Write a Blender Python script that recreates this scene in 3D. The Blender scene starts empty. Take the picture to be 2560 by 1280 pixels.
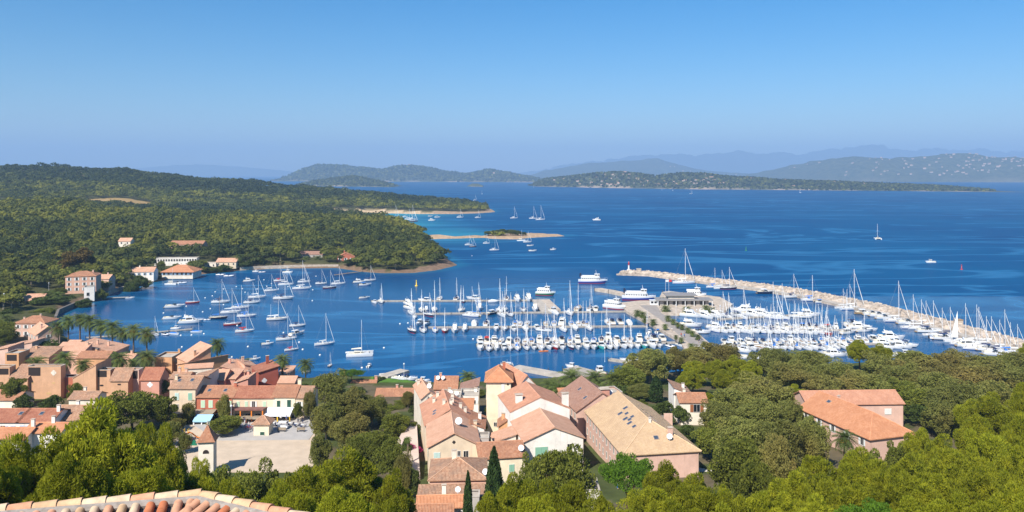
import bpy, math, random
import numpy as np
from mathutils import Vector, Matrix
R = math.radians
rnd = random.Random(11)
rng = np.random.default_rng(5)
S = bpy.context.scene
COL = S.collection
# ------------------------------------------------------------------ camera, sky, sun, exposure
H, F, CX, Y0 = 72.0, 2000.0, 1280.0, 434.0      # eye height, focal length in photo pixels, principal column, horizon row
cd = bpy.data.cameras.new('camera'); cam = bpy.data.objects.new('camera', cd); COL.objects.link(cam)
cam.location = (0, 0, H); cam.rotation_euler = (R(90), 0, 0)
cd.sensor_width = 36.0; cd.lens = 36.0*F/2560.0; cd.shift_y = -(640.0-Y0)/2560.0
cd.clip_start = 0.5; cd.clip_end = 60000.0
S.camera = cam
SUN_EL, SUN_AZ = 44.0, 210.0                     # azimuth clockwise from +Y (the view direction)
w = bpy.data.worlds.new('World'); S.world = w; w.use_nodes = True
nt = w.node_tree; bg = nt.nodes['Background']
sky = nt.nodes.new('ShaderNodeTexSky'); sky.sky_type = 'NISHITA'; sky.sun_disc = False
sky.sun_elevation = R(SUN_EL); sky.sun_rotation = R(SUN_AZ)
sky.altitude = 300; sky.air_density = 1.0; sky.dust_density = 0.6; sky.ozone_density = 4.0
hs = nt.nodes.new('ShaderNodeHueSaturation'); hs.inputs['Saturation'].default_value = 1.48
nt.links.new(sky.outputs[0], hs.inputs['Color']); nt.links.new(hs.outputs[0], bg.inputs['Color'])
bg.inputs['Strength'].default_value = 0.078
ld = bpy.data.lights.new('sun', 'SUN'); ld.energy = 4.6; ld.angle = R(0.55); ld.color = (1.0, 0.955, 0.88)
sun = bpy.data.objects.new('sun', ld); COL.objects.link(sun)
sun_dir = Vector((math.sin(R(SUN_AZ))*math.cos(R(SUN_EL)), math.cos(R(SUN_AZ))*math.cos(R(SUN_EL)), math.sin(R(SUN_EL))))
sun.rotation_euler = sun_dir.to_track_quat('Z', 'Y').to_euler(); sun.location = (0, 0, 500)
S.view_settings.view_transform = 'Standard'; S.view_settings.look = 'None'
S.view_settings.gamma = 1.0; S.view_settings.exposure = 0.8
S.cycles.max_bounces = 6; S.cycles.diffuse_bounces = 3; S.cycles.glossy_bounces = 3; S.cycles.transparent_max_bounces = 8
S.cycles.volume_bounces = 1; S.cycles.transmission_bounces = 4
S.cycles.use_denoising = True
S.cycles.caustics_reflective = False; S.cycles.caustics_refractive = False

# ------------------------------------------------------------------ helpers
def W(px, py, z=0.0):
    d = (H-z)*F/(py-Y0); return ((px-CX)*d/F, d, z)
def XD(px, d): return (px-CX)*d/F
def ZD(py, d): return H-(py-Y0)/F*d
KIDS = {}
def link(o, parent=None):
    COL.objects.link(o)
    if parent is not None:
        o.parent = parent; KIDS.setdefault(parent.name, []).append(o)
    return o
def tag(o, label=None, cat=None, group=None, kind=None):
    if label: o['label'] = label
    if cat: o['category'] = cat
    if group: o['group'] = group
    if kind: o['kind'] = kind
    return o
def thing(name, label, cat, loc=(0, 0, 0), rz=0.0, group=None):
    o = bpy.data.objects.new(name, None); o.empty_display_size = 0.5
    o.location = loc; o.rotation_euler = (0, 0, rz); link(o)
    return tag(o, label, cat, group)
def copy_tree(o, parent=None):
    c = o.copy(); link(c, parent)
    if parent is not None: c.matrix_parent_inverse = o.matrix_parent_inverse
    for k in KIDS.get(o.name, []): copy_tree(k, c)
    return c
class MB:
    """collects faces for ONE mesh object"""
    def __init__(s): s.v = []; s.f = []; s.m = []; s.uv = {}
    def poly(s, pts, mi=0, uv=None):
        n = len(s.v); s.v += [tuple(p) for p in pts]; s.f.append(tuple(range(n, n+len(pts)))); s.m.append(mi)
        if uv: s.uv[len(s.f)-1] = uv
    def box(s, x0, y0, z0, x1, y1, z1, mi=0, bottom=True):
        n = len(s.v)
        s.v += [(x0,y0,z0),(x1,y0,z0),(x1,y1,z0),(x0,y1,z0),(x0,y0,z1),(x1,y0,z1),(x1,y1,z1),(x0,y1,z1)]
        q = [(4,5,6,7),(0,1,5,4),(1,2,6,5),(2,3,7,6),(3,0,4,7)] + ([(3,2,1,0)] if bottom else [])
        for a in q: s.f.append(tuple(n+i for i in a)); s.m.append(mi)
    def rings(s, rings, mi=0, caps=True, closed=True):
        n = len(s.v); k = len(rings[0])
        for r in rings: s.v += [tuple(p) for p in r]
        for i in range(len(rings)-1):
            for j in range(k if closed else k-1):
                a = n+i*k+j; b = n+i*k+(j+1) % k
                s.f.append((a, b, b+k, a+k)); s.m.append(mi)
        if caps:
            s.f.append(tuple(n+j for j in reversed(range(k)))); s.m.append(mi)
            s.f.append(tuple(n+(len(rings)-1)*k+j for j in range(k))); s.m.append(mi)
    def tube(s, p0, p1, r0, r1=None, n=6, mi=0):
        r1 = r0 if r1 is None else r1
        a = Vector(p0); b = Vector(p1); d = (b-a).normalized()
        u = d.orthogonal().normalized(); v = d.cross(u)
        ring = lambda c, r: [c+(u*math.cos(2*math.pi*i/n)+v*math.sin(2*math.pi*i/n))*r for i in range(n)]
        s.rings([ring(a, r0), ring(b, r1)], mi)
    def lathe(s, prof, n=12, mi=0, c=(0, 0, 0)):
        s.rings([[(c[0]+r*math.cos(2*math.pi*i/n), c[1]+r*math.sin(2*math.pi*i/n), c[2]+z) for i in range(n)] for r, z in prof], mi)
    def build(s, name, mats, parent=None, smooth=False, loc=None):
        me = bpy.data.meshes.new(name); me.from_pydata(s.v, [], s.f)
        for m in (mats if isinstance(mats, (list, tuple)) else [mats]): me.materials.append(m)
        if any(s.m): me.polygons.foreach_set('material_index', s.m)
        if s.uv:
            ul = me.uv_layers.new(name='UVMap')
            for fi, uv in s.uv.items():
                p = me.polygons[fi]
                for k, li in enumerate(p.loop_indices): ul.data[li].uv = uv[k]
        if smooth: me.polygons.foreach_set('use_smooth', [True]*len(me.polygons))
        me.update()
        o = bpy.data.objects.new(name, me); link(o, parent)
        if loc: o.location = loc
        return o
def np_mesh(name, verts, k, mat, smooth=False):
    """verts (n*k,3): n separate k-gons"""
    n = len(verts)//k; me = bpy.data.meshes.new(name)
    me.vertices.add(n*k); me.vertices.foreach_set('co', np.ascontiguousarray(verts, dtype=np.float32).ravel())
    me.loops.add(n*k); me.loops.foreach_set('vertex_index', np.arange(n*k, dtype=np.int32))
    me.polygons.add(n); me.polygons.foreach_set('loop_start', np.arange(0, n*k, k, dtype=np.int32))
    me.polygons.foreach_set('loop_total', np.full(n, k, dtype=np.int32))
    if smooth: me.polygons.foreach_set('use_smooth', np.ones(n, dtype=bool))
    me.materials.append(mat); me.update(calc_edges=True); return me
def grid_mesh(name, P, mat, smooth=True):
    nr, nc = P.shape[:2]; me = bpy.data.meshes.new(name)
    me.vertices.add(nr*nc); me.vertices.foreach_set('co', P.reshape(-1).astype(np.float32))
    i, j = np.meshgrid(np.arange(nr-1), np.arange(nc-1), indexing='ij')
    a = (i*nc+j).ravel(); q = np.stack([a, a+1, a+nc+1, a+nc], 1).astype(np.int32)
    n = len(q); me.loops.add(n*4); me.loops.foreach_set('vertex_index', q.ravel())
    me.polygons.add(n); me.polygons.foreach_set('loop_start', np.arange(0, n*4, 4, dtype=np.int32))
    me.polygons.foreach_set('loop_total', np.full(n, 4, dtype=np.int32))
    if smooth: me.polygons.foreach_set('use_smooth', np.ones(n, dtype=bool))
    if mat: me.materials.append(mat)
    me.update(calc_edges=True); return me

# ------------------------------------------------------------------ materials
def N(nt, t, **kw):
    n = nt.nodes.new(t)
    for k, v in kw.items(): setattr(n, k, v)
    return n
def newmat(name):
    m = bpy.data.materials.new(name); m.use_nodes = True
    return m, m.node_tree, m.node_tree.nodes['Principled BSDF']
def mixc(nt, fac, a, b):
    n = N(nt, 'ShaderNodeMix', data_type='RGBA')
    for i, x in ((0, fac), (6, a), (7, b)):
        if isinstance(x, bpy.types.NodeSocket): nt.links.new(x, n.inputs[i])
        else: n.inputs[i].default_value = x if i == 0 else (*x[:3], 1)
    return n.outputs[2]
def noise(nt, scale, detail=3, vec=None, rough=0.55):
    n = N(nt, 'ShaderNodeTexNoise'); n.inputs['Scale'].default_value = scale; n.inputs['Detail'].default_value = detail
    n.inputs['Roughness'].default_value = rough
    if vec is not None: nt.links.new(vec, n.inputs['Vector'])
    return n.outputs['Fac']
def ramp(nt, fac, lo, hi):
    n = N(nt, 'ShaderNodeMapRange'); n.inputs[1].default_value = lo; n.inputs[2].default_value = hi
    nt.links.new(fac, n.inputs[0]); return n.outputs[0]
def objco(nt): return N(nt, 'ShaderNodeTexCoord').outputs['Object']
def geopos(nt): return N(nt, 'ShaderNodeNewGeometry').outputs['Position']
def mat(name, col, rough=0.6, var=0.0, scale=1.0, spec=0.3, metal=0.0, stain=None):
    m, t, p = newmat(name)
    p.inputs['Roughness'].default_value = rough; p.inputs['Specular IOR Level'].default_value = spec
    p.inputs['Metallic'].default_value = metal
    if var:
        lo = [c*(1-var) for c in col]; hi = [min(1, c*(1+var)) for c in col]
        c = mixc(t, ramp(t, noise(t, scale, 4, geopos(t)), 0.3, 0.7), lo, hi)
        if stain: c = mixc(t, ramp(t, noise(t, scale*0.35, 5, geopos(t), 0.7), 0.55, 0.8), c, stain)
        t.links.new(c, p.inputs['Base Color'])
    else: p.inputs['Base Color'].default_value = (*col, 1)
    return m
def stucco(name, col):
    m, t, p = newmat(name); p.inputs['Roughness'].default_value = 0.9; p.inputs['Specular IOR Level'].default_value = 0.1
    pos = geopos(t)
    c = mixc(t, ramp(t, noise(t, 0.35, 5, pos, 0.65), 0.3, 0.72), [x*0.80 for x in col], [min(1, x*1.08) for x in col])
    mp = N(t, 'ShaderNodeMapping'); mp.inputs['Scale'].default_value = (1.6, 1.6, 0.12); t.links.new(pos, mp.inputs['Vector'])
    c = mixc(t, ramp(t, noise(t, 1.0, 4, mp.outputs[0], 0.7), 0.56, 0.82), c, [x*0.66 for x in col])
    t.links.new(c, p.inputs['Base Color'])
    b = N(t, 'ShaderNodeBump'); b.inputs['Strength'].default_value = 0.25; b.inputs['Distance'].default_value = 0.03
    t.links.new(noise(t, 6, 3, pos), b.inputs['Height']); t.links.new(b.outputs[0], p.inputs['Normal'])
    return m
def tiles(name, *cols, pitch=0.24, row=0.38):
    """canal tiles: barrel relief across u, per-tile colour, courses along v"""
    m, t, p = newmat(name); p.inputs['Roughness'].default_value = 0.85; p.inputs['Specular IOR Level'].default_value = 0.15
    uv = N(t, 'ShaderNodeUVMap').outputs[0]
    sc = N(t, 'ShaderNodeVectorMath', operation='DIVIDE'); t.links.new(uv, sc.inputs[0]); sc.inputs[1].default_value = (pitch, row, 1)
    fl = N(t, 'ShaderNodeVectorMath', operation='FLOOR'); t.links.new(sc.outputs[0], fl.inputs[0])
    wn = N(t, 'ShaderNodeTexWhiteNoise', noise_dimensions='2D'); t.links.new(fl.outputs[0], wn.inputs['Vector'])
    c = mixc(t, wn.outputs['Value'], cols[0], cols[1])
    c = mixc(t, ramp(t, noise(t, 0.5, 5, geopos(t), 0.7), 0.42, 0.75), c, cols[2])
    sx = N(t, 'ShaderNodeSeparateXYZ'); t.links.new(sc.outputs[0], sx.inputs[0])
    mu = N(t, 'ShaderNodeMath', operation='MULTIPLY'); t.links.new(sx.outputs[0], mu.inputs[0]); mu.inputs[1].default_value = 2*math.pi
    sn = N(t, 'ShaderNodeMath', operation='SINE'); t.links.new(mu.outputs[0], sn.inputs[0])
    fr = N(t, 'ShaderNodeMath', operation='FRACT'); t.links.new(sx.outputs[1], fr.inputs[0])
    ad = N(t, 'ShaderNodeMath', operation='MULTIPLY_ADD'); t.links.new(fr.outputs[0], ad.inputs[0]); ad.inputs[1].default_value = 0.5; t.links.new(sn.outputs[0], ad.inputs[2])
    b = N(t, 'ShaderNodeBump'); b.inputs['Strength'].default_value = 0.8; b.inputs['Distance'].default_value = 0.06
    t.links.new(ad.outputs[0], b.inputs['Height']); t.links.new(b.outputs[0], p.inputs['Normal'])
    t.links.new(c, p.inputs['Base Color'])
    return m
def leafmat(name, dark, light, other, trans=0.3, scale=0.6):
    m, t, p = newmat(name); out = t.nodes['Material Output']
    p.inputs['Roughness'].default_value = 0.75; p.inputs['Specular IOR Level'].default_value = 0.12
    oi = N(t, 'ShaderNodeObjectInfo')
    c = mixc(t, ramp(t, noise(t, scale, 3, geopos(t)), 0.32, 0.68), dark, light)
    c = mixc(t, ramp(t, noise(t, 0.045, 2, geopos(t)), 0.45, 0.75), c, other)
    v = N(t, 'ShaderNodeHueSaturation'); rr = ramp(t, oi.outputs['Random'], 0, 1); rr.node.inputs[3].default_value = 0.78; rr.node.inputs[4].default_value = 1.22
    t.links.new(rr, v.inputs['Value']); t.links.new(c, v.inputs['Color']); c = v.outputs[0]
    t.links.new(c, p.inputs['Base Color'])
    tr = N(t, 'ShaderNodeBsdfTranslucent'); t.links.new(c, tr.inputs['Color'])
    mx = N(t, 'ShaderNodeMixShader'); mx.inputs[0].default_value = trans
    t.links.new(p.outputs[0], mx.inputs[1]); t.links.new(tr.outputs[0], mx.inputs[2]); t.links.new(mx.outputs[0], out.inputs['Surface'])
    return m
M = {}
M['white'] = mat('white_gelcoat', (0.70, 0.70, 0.69), 0.3, spec=0.5)
M['cream'] = mat('cream_gelcoat', (0.66, 0.60, 0.47), 0.4)
M['deck'] = mat('deck_grey', (0.50, 0.49, 0.47), 0.7)
M['teak'] = mat('teak', (0.33, 0.22, 0.12), 0.7, 0.2, 3)
M['navy'] = mat('navy_paint', (0.015, 0.025, 0.06), 0.25, spec=0.5)
M['blue'] = mat('blue_paint', (0.02, 0.07, 0.32), 0.35, spec=0.5)
M['redp'] = mat('red_paint', (0.36, 0.02, 0.02), 0.35, spec=0.5)
M['green'] = mat('green_paint', (0.0, 0.16, 0.07), 0.35, spec=0.5)
M['teal'] = mat('teal_paint', (0.06, 0.42, 0.38), 0.4)
M['black'] = mat('black_rubber', (0.02, 0.02, 0.022), 0.6)
M['glass'] = mat('dark_glass', (0.012, 0.016, 0.02), 0.08, spec=0.6)
M['alu'] = mat('mast_alloy', (0.72, 0.72, 0.72), 0.45)
M['wire'] = mat('rigging_wire', (0.25, 0.25, 0.26), 0.5)
M['tarpb'] = mat('blue_canvas', (0.03, 0.16, 0.50), 0.8, 0.15, 2)
M['tarpn'] = mat('navy_canvas', (0.02, 0.03, 0.09), 0.8, 0.2, 2)
M['tarpr'] = mat('red_canvas', (0.45, 0.03, 0.02), 0.8, 0.15, 2)
M['tarpw'] = mat('pale_canvas', (0.62, 0.62, 0.60), 0.85, 0.1, 2)
M['sail'] = mat('sail_cloth', (0.80, 0.79, 0.75), 0.8)
M['orange'] = mat('orange_plastic', (0.75, 0.22, 0.03), 0.5)
M['yellow'] = mat('yellow_paint', (0.75, 0.48, 0.04), 0.5)
M['fender'] = mat('fender', (0.75, 0.75, 0.78), 0.5)
M['conc'] = mat('concrete', (0.42, 0.37, 0.31), 0.9, 0.2, 0.4, 0.1)
M['pont'] = mat('pontoon_boards', (0.36, 0.32, 0.27), 0.9, 0.25, 1.2, 0.1)
M['stone'] = mat('quay_stone', (0.46, 0.38, 0.30), 0.95, 0.25, 0.5, 0.1)
M['rock'] = mat('rubble_rock', (0.42, 0.345, 0.275), 0.95, 0.4, 0.35, 0.1)
M['bark'] = mat('bark', (0.13, 0.085, 0.06), 0.95, 0.3, 3, 0.05)
M['palebark'] = mat('pale_bark', (0.30, 0.25, 0.19), 0.95, 0.3, 3, 0.05)
M['iron'] = mat('dark_iron', (0.05, 0.05, 0.05), 0.6)
# ------------------------------------------------------------------ the ground and the sea
def to_world(px): return [W(a, b)[:2] for a, b in px]
SHORE = [(2620,868),(2540,890),(2450,897),(2250,906),(1950,922),(1750,930),(1560,945),(1400,950),(1200,962),(1080,965),(960,950),(860,945),(780,952),(700,945),
 (560,935),(420,900),(300,872),(200,862),(150,835),(140,800),(150,783),(190,765),(267,738),(300,725),(352,713),(422,697),(510,685),(598,676),(703,671),(844,670),
 (911,680),(960,683),(1034,682),(1094,675),(1143,663),(1105,640),(1080,613),(1066,598),(1210,594.2),(1232,597),(1290,598),(1330,594),(1425,589.5),(1330,584.5),(1225,588),
 (1200,592.5),(1066,594),(1020,572),(950,556),(880,545),(820,539),(820,534),(925,532),(1052,535),(1140,535),(1200,533),(1238,530),(1230,524),(1180,515),(1000,505),(740,490),(300,480),(-900,480)]
LAND = to_world(SHORE) + [(-2600, 1500), (-1500, 300), (-1500, -300), (1800, -300), (1800, 345), (420, 345)]
LA = np.array(LAND)
def sdf(X, Y):
    x = np.asarray(X, float).ravel(); y = np.asarray(Y, float).ravel()
    d2 = np.full(x.shape, 1e18); ins = np.zeros(x.shape, bool)
    n = len(LA)
    for i in range(n):
        ax, ay = LA[i]; bx, by = LA[(i+1) % n]; ex, ey = bx-ax, by-ay; L = ex*ex+ey*ey+1e-9
        t = np.clip(((x-ax)*ex+(y-ay)*ey)/L, 0, 1)
        d2 = np.minimum(d2, (x-ax-t*ex)**2+(y-ay-t*ey)**2)
        c = ((ay > y) != (by > y)) & (x < (bx-ax)*(y-ay)/((by-ay) if by != ay else 1e-9)+ax)
        ins ^= c
    s = np.where(ins, 1, -1)*np.sqrt(d2)
    return s.reshape(np.shape(X))
TU = np.array([-700,0,150,290,400,500,600,740,900,1060,1240,1500], float)
TD = np.array([380,450,500,560,640,800,1000,1120,1300,1500,1700,1900,2200,3200], float)
TB = np.array([
 [5,8,10,12,14,24,36,20,22,40,62,69,58,20],
 [2,4,6,8,10,19,30,15,18,38,62,77,62,20],
 [2,3,4,5,8,18,30,13,17,36,62,81,64,20],
 [2,3,4,5,7,16,21,12,19,34,58,78,64,20],
 [1,1,1,1,8,15,20,8,11,24,46,66,52,20],
 [1,1,1,1,7,12,18,7,9,20,38,54,44,15],
 [1,1,1,1,6,12,17,6,8,17,32,47,40,12],
 [1,1,1,1,5,12,14,5,7,13,28,35,28,8],
 [1,1,1,1,4,12,11,3,4,10,20,21,14,3],
 [1,1,1,1,4,6,5,2,2,6,10,8,4,1],
 [1,1,1,1,2,2,2,1,1,2,3,2,1,1],
 [1,1,1,1,1,1.5,1.5,1,1,1,1,1,1,1]], float)
GD = np.array([-400,0,20,40,60,80,100,115,135,160,180,206,240,270,300,340,380], float)
GZ = np.array([58,60,58,50,40,30,21,16.5,12.5,10,8.5,7.5,5,3,1.9,1.7,1.7], float)
def vnoise(x, y, s, seed=0):
    x = x/s; y = y/s; xi = np.floor(x); yi = np.floor(y); fx = x-xi; fy = y-yi
    h = lambda a, b: np.modf(np.abs(np.sin(a*127.1+b*311.7+seed*74.7)*43758.5453))[0]
    fx = fx*fx*(3-2*fx); fy = fy*fy*(3-2*fy)
    return (h(xi, yi)*(1-fx)+h(xi+1, yi)*fx)*(1-fy)+(h(xi, yi+1)*(1-fx)+h(xi+1, yi+1)*fx)*fy
def ground(X, Y, sd=None):
    X = np.asarray(X, float); Y = np.asarray(Y, float)
    D = np.maximum(Y, 1.0); u = np.clip(X/D*F+CX, -700, 1500)
    g = np.interp(Y, GD, GZ)
    ui = np.clip(np.searchsorted(TU, u)-1, 0, len(TU)-2); di = np.clip(np.searchsorted(TD, D)-1, 0, len(TD)-2)
    fu = (u-TU[ui])/(TU[ui+1]-TU[ui]); fd = np.clip((D-TD[di])/(TD[di+1]-TD[di]), 0, 1)
    fu = fu*fu*(3-2*fu)
    t = (TB[ui, di]*(1-fu)+TB[ui+1, di]*fu)*(1-fd)+(TB[ui, di+1]*(1-fu)+TB[ui+1, di+1]*fu)*fd
    k = np.clip((D-340)/60, 0, 1); h = g*(1-k)+t*k
    h = h*(1+(0.16*vnoise(X, Y, 90, 3)-0.08)*np.clip((Y-330)/60, 0, 1))
    h = np.where((np.abs(X+68) < 27) & (Y > 164) & (Y < 216), 8.62+0*h, h)
    if sd is None: sd = sdf(X, Y)
    return np.where(sd > 0, np.minimum(h, 0.15+0.42*sd), np.maximum(-6, 0.25*sd-0.1))
def gz(x, y): return float(ground(np.array([x]), np.array([y]))[0])
ang = np.tan(np.linspace(R(-50), R(50), 480)); dd = np.concatenate([np.linspace(-40, 28, 12), np.geomspace(32, 3400, 430)])
TX = np.where(dd[:, None] > 30, ang[None, :]*dd[:, None], ang[None, :]*60.0*np.ones_like(dd)[:, None]); TY = np.repeat(dd[:, None], len(ang), 1)
SD = sdf(TX, TY); TZ = ground(TX, TY, SD)
g_m, t, p = newmat('ground_earth'); p.inputs['Roughness'].default_value = 0.95; p.inputs['Specular IOR Level'].default_value = 0.05
at = N(t, 'ShaderNodeAttribute', attribute_name='soil')
gn = ramp(t, noise(t, 0.25, 5, geopos(t), 0.65), 0.3, 0.7); gn.node.inputs[3].default_value = 0.7; gn.node.inputs[4].default_value = 1.2
gv = N(t, 'ShaderNodeHueSaturation'); t.links.new(at.outputs['Color'], gv.inputs['Color']); t.links.new(gn, gv.inputs['Value']); t.links.new(gv.outputs[0], p.inputs['Base Color'])
me = grid_mesh('ground', np.stack([TX, TY, TZ], -1), g_m)
UU = TX/np.maximum(TY, 1)*F+CX
soil = np.empty(TX.shape+(4,)); soil[..., :3] = (0.075, 0.075, 0.03); soil[..., 3] = 1
vn = vnoise(TX, TY, 9, 5)*.6+vnoise(TX, TY, 3.5, 6)*.4; low = TY < 345
soil[low, :3] = np.where(vn[low][:, None] > .5, np.array([0.07, 0.085, 0.028]), np.array([0.13, 0.105, 0.062]))
rockz = (SD < 5) & (SD > -12) & (TY > 420); soil[rockz, :3] = (0.19, 0.125, 0.08)
sandz = (TY > 840) & (SD < 13) & (SD > -30) & (UU > 800) & (UU < 1235); soil[sandz, :3] = (0.52, 0.38, 0.23)
hr = (TY < 720) & (TY > 560) & (UU > 1035) & (SD < 10); soil[hr, :3] = (0.22, 0.145, 0.095)
spit = (TY > 860) & (TY < 960) & (UU > 1050) & (UU < 1450); soil[spit, :3] = (0.42, 0.29, 0.18)
tip = (TY > 1350) & (UU > 1085) & (UU < 1250) & (SD < 16); soil[tip, :3] = (0.36, 0.25, 0.16)
field = ((UU-300)/95)**2+((TY-1375)/70)**2 < 1; soil[field, :3] = (0.36, 0.24, 0.10)
def is_field(u, d): return ((u-300)/95)**2+((d-1375)/70)**2 < 1
bw = ((UU-214)/22)**2+((TY-1840)/75)**2 < 1; soil[bw, :3] = (0.32, 0.25, 0.20)
grassz = (TY > 262) & (TY < 300) & (UU > 930) & (UU < 1075); soil[grassz, :3] = (0.10, 0.20, 0.03)
a = me.attributes.new('soil', 'FLOAT_COLOR', 'POINT'); a.data.foreach_set('color', soil.reshape(-1).astype(np.float32))
tag(link(bpy.data.objects.new('ground', me)), 'wooded earth and sandy shore of the island under the village', kind='structure')

# sea: one sheet to the horizon; pale sandy bottom shows in the shallow coves
s_m, t, p = newmat('sea_water')
pos = geopos(t)
at = N(t, 'ShaderNodeAttribute', attribute_name='shallow')
mp = N(t, 'ShaderNodeMapping'); mp.inputs['Scale'].default_value = (0.0021, 0.0068, 1); mp.inputs['Rotation'].default_value = (0, 0, R(20)); t.links.new(pos, mp.inputs['Vector'])
wv = N(t, 'ShaderNodeTexNoise'); wv.inputs['Scale'].default_value = 1.0; wv.inputs['Detail'].default_value = 4; wv.inputs['Distortion'].default_value = 2.2; t.links.new(mp.outputs[0], wv.inputs['Vector'])
slick = N(t, 'ShaderNodeValToRGB'); e = slick.color_ramp.elements; e[0].position = 0.525; e[0].color = (0, 0, 0, 1); e[1].position = 0.56; e[1].color = (1, 1, 1, 1)
e2 = slick.color_ramp.elements.new(0.60); e2.color = (0, 0, 0, 1); t.links.new(wv.outputs['Fac'], slick.inputs[0])
deep = mixc(t, ramp(t, noise(t, 0.004, 5, pos, 0.65), 0.32, 0.68), (0.0, 0.050, 0.155), (0.0, 0.077, 0.195))
deep = mixc(t, slick.outputs[0], deep, (0.018, 0.128, 0.275))
c = mixc(t, at.outputs['Fac'], deep, (0.03, 0.25, 0.33))
mp2 = N(t, 'ShaderNodeMapping'); mp2.inputs['Scale'].default_value = (0.16, 0.42, 1); t.links.new(pos, mp2.inputs['Vector'])
nn = N(t, 'ShaderNodeMath', operation='MULTIPLY_ADD'); t.links.new(noise(t, 1.0, 5, mp2.outputs[0], 0.62), nn.inputs[0]); nn.inputs[1].default_value = 1.0
mp3 = N(t, 'ShaderNodeMapping'); mp3.inputs['Scale'].default_value = (0.018, 0.06, 1); t.links.new(pos, mp3.inputs['Vector'])
t.links.new(noise(t, 1.0, 3, mp3.outputs[0]), nn.inputs[2])
b = N(t, 'ShaderNodeBump'); b.inputs['Distance'].default_value = 0.6
calm = N(t, 'ShaderNodeAttribute', attribute_name='calm')
st = ramp(t, calm.outputs['Fac'], 0, 1); st.node.inputs[3].default_value = 0.75; st.node.inputs[4].default_value = 0.14
sp = ramp(t, calm.outputs['Fac'], 0, 1); sp.node.inputs[3].default_value = 0.075; sp.node.inputs[4].default_value = 0.34
t.links.new(st, b.inputs['Strength'])
t.links.new(nn.outputs[0], b.inputs['Height']); # diffuse body of the water under a surface reflection that ruffled water keeps below a third
t.nodes.remove(p); df = N(t, 'ShaderNodeBsdfDiffuse'); t.links.new(c, df.inputs['Color']); t.links.new(b.outputs[0], df.inputs['Normal'])
gl = N(t, 'ShaderNodeBsdfGlossy'); gl.inputs['Roughness'].default_value = 0.14; t.links.new(b.outputs[0], gl.inputs['Normal'])
fr = N(t, 'ShaderNodeFresnel'); fr.inputs['IOR'].default_value = 1.333
mn = N(t, 'ShaderNodeMath', operation='MINIMUM'); t.links.new(fr.outputs[0], mn.inputs[0]); t.links.new(sp, mn.inputs[1])
mx = N(t, 'ShaderNodeMixShader'); t.links.new(mn.outputs[0], mx.inputs[0]); t.links.new(df.outputs[0], mx.inputs[1]); t.links.new(gl.outputs[0], mx.inputs[2]); t.links.new(mx.outputs[0], t.nodes['Material Output'].inputs['Surface'])
ang2 = np.tan(np.linspace(R(-55), R(55), 420)); d2 = np.concatenate([np.geomspace(170, 3600, 330), np.geomspace(3750, 24500, 30)])
WX = ang2[None, :]*d2[:, None]; WY = np.repeat(d2[:, None], len(ang2), 1)
wsd = -sdf(WX, WY); wu = WX/WY*F+CX
sh = np.clip(1-wsd/14, 0, 1)*0.5
cove = np.exp(-((wu-960)/170)**2)*np.clip((WY-1000)/120, 0, 1)*np.clip((1500-WY)/60, 0, 1)*np.clip(1.15-wsd/150, 0, 1)
cove2 = np.exp(-((wu-1140)/110)**2)*np.exp(-((WY-960)/110)**2)*np.clip(1.2-wsd/110, 0, 1)*0.75
shal = np.clip(np.maximum.reduce([sh*(WY > 380)*0.5, cove*0.8, cove2]), 0, 1)*(0.8+0.4*vnoise(WX, WY, 60, 9))
calmv = np.clip(1-np.maximum(WY-480, 0)/160, 0, 1)*np.where((WX > 70) & (WY > 470), 0.0, 1.0)
me = grid_mesh('sea', np.stack([WX, WY, np.zeros_like(WX)], -1), s_m)
for nm, ar in (('shallow', shal), ('calm', calmv)):
    a = me.attributes.new(nm, 'FLOAT', 'POINT'); a.data.foreach_set('value', ar.reshape(-1).astype(np.float32))
tag(link(bpy.data.objects.new('sea', me)), 'deep blue sea with pale current bands and turquoise coves', kind='structure')

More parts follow.
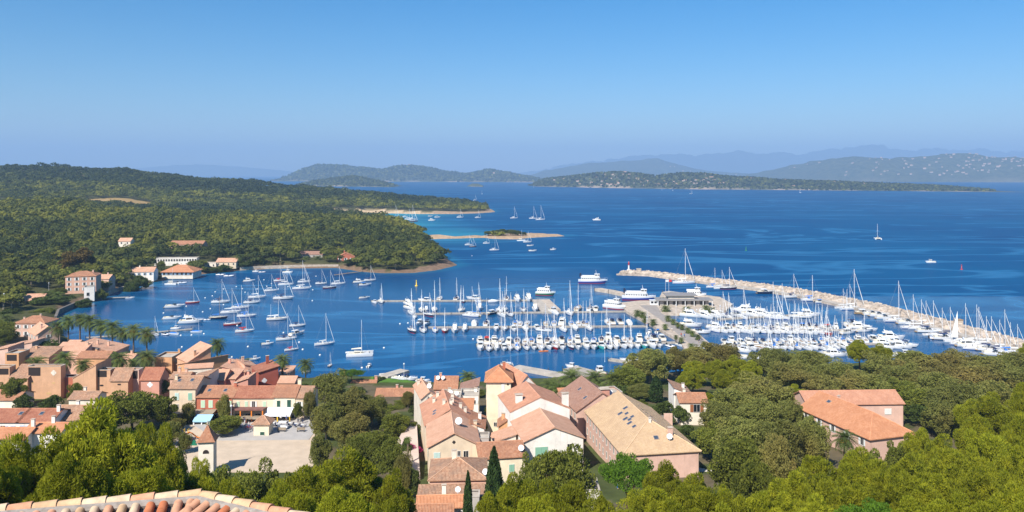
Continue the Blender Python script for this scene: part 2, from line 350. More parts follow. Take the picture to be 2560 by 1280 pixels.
# ------------------------------------------------------------------ far land
far_m, t, p = newmat('far_scrub'); p.inputs['Roughness'].default_value = 0.95; p.inputs['Specular IOR Level'].default_value = 0.0
pos = geopos(t)
c = mixc(t, ramp(t, noise(t, 0.02, 8, pos, 0.8), 0.38, 0.62), (0.035, 0.048, 0.025), (0.10, 0.105, 0.055))
at = N(t, 'ShaderNodeAttribute', attribute_name='cliff')
c = mixc(t, at.outputs['Fac'], c, (0.40, 0.31, 0.24)); t.links.new(c, p.inputs['Base Color'])
FARLAND = {}
def ridge(name, label, prof, shore, depth, rough=0.05, seed=1, cliff=0.25, jag=0.0):
    """real headland: shore row gives distance, profile row its height at the crest line, then a back slope"""
    us = np.linspace(prof[0][0], prof[-1][0], 320)
    py = np.interp(us, [a[0] for a in prof], [a[1] for a in prof])
    py = py+(vnoise(us+seed*77, us*0, 26, seed)-.5)*5*jag+(vnoise(us+seed*31, us*0, 9, seed)-.5)*2.4*jag
    sy = np.interp(us, [a[0] for a in shore], [a[1] for a in shore])
    d0 = H*F/(sy-Y0)
    vs = np.linspace(0, 1, 26); rows = []; cl = []
    for v in vs:
        d = d0+depth*v; x = (us-CX)*d0/F*(1+depth*v*0.0/1)
        dc = d0+depth*0.5; zc = np.maximum(H-(py-Y0)/F*dc, 1.0)
        s = math.sin(min(v*2, 1)*math.pi/2)**1.1 if v < 0.5 else math.cos((v-0.5)*math.pi)
        xw = (us-CX)*dc/F
        n1 = vnoise(xw+seed*999, d, depth*0.22, seed)-0.5; n2 = vnoise(xw, d, depth*0.07, seed+3)-0.5
        z = zc*(s*(1+0.25*n1*(1-abs(v-0.5)*2)*0 + rough*n2*3*math.sin(v*math.pi)*(0.35 if abs(v-0.5) < 0.1 else 1)) + 0.45*n1*math.sin(v*2*math.pi)**2*(s))
        if v == 0: z = np.full_like(us, -1.0)
        rows.append(np.stack([xw, d+n1*depth*0.1*(1-v), z], -1))
        cl.append(np.clip((0.07-v)/0.05, 0, 1)*cliff*np.clip(vnoise(xw, d, depth*0.09, 8)*1.8-.5, 0, 1))
    P = np.array(rows); me = grid_mesh(name, P, far_m)
    a = me.attributes.new('cliff', 'FLOAT', 'POINT'); a.data.foreach_set('value', np.array(cl).reshape(-1).astype(np.float32))
    o = link(bpy.data.objects.new(name, me)); tag(o, label, kind='structure'); FARLAND[name] = (P, us); return P
ridge('cape_hills', 'long hazy cape of blue-green hills with pale cliffs across the strait',
 [(728,449),(745,436),(770,422),(800,413),(860,414),(930,423),(960,425),(985,418),(1010,414),(1060,417),(1110,429),(1170,436),(1195,430),(1225,425),(1260,431),(1300,438),(1345,447)], [(728,453),(1340,456)], 1400, 0.04, 2, 0.9, .5)
ridge('islet_hills', 'low wooded islet in front of the cape',
 [(750,463),(790,452),(830,446),(880,440),(920,447),(960,455),(985,462),(998,467)], [(750,464),(998,468)], 500, 0.05, 4, 0.8)
ridge('peninsula_hills', 'low green peninsula dotted with houses across the strait',
 [(1330,462),(1360,448),(1400,443),(1450,438),(1500,432),(1545,429),(1590,434),(1640,441),(1700,434),(1745,433),(1800,439),(1850,443),(1950,450),(2100,455),(2200,459),(2250,461),(2350,466),(2420,473),(2465,479)],
 [(1330,466),(1500,470),(1700,473),(2000,476),(2465,481)], 620, 0.07, 6, 0.9)
ridge('rock_hills', 'tiny bare rock islet near the cape', [(1168,465),(1180,459),(1195,459),(1208,464)], [(1168,466),(1208,467)], 60, 0.1, 5, 0.9)
ridge('bay_hills', 'smooth blue hills behind the peninsula', [(1310,442),(1345,430),(1400,420),(1480,409),(1560,401),(1640,397),(1690,410),(1750,424),(1830,432),(1900,441)], [(1310,447),(1900,447)], 2600, 0.05, 12, 0.1, .6)
ridge('town_hills', 'hazy hills covered with a pale hillside town', [(1830,446),(1900,436),(1960,423),(2050,402),(2120,393),(2200,400),(2260,398),(2350,388),(2400,384),(2450,393),(2520,398),(2620,408),(2760,420)], [(1830,451),(2100,455),(2760,458)], 2600, 0.08, 14, 0.2, 1.0)
ridge('far_mountains', 'faint mountain range on the mainland horizon', [(1250,440),(1330,428),(1400,415),(1540,396),(1640,384),(1750,388),(1850,380),(2000,388),(2100,370),(2150,360),(2220,375),(2350,373),(2450,378),(2620,380),(2800,395)], [(1250,441),(2800,441)], 3000, 0.06, 21, 0.0, 1.6)
ridge('western_mountains', 'barely visible mountain range far beyond the island', [(230,436),(300,424),(400,416),(500,411),(600,417),(680,424),(760,432)], [(230,440.6),(760,440.6)], 2500, 0.05, 25, 0.0)
# air
haze_m = bpy.data.materials.new('haze_air'); haze_m.use_nodes = True; t = haze_m.node_tree
t.nodes.remove(t.nodes['Principled BSDF'])
pv = N(t, 'ShaderNodeVolumePrincipled'); pv.inputs['Density'].default_value = 1.05e-4; pv.inputs['Color'].default_value = (0.385, 0.57, 0.80, 1); pv.inputs['Anisotropy'].default_value = 0.0
t.links.new(pv.outputs[0], t.nodes['Material Output'].inputs['Volume'])
hb = MB(); hb.box(-42000, -400, -8.5, 42000, 26000, 930)
tag(hb.build('haze', haze_m), 'pale blue sea haze over the whole bay', kind='stuff')
# ------------------------------------------------------------------ vegetation
M['pine'] = leafmat('pine_needles', (0.19, 0.215, 0.015), (0.43, 0.42, 0.028), (0.32, 0.34, 0.022), 0.54, 0.9)
M['oak'] = leafmat('holm_oak_leaves', (0.10, 0.122, 0.02), (0.215, 0.225, 0.034), (0.16, 0.18, 0.03), 0.36, 0.9)
M['euc'] = leafmat('eucalyptus_leaves', (0.165, 0.18, 0.042), (0.275, 0.275, 0.068), (0.28, 0.21, 0.062), 0.44, 0.7)
M['umb'] = leafmat('umbrella_pine_needles', (0.07, 0.14, 0.015), (0.15, 0.27, 0.022), (0.12, 0.22, 0.02), 0.38, 0.9)
M['cyp'] = leafmat('cypress_leaves', (0.022, 0.042, 0.012), (0.05, 0.085, 0.02), (0.035, 0.065, 0.015), 0.15, 1.5)
M['wood'] = leafmat('wood_leaves', (0.075, 0.09, 0.018), (0.20, 0.195, 0.03), (0.11, 0.125, 0.028), 0.3, 0.05)
wm_ = M['wood'].copy(); wm_.name = 'wood_mass_leaves'; M['woodm'] = wm_; t = wm_.node_tree       # tone carried per tree; the hill wood's also holds painted slope shade
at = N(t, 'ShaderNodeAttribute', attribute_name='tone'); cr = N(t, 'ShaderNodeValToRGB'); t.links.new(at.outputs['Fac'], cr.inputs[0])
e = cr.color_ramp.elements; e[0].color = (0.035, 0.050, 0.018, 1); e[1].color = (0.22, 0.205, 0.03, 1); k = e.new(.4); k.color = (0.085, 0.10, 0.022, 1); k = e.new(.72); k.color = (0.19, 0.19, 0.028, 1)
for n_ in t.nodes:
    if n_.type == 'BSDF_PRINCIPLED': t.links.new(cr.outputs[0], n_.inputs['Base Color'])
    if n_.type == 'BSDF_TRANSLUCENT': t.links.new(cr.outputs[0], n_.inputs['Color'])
M['shr'] = leafmat('shrub_leaves', (0.045, 0.065, 0.015), (0.11, 0.15, 0.03), (0.10, 0.12, 0.03), 0.25, 0.8)
M['rust'] = leafmat('rusty_leaves', (0.10, 0.065, 0.015), (0.20, 0.13, 0.03), (0.16, 0.12, 0.03), 0.25, 0.8)
M['palm'] = leafmat('palm_fronds', (0.06, 0.09, 0.022), (0.16, 0.20, 0.045), (0.12, 0.14, 0.04), 0.3, 1.2)
M['bloom'] = leafmat('bougainvillea', (0.35, 0.02, 0.12), (0.55, 0.05, 0.2), (0.45, 0.03, 0.2), 0.3, 2)
M['trunkp'] = mat('palm_trunk', (0.15, 0.11, 0.085), 0.95, 0.3, 4, 0.05)
def unit(n):
    v = rng.normal(size=(n, 3)); return v/np.linalg.norm(v, axis=1, keepdims=True)
def leaves(C, Nn, ln, wd, out=0.6, up=0.3, k=4):
    """k-gon leaf sprays at centres C, growing along Nn (outward) with jitter"""
    n = len(C); a = unit(n)+out*Nn+np.array([0, 0, up]); a /= np.linalg.norm(a, axis=1, keepdims=True)
    b = np.cross(a, unit(n)); b /= np.linalg.norm(b, axis=1, keepdims=True)
    L = (ln*rng.uniform(0.7, 1.3, n))[:, None]; B = (wd*rng.uniform(0.7, 1.3, n))[:, None]
    if k == 3: return np.stack([C-b*B-a*L*0.5, C+b*B-a*L*0.5, C+a*L*0.6], 1).reshape(-1, 3)
    return np.stack([C-a*L*0.5-b*B*0.5, C-a*L*0.1+b*B*0.5, C+a*L*0.5+b*B*0.2, C+a*L*0.1-b*B*0.5], 1).reshape(-1, 3)
def surf_leaves(C, Nn, sz):
    """leaf clumps lying on the crown surface, tilted at random"""
    n = len(C); nn = Nn+0.55*unit(n); nn /= np.linalg.norm(nn, axis=1, keepdims=True)
    a = np.cross(nn, unit(n)); a /= np.linalg.norm(a, axis=1, keepdims=True); b = np.cross(nn, a)
    s = (sz*rng.uniform(0.6, 1.3, n))[:, None]
    return np.stack([C-a*s*0.5-b*s*0.4, C+a*s*0.5-b*s*0.3, C+a*s*0.4+b*s*0.5, C-a*s*0.45+b*s*0.45], 1).reshape(-1, 3)
def crown_clumps(n, cz, rx, rz, r0, r1, inner=0.25, low=-0.75):
    d = unit(n*4); d = d[d[:, 2] > low][:n]
    q = np.where(rng.random(len(d)) < inner, rng.uniform(0.3, 0.7, len(d)), rng.uniform(0.74, 1.0, len(d)))[:, None]
    # lumpy outline: directions get their own reach
    lob = 0.86+0.28*np.sin(d[:, 0:1]*3.1+rng.uniform(0, 6))*np.sin(d[:, 1:2]*3.7+rng.uniform(0, 6))
    c = d*q*lob*np.array([rx, rx, rz])+np.array([0, 0, cz])
    return c, rng.uniform(r0, r1, len(d))
def crown(name, m, kind, n, cz, rx, rz, r0, r1, per, ln, wd, low=-0.75, flat=0.8, k=4):
    c, r = crown_clumps(n, cz, rx, rz, r0, r1, low=low)
    V = []
    for ci, ri in zip(c, r):
        d = unit(per); 
        q = rng.uniform(0.55, 1.0, per)[:, None]**0.5
        P = ci+d*q*ri*np.array([1, 1, flat])
        if kind == 'tuft': V.append(leaves(P, d, ln, wd, 0.9, 0.55, k))
        elif kind == 'hang': V.append(leaves(P, d*np.array([1, 1, .2]), ln, wd, 0.35, -0.9, k))
        else: V.append(surf_leaves(P, d, ln))
    return np_mesh(name, np.concatenate(V), k, m)
def trunk_mesh(name, m, h, r, fork, reach, n=6, lean=0.0):
    b = MB(); top = (lean, 0, h); b.tube((0, 0, -1.5), (lean*0.5, 0, h*0.5), r, r*0.8, 7); b.tube((lean*0.5, 0, h*0.5), top, r*0.8, r*0.6, 7)
    for i in range(n):
        a = 2*math.pi*i/n+0.4*rnd.random(); e = (lean+math.cos(a)*reach*rnd.uniform(.6, 1), math.sin(a)*reach*rnd.uniform(.6, 1), h+fork*rnd.uniform(.5, 1))
        mid = (lean+math.cos(a)*reach*.35, math.sin(a)*reach*.35, h+fork*0.25)
        b.tube((lean, 0, h*rnd.uniform(.75, 1)), mid, r*0.5, r*0.35, 5); b.tube(mid, e, r*0.35, r*0.12, 5)
    o = b.build(name, m); me = o.data; COL.objects.unlink(o); bpy.data.objects.remove(o); return me
# prototypes: every crown is drawn about a 10 m tree of ~9 m spread and scaled per tree
TREE = {}
def proto(kind, name, crowns, trunk, dia): TREE[kind] = dict(name=name, crowns=crowns, trunk=trunk, dia=dia)
proto('pine', 'pine_tree', [crown('crown', M['pine'], 'tuft', 82, 6.3, 4.0, 3.3, 0.6, 1.3, 620, 0.34, 0.085, -0.8, 0.85, 4) for _ in range(4)], trunk_mesh('trunk', M['bark'], 4.6, 0.26, 3.2, 3.2, 8, 0.4), 9.4)
proto('oak', 'holm_oak_tree', [crown('crown', M['oak'], 'tuft', 60, 5.6, 4.1, 3.9, 0.9, 1.5, 240, 0.36, 0.20, -0.85) for _ in range(3)], trunk_mesh('trunk', M['bark'], 3.2, 0.28, 4, 3, 7), 9.8)
proto('euc', 'eucalyptus_tree', [crown('crown', M['euc'], 'hang', 78, 5.7, 3.8, 4.1, 0.65, 1.3, 230, 0.46, 0.14, -0.9, 1.25) for _ in range(3)], trunk_mesh('trunk', M['palebark'], 4.2, 0.26, 4, 2.6, 8), 9.0)
proto('umb', 'umbrella_pine_tree', [crown('crown', M['umb'], 'tuft', 60, 7.7, 4.6, 1.9, 0.8, 1.2, 260, 0.34, 0.12, -0.35, 0.7) for _ in range(2)], trunk_mesh('trunk', M['bark'], 6.0, 0.22, 1.8, 3.4, 9, 0.3), 10.2)
proto('shr', 'shrub', [crown('crown', M['shr'], 'tuft', 34, 4.6, 4.2, 4.6, 1.1, 1.8, 150, 0.75, 0.32, -0.5) for _ in range(2)], trunk_mesh('trunk', M['bark'], 2.0, 0.3, 3, 3, 6), 10.5)
proto('rust', 'plane_tree', [crown('crown', M['rust'], 'tuft', 50, 5.8, 4.1, 3.9, 0.9, 1.5, 130, 0.7, 0.4, -0.85)], trunk_mesh('trunk', M['bark'], 3.4, 0.28, 4, 3, 7), 9.8)
def cypress_mesh():
    n = 5200; z = rng.uniform(0, 1, n)**0.85; a = rng.uniform(0, 2*math.pi, n)
    rr = np.interp(z, [0, .08, .35, .7, .92, 1], [.55, .95, 1.0, .72, .3, .03])*1.25*rng.uniform(.75, 1.08, n)*(1+.12*np.sin(a*5+z*9))
    C = np.stack([rr*np.cos(a), rr*np.sin(a), 0.5+z*9.5], 1); d = np.stack([np.cos(a), np.sin(a), np.zeros(n)], 1)
    return np_mesh('crown', leaves(C, d, 0.5, 0.16, 0.35, 1.5), 4, M['cyp'])
proto('cyp', 'cypress_tree', [cypress_mesh()], trunk_mesh('trunk', M['bark'], 1.2, 0.16, 1, .3, 3), 2.6)
WOODK = []
for i in range(4):   # mid-distance crowns: fewer, bigger clumps
    c, r = crown_clumps(26, 6.0, 3.7, 3.0, 1.0, 1.7, low=-0.5); V = []
    for ci, ri in zip(c, r):
        d = unit(26); d[:, 2] = np.abs(d[:, 2])*0.9+d[:, 2]*.1; P = ci+d*ri*np.array([1, 1, .75]); V.append(surf_leaves(P, d, 0.85))
    WOODK.append(np_mesh('crown', np.concatenate(V), 4, M['wood']))
proto('wood', 'pine_tree', WOODK, trunk_mesh('trunk', M['palebark'], 4.4, 0.24, 3.0, 2.6, 5, 0.5), 9.0)
FAN = {'n': 0}
def tree(kind, x, y, zb, height, dia, label, group=None, cat='tree', name=None, rz=None):
    T = TREE[kind]; FAN['n'] += 1; i = FAN['n']
    o = thing(name or T['name'], label, cat, (x, y, zb), rnd.uniform(0, 6.28) if rz is None else rz, group)
    o.scale = (dia/T['dia'], dia/T['dia'], height/10.0)
    link(bpy.data.objects.new('crown', T['crowns'][i % len(T['crowns'])]), o)
    link(bpy.data.objects.new('trunk', T['trunk']), o); return o
ORD = ['first','second','third','fourth','fifth','sixth','seventh','eighth','ninth','tenth','eleventh','twelfth','thirteenth','fourteenth','fifteenth','sixteenth','seventeenth','eighteenth','nineteenth','twentieth']
TENS = {2: 'twenty', 3: 'thirty', 4: 'forty', 5: 'fifty', 6: 'sixty'}
def ordw(i):
    if i < 20: return ORD[i]
    t, u = divmod(i+1, 10)
    return {2: 'twentieth', 3: 'thirtieth', 4: 'fortieth', 5: 'fiftieth', 6: 'sixtieth'}[t] if u == 0 else TENS[t]+'-'+ORD[u-1]
DESC = {'pine': 'bright yellow-green pine', 'oak': 'dark holm oak', 'euc': 'olive-brown eucalyptus', 'umb': 'fresh green umbrella pine', 'shr': 'leafy green shrub', 'cyp': 'dark columnar cypress', 'rust': 'rusty brown plane tree', 'wood': 'dark green pine'}
def belt(phrase, rows, kinds=None):
    """rows: (px, top row, width px, distance, kind[, own label]); told apart by their order from the left within the belt"""
    rows = sorted(rows, key=lambda r: r[0]); cnt = {}
    for r in rows:
        px, py, wp, d, kind = r[:5]; k = cnt.get(kind, 0); cnt[kind] = k+1
        x = XD(px, d); zb = gz(x, d); zt = ZD(py, d); dia = wp*d/F*(1.22 if 140 < d < 300 and kind in ('euc', 'oak') and px > 1500 else 1.0)
        hh = max(zt-zb, dia*0.35, 1.2)
        n = sum(1 for q in rows if q[4] == kind and len(q) < 6)
        if len(r) > 5: lab = r[5]
        elif n == 1: lab = f'{DESC[kind]} {phrase}'
        else:
            k = [q for q in rows if q[4] == kind and len(q) < 6].index(r); lab = f'{DESC[kind]} {phrase}, {ordw(k)} from the left'
        tree(kind, x, d, zt-hh if hh > zt-zb else zb, hh, dia, lab, group=f'trees {phrase}', cat='shrub' if kind == 'shr' else 'tree')
belt('on the slope under the tiled fort roof', [(235,1012,330,74,'pine'),(80,1085,230,68,'pine'),(385,1065,150,88,'pine'),(-30,1130,200,62,'pine'),(170,1140,240,58,'pine'),(330,1160,220,62,'pine'),
 (20,1165,160,80,'oak'),(15,1100,120,125,'oak'),(60,1112,80,130,'oak'),(450,1165,130,92,'pine'),(520,1195,130,80,'pine'),(390,1190,140,70,'pine')])
belt('between stone turret and fort roof', [(560,1165,110,118,'oak'),(640,1152,150,116,'oak'),(715,1160,110,118,'oak'),(590,1205,140,90,'pine'),(690,1215,150,80,'pine'),(500,1150,90,112,'pine'),(780,1150,60,140,'oak')])
belt('on the slope below the square', [(880,1128,270,96,'pine'),(790,1165,200,88,'pine'),(985,1185,130,92,'pine'),(730,1215,170,74,'pine'),(850,1225,200,72,'pine'),(960,1240,130,78,'pine')])
belt('beside the rooftops near the bottom', [(1010,1128,55,150,'euc'),(1235,1118,44,136,'cyp','taller of two dark cypresses by the tiled rooftops'),(1170,1178,24,128,'cyp','shorter of two dark cypresses by the tiled rooftops')])
belt('below the long ochre roof', [(1405,1102,185,128,'oak'),(1330,1130,80,135,'oak'),(1565,1138,150,128,'umb'),(1665,1156,150,118,'pine'),(1745,1192,150,108,'pine'),(1290,1190,170,98,'pine'),(1400,1205,180,92,'pine'),(1500,1235,150,88,'pine'),
 (1620,1222,190,90,'pine'),(1740,1222,180,86,'pine'),(1240,1230,140,82,'pine'),(1350,1245,160,76,'pine'),(1830,1215,120,100,'pine'),(1545,1265,120,78,'pine'),(1690,1262,160,72,'pine'),(1810,1262,140,74,'pine')])
belt('in the pine belt beneath the pink house', [(2060,1150,200,110,'pine'),(1980,1185,170,104,'pine'),(2160,1128,190,116,'pine'),(2290,1068,100,150,'pine'),(2350,1090,140,140,'pine'),(2270,1140,190,112,'pine'),(2390,1130,180,116,'pine'),
 (2480,1070,160,128,'pine'),(2540,1120,140,112,'pine'),(2100,1210,190,88,'pine'),(2220,1200,200,90,'pine'),(2340,1195,190,90,'pine'),(2460,1180,190,92,'pine'),(2560,1190,170,84,'pine'),(1930,1235,170,84,'pine'),(2040,1250,180,76,'pine'),
 (2180,1258,170,74,'umb'),(2310,1250,190,74,'pine'),(2440,1245,190,72,'pine'),(2570,1250,180,66,'pine'),(2160,1106,120,140,'oak'),(2250,1098,80,150,'oak'),(2440,1040,120,150,'pine'),(2545,1040,150,130,'pine'),(2480,990,160,165,'pine'),(2570,960,120,165,'pine')])
belt('right of the village square', [(825,930,105,226,'euc'),(775,975,40,205,'euc'),(880,978,120,200,'euc'),(815,1010,95,190,'euc'),(930,990,90,205,'euc'),(985,1025,85,190,'oak'),(880,1035,130,182,'euc'),(945,1068,110,172,'oak'),(900,1088,90,165,'oak'),
 (800,1085,70,168,'euc'),(975,1095,90,160,'oak'),(1020,978,42,225,'euc')])
belt('in front of the pontoon basin', [(1625,872,110,262,'euc'),(1570,915,90,250,'oak'),(1640,940,34,232,'cyp','tall dark cypress in the garden behind the ochre roof'),(1690,868,60,275,'euc'),(1740,870,90,278,'euc'),(1795,860,110,285,'euc'),(1735,903,75,256,'pine'),(1785,900,80,252,'pine'),(1835,892,85,254,'pine'),(1880,905,70,248,'pine'),(1810,925,80,238,'pine'),(1865,930,70,236,'pine'),(1730,925,90,240,'pine'),
 (1600,960,70,235,'euc'),(1590,1000,60,222,'oak'),(1930,870,110,268,'euc'),(2020,876,120,265,'euc'),(1975,905,100,250,'euc'),(2090,905,110,255,'euc'),(2150,852,85,278,'pine'),(2200,862,80,275,'pine'),(2210,885,110,255,'euc'),(2290,878,120,262,'euc'),(2270,915,120,240,'euc'),
 (2380,882,120,262,'euc'),(2360,915,130,238,'euc'),(2460,886,120,262,'euc'),(2440,918,140,232,'euc'),(2540,880,110,262,'euc'),(2530,915,140,225,'euc'),(2575,860,60,275,'pine')])
belt('between the eucalyptus clump and the dish-topped roofs',[(930,1005,40,235,'shr'),(1005,1000,45,230,'oak'),(1035,1010,30,215,'shr'),(960,1020,45,222,'shr'),(1000,1060,35,190,'shr'),(1015,1090,30,176,'shr'),(900,968,40,246,'shr'),(1060,958,30,262,'shr'),(1100,962,35,255,'oak'),(1030,1160,45,150,'shr'),(1225,1015,30,215,'oak'),(1205,1040,30,195,'shr'),(1228,1075,25,178,'shr')])
belt('on the rocky islet beyond the sand spit',[(1222,577,26,902,'shr'),(1240,573,30,905,'shr'),(1258,571,32,908,'shr'),(1277,572,32,906,'shr'),(1295,575,28,904,'shr'),(1308,579,20,902,'shr')])
belt('beneath the waterside palms',[(1310,958,45,268,'shr'),(1340,965,50,255,'shr'),(1365,972,50,250,'shr'),(1395,975,55,246,'shr'),(1425,978,50,243,'shr'),(1455,978,50,244,'shr'),(1490,975,50,244,'shr'),(1520,968,55,248,'shr'),(1550,955,60,255,'shr'),(1345,945,40,285,'oak'),(1540,940,60,268,'oak'),(1570,945,60,262,'oak'),(1505,955,40,262,'shr'),(1410,958,40,268,'shr')])
belt('behind the long rose house with green shutter',[(935,955,40,268,'shr'),(985,962,40,262,'shr'),(1110,955,45,268,'oak'),(1140,960,45,262,'shr'),(845,948,45,275,'shr'),(820,955,50,262,'oak'),(760,958,50,258,'shr')])
belt('in the yard before the long rose house',[(945,1008,60,226,'oak'),(983,1012,60,224,'oak'),(1018,1005,50,228,'oak'),(1000,1042,60,205,'oak'),(1030,1052,45,194,'oak'),(965,1045,55,205,'oak')])
belt('around the pink house garden', [(1905,945,150,212,'euc'),(1985,965,90,220,'pine'),(1840,968,120,205,'euc'),(1800,1010,110,196,'euc'),(1900,1000,120,190,'euc'),(1970,1000,80,195,'euc'),(1785,1060,100,176,'oak'),(1850,1045,140,170,'euc'),(1950,1050,130,165,'euc'),
 (1860,1095,150,142,'oak'),(1940,1100,140,140,'euc'),(2030,1045,90,168,'euc'),(1890,1130,120,122,'oak'),(1700,1010,50,205,'shr'),(1720,1060,60,190,'shr'),(1690,1085,50,180,'shr'),(2340,930,110,225,'euc'),(2300,970,100,215,'oak'),(2300,1010,90,205,'shr'),(2400,960,130,205,'euc'),
 (2480,950,130,200,'euc'),(2360,1005,110,195,'euc'),(2430,1000,110,185,'pine'),(2060,935,110,232,'euc'),(2160,935,120,232,'euc'),(2255,945,80,228,'oak'),(1660,1000,60,212,'shr'),(1560,960,50,238,'shr'),(1760,985,70,212,'pine')])
belt('on the village square edge', [(410,985,80,198,'oak'),(330,972,150,196,'oak'),(270,985,90,192,'oak'),(440,1045,50,196,'euc'),(428,1055,62,186,'euc'),(462,1082,44,181,'euc'),(405,1075,60,178,'oak'),(440,1105,60,150,'oak'),(472,1005,42,203,'euc'),(560,990,44,203,'euc'),(560,1040,100,194,'oak'),(745,1005,30,204,'oak')])
belt('among the terracotta terraces', [(38,940,70,226,'oak'),(190,955,45,226,'oak'),(10,955,40,230,'oak'),(60,985,60,220,'shr'),(130,985,60,218,'shr'),(-10,800,110,330,'oak'),(128,846,85,298,'shr'),(12,815,70,322,'oak'),(410,945,30,238,'oak'),(880,925,75,262,'umb'),(950,940,36,268,'shr'),(1010,950,60,272,'shr'),
 (800,955,60,262,'shr'),(150,860,30,300,'shr'),(255,865,40,318,'shr'),(1270,930,30,300,'oak'),(1340,920,50,300,'oak'),(1150,965,60,262,'oak'),(1195,975,50,240,'oak')])
belt('on the western bay shore', [(195,622,95,520,'rust'),(60,725,60,440,'shr'),(110,740,70,425,'shr'),(150,740,60,428,'shr'),(210,745,50,432,'shr'),(30,770,70,400,'shr'),(110,770,60,405,'oak'),(350,685,55,500,'shr'),(330,700,40,490,'shr'),(290,690,60,500,'oak'),(255,700,50,480,'oak'),
 (560,660,45,585,'shr'),(530,668,40,580,'shr'),(610,650,50,600,'shr'),(640,645,50,610,'shr'),(400,665,35,560,'shr'),(880,645,50,610,'shr'),(905,655,40,605,'shr'),(390,690,30,540,'shr'),(150,718,42,450,'oak'),(252,722,38,455,'oak'),(178,738,26,446,'shr'),(402,652,28,576,'oak'),(440,657,24,572,'oak'),(478,652,26,580,'oak'),(508,665,24,575,'oak'),(432,618,26,640,'oak'),(478,616,26,640,'oak'),(750,648,26,628,'oak'),(900,640,30,622,'oak')])
# the wood behind the bay: the trees that show largest are individuals, the rest one mass
CLEAR = {}
HOUSEXY = []      # (x, y, radius) filled before the wood is planted
def plant_wood():
    cand = []
    for d0, d1, sp in ((395, 640, 8.6), (640, 900, 9.6), (900, 1250, 11.8), (1250, 2050, 15.0)):
        d = d0
        while d < d1:
            x0, x1 = XD(-260, d), XD(1260, d); n = int((x1-x0)/sp)
            xs = x0+(np.arange(n)+rng.uniform(0, 1, n))*sp; ys = d+rng.uniform(0, sp, n)
            cand.append(np.stack([xs, ys, np.full(n, sp)], 1)); d += sp
    P = np.concatenate(cand); sd = sdf(P[:, 0], P[:, 1]); u = P[:, 0]/P[:, 1]*F+CX
    ok = sd > 3.0
    ok &= ~is_field(u, P[:, 1])
    ok &= ~((P[:, 1] > 1250) & (sd < 14) & (u > 800)) & ~((P[:, 1] > 1350) & (u > 1090) & (sd < 16))
    ok &= ~((P[:, 1] > 860) & (P[:, 1] < 960) & (u > 1062) & ~((u > 1225) & (u < 1308) & (sd > 3.2)))
    ok &= ~((P[:, 1] < 470) & (u > 60)) & ~((u < 140) & (P[:, 1] < 400))
    ok &= ~((u > 1035) & (P[:, 1] < 720) & (sd < 5))
    ok &= ~((u > 560) & (u < 900) & (P[:, 1] < 640) & (sd < 4.5))
    for hx, hy, hr in HOUSEXY: ok &= (P[:, 0]-hx)**2+(P[:, 1]-hy)**2 > hr*hr
    for hx, hy, hr in HOUSEXY:      # keep the bay in front of each house open to view
        if hy > 400: ok &= ~((np.abs(P[:, 0]-hx*P[:, 1]/hy) < hr*0.8) & (P[:, 1] < hy) & (P[:, 1] > hy-CLEAR.get(round(hy), 40)))
    P = P[ok]; sd = sd[ok]; u = u[ok]
    z = ground(P[:, 0], P[:, 1], sd)
    hgt = np.minimum(P[:, 2], 9.4)*rng.uniform(0.7, 1.3, len(P))*np.where(rng.random(len(P)) < .08, 1.35, 1.0)*(0.8+0.4*vnoise(P[:, 0], P[:, 1], 45, 2))*np.where(sd < 14, 0.75, 1.0)*np.clip(1.05-0.0000*P[:, 1], 0, 1); dia = P[:, 2]*rng.uniform(1.05, 1.6, len(P))
    islet = (P[:, 1] > 860) & (P[:, 1] < 960) & (u > 1200); hgt[islet] *= 0.6
    app = dia/P[:, 1]+rng.uniform(0, 0.0008, len(P)); idx = np.argsort(-app); near = set(idx[:215].tolist())
    for i in near:
        x, y = P[i, :2]
        tree('wood', x, y, z[i], hgt[i]*1.05, dia[i], 'dark green pine in the wood around the mooring bay', 'pines in the wood around the bay')
    far = np.array([i for i in range(len(P)) if i not in near])
    V = []; tint = []
    for band, nc, sz in (((0, 760), 150, 1.25), ((760, 1050), 110, 1.6), ((1050, 1500), 84, 2.1), ((1500, 3000), 60, 2.8)):
        f = far[(P[far, 1] >= band[0]) & (P[far, 1] < band[1])]; n = len(f)
        if not n: continue
        d = unit(n*nc).reshape(n, nc, 3); d[..., 2] = np.abs(d[..., 2])*0.92+0.02
        ph = rng.uniform(0, 6.28, (n, 1))
        lob = 0.80+0.22*np.sin(d[..., 0]*4+ph)*np.cos(d[..., 1]*4.6+ph*1.7)+rng.uniform(-.06, .12, (n, nc))
        Rx = dia[f][:, None]*0.5*lob; Rz = hgt[f][:, None]*0.55*lob
        C = np.stack([P[f, 0][:, None]+d[..., 0]*Rx, P[f, 1][:, None]+d[..., 1]*Rx, z[f][:, None]+hgt[f][:, None]*0.56+d[..., 2]*Rz*0.82], -1).reshape(-1, 3)
        V.append(surf_leaves(C, d.reshape(-1, 3), sz)); tn = np.clip(rng.beta(1.6, 1.9, n)*0.55+0.1+0.5*(vnoise(P[f, 0], P[f, 1], 75, 4)-.35)+np.where(sd[f] < 40, .1, 0)+np.interp(P[f, 1], [600, 780, 900, 1030, 1120, 1320, 1400, 1560, 1660, 2100], [-.1, .0, .18, .2, -.28, -.26, .0, .04, -.34, -.38]), 0, 1); tint.append(np.repeat(tn, nc))  # random and patchy tree tone, plus slope and valley shade painted in by distance
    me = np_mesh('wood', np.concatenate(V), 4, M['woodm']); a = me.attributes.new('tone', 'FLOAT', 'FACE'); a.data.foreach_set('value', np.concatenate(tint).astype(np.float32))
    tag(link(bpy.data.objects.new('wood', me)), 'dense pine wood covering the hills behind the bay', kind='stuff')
    print('wood', len(P), sum(len(v) for v in V)//4)
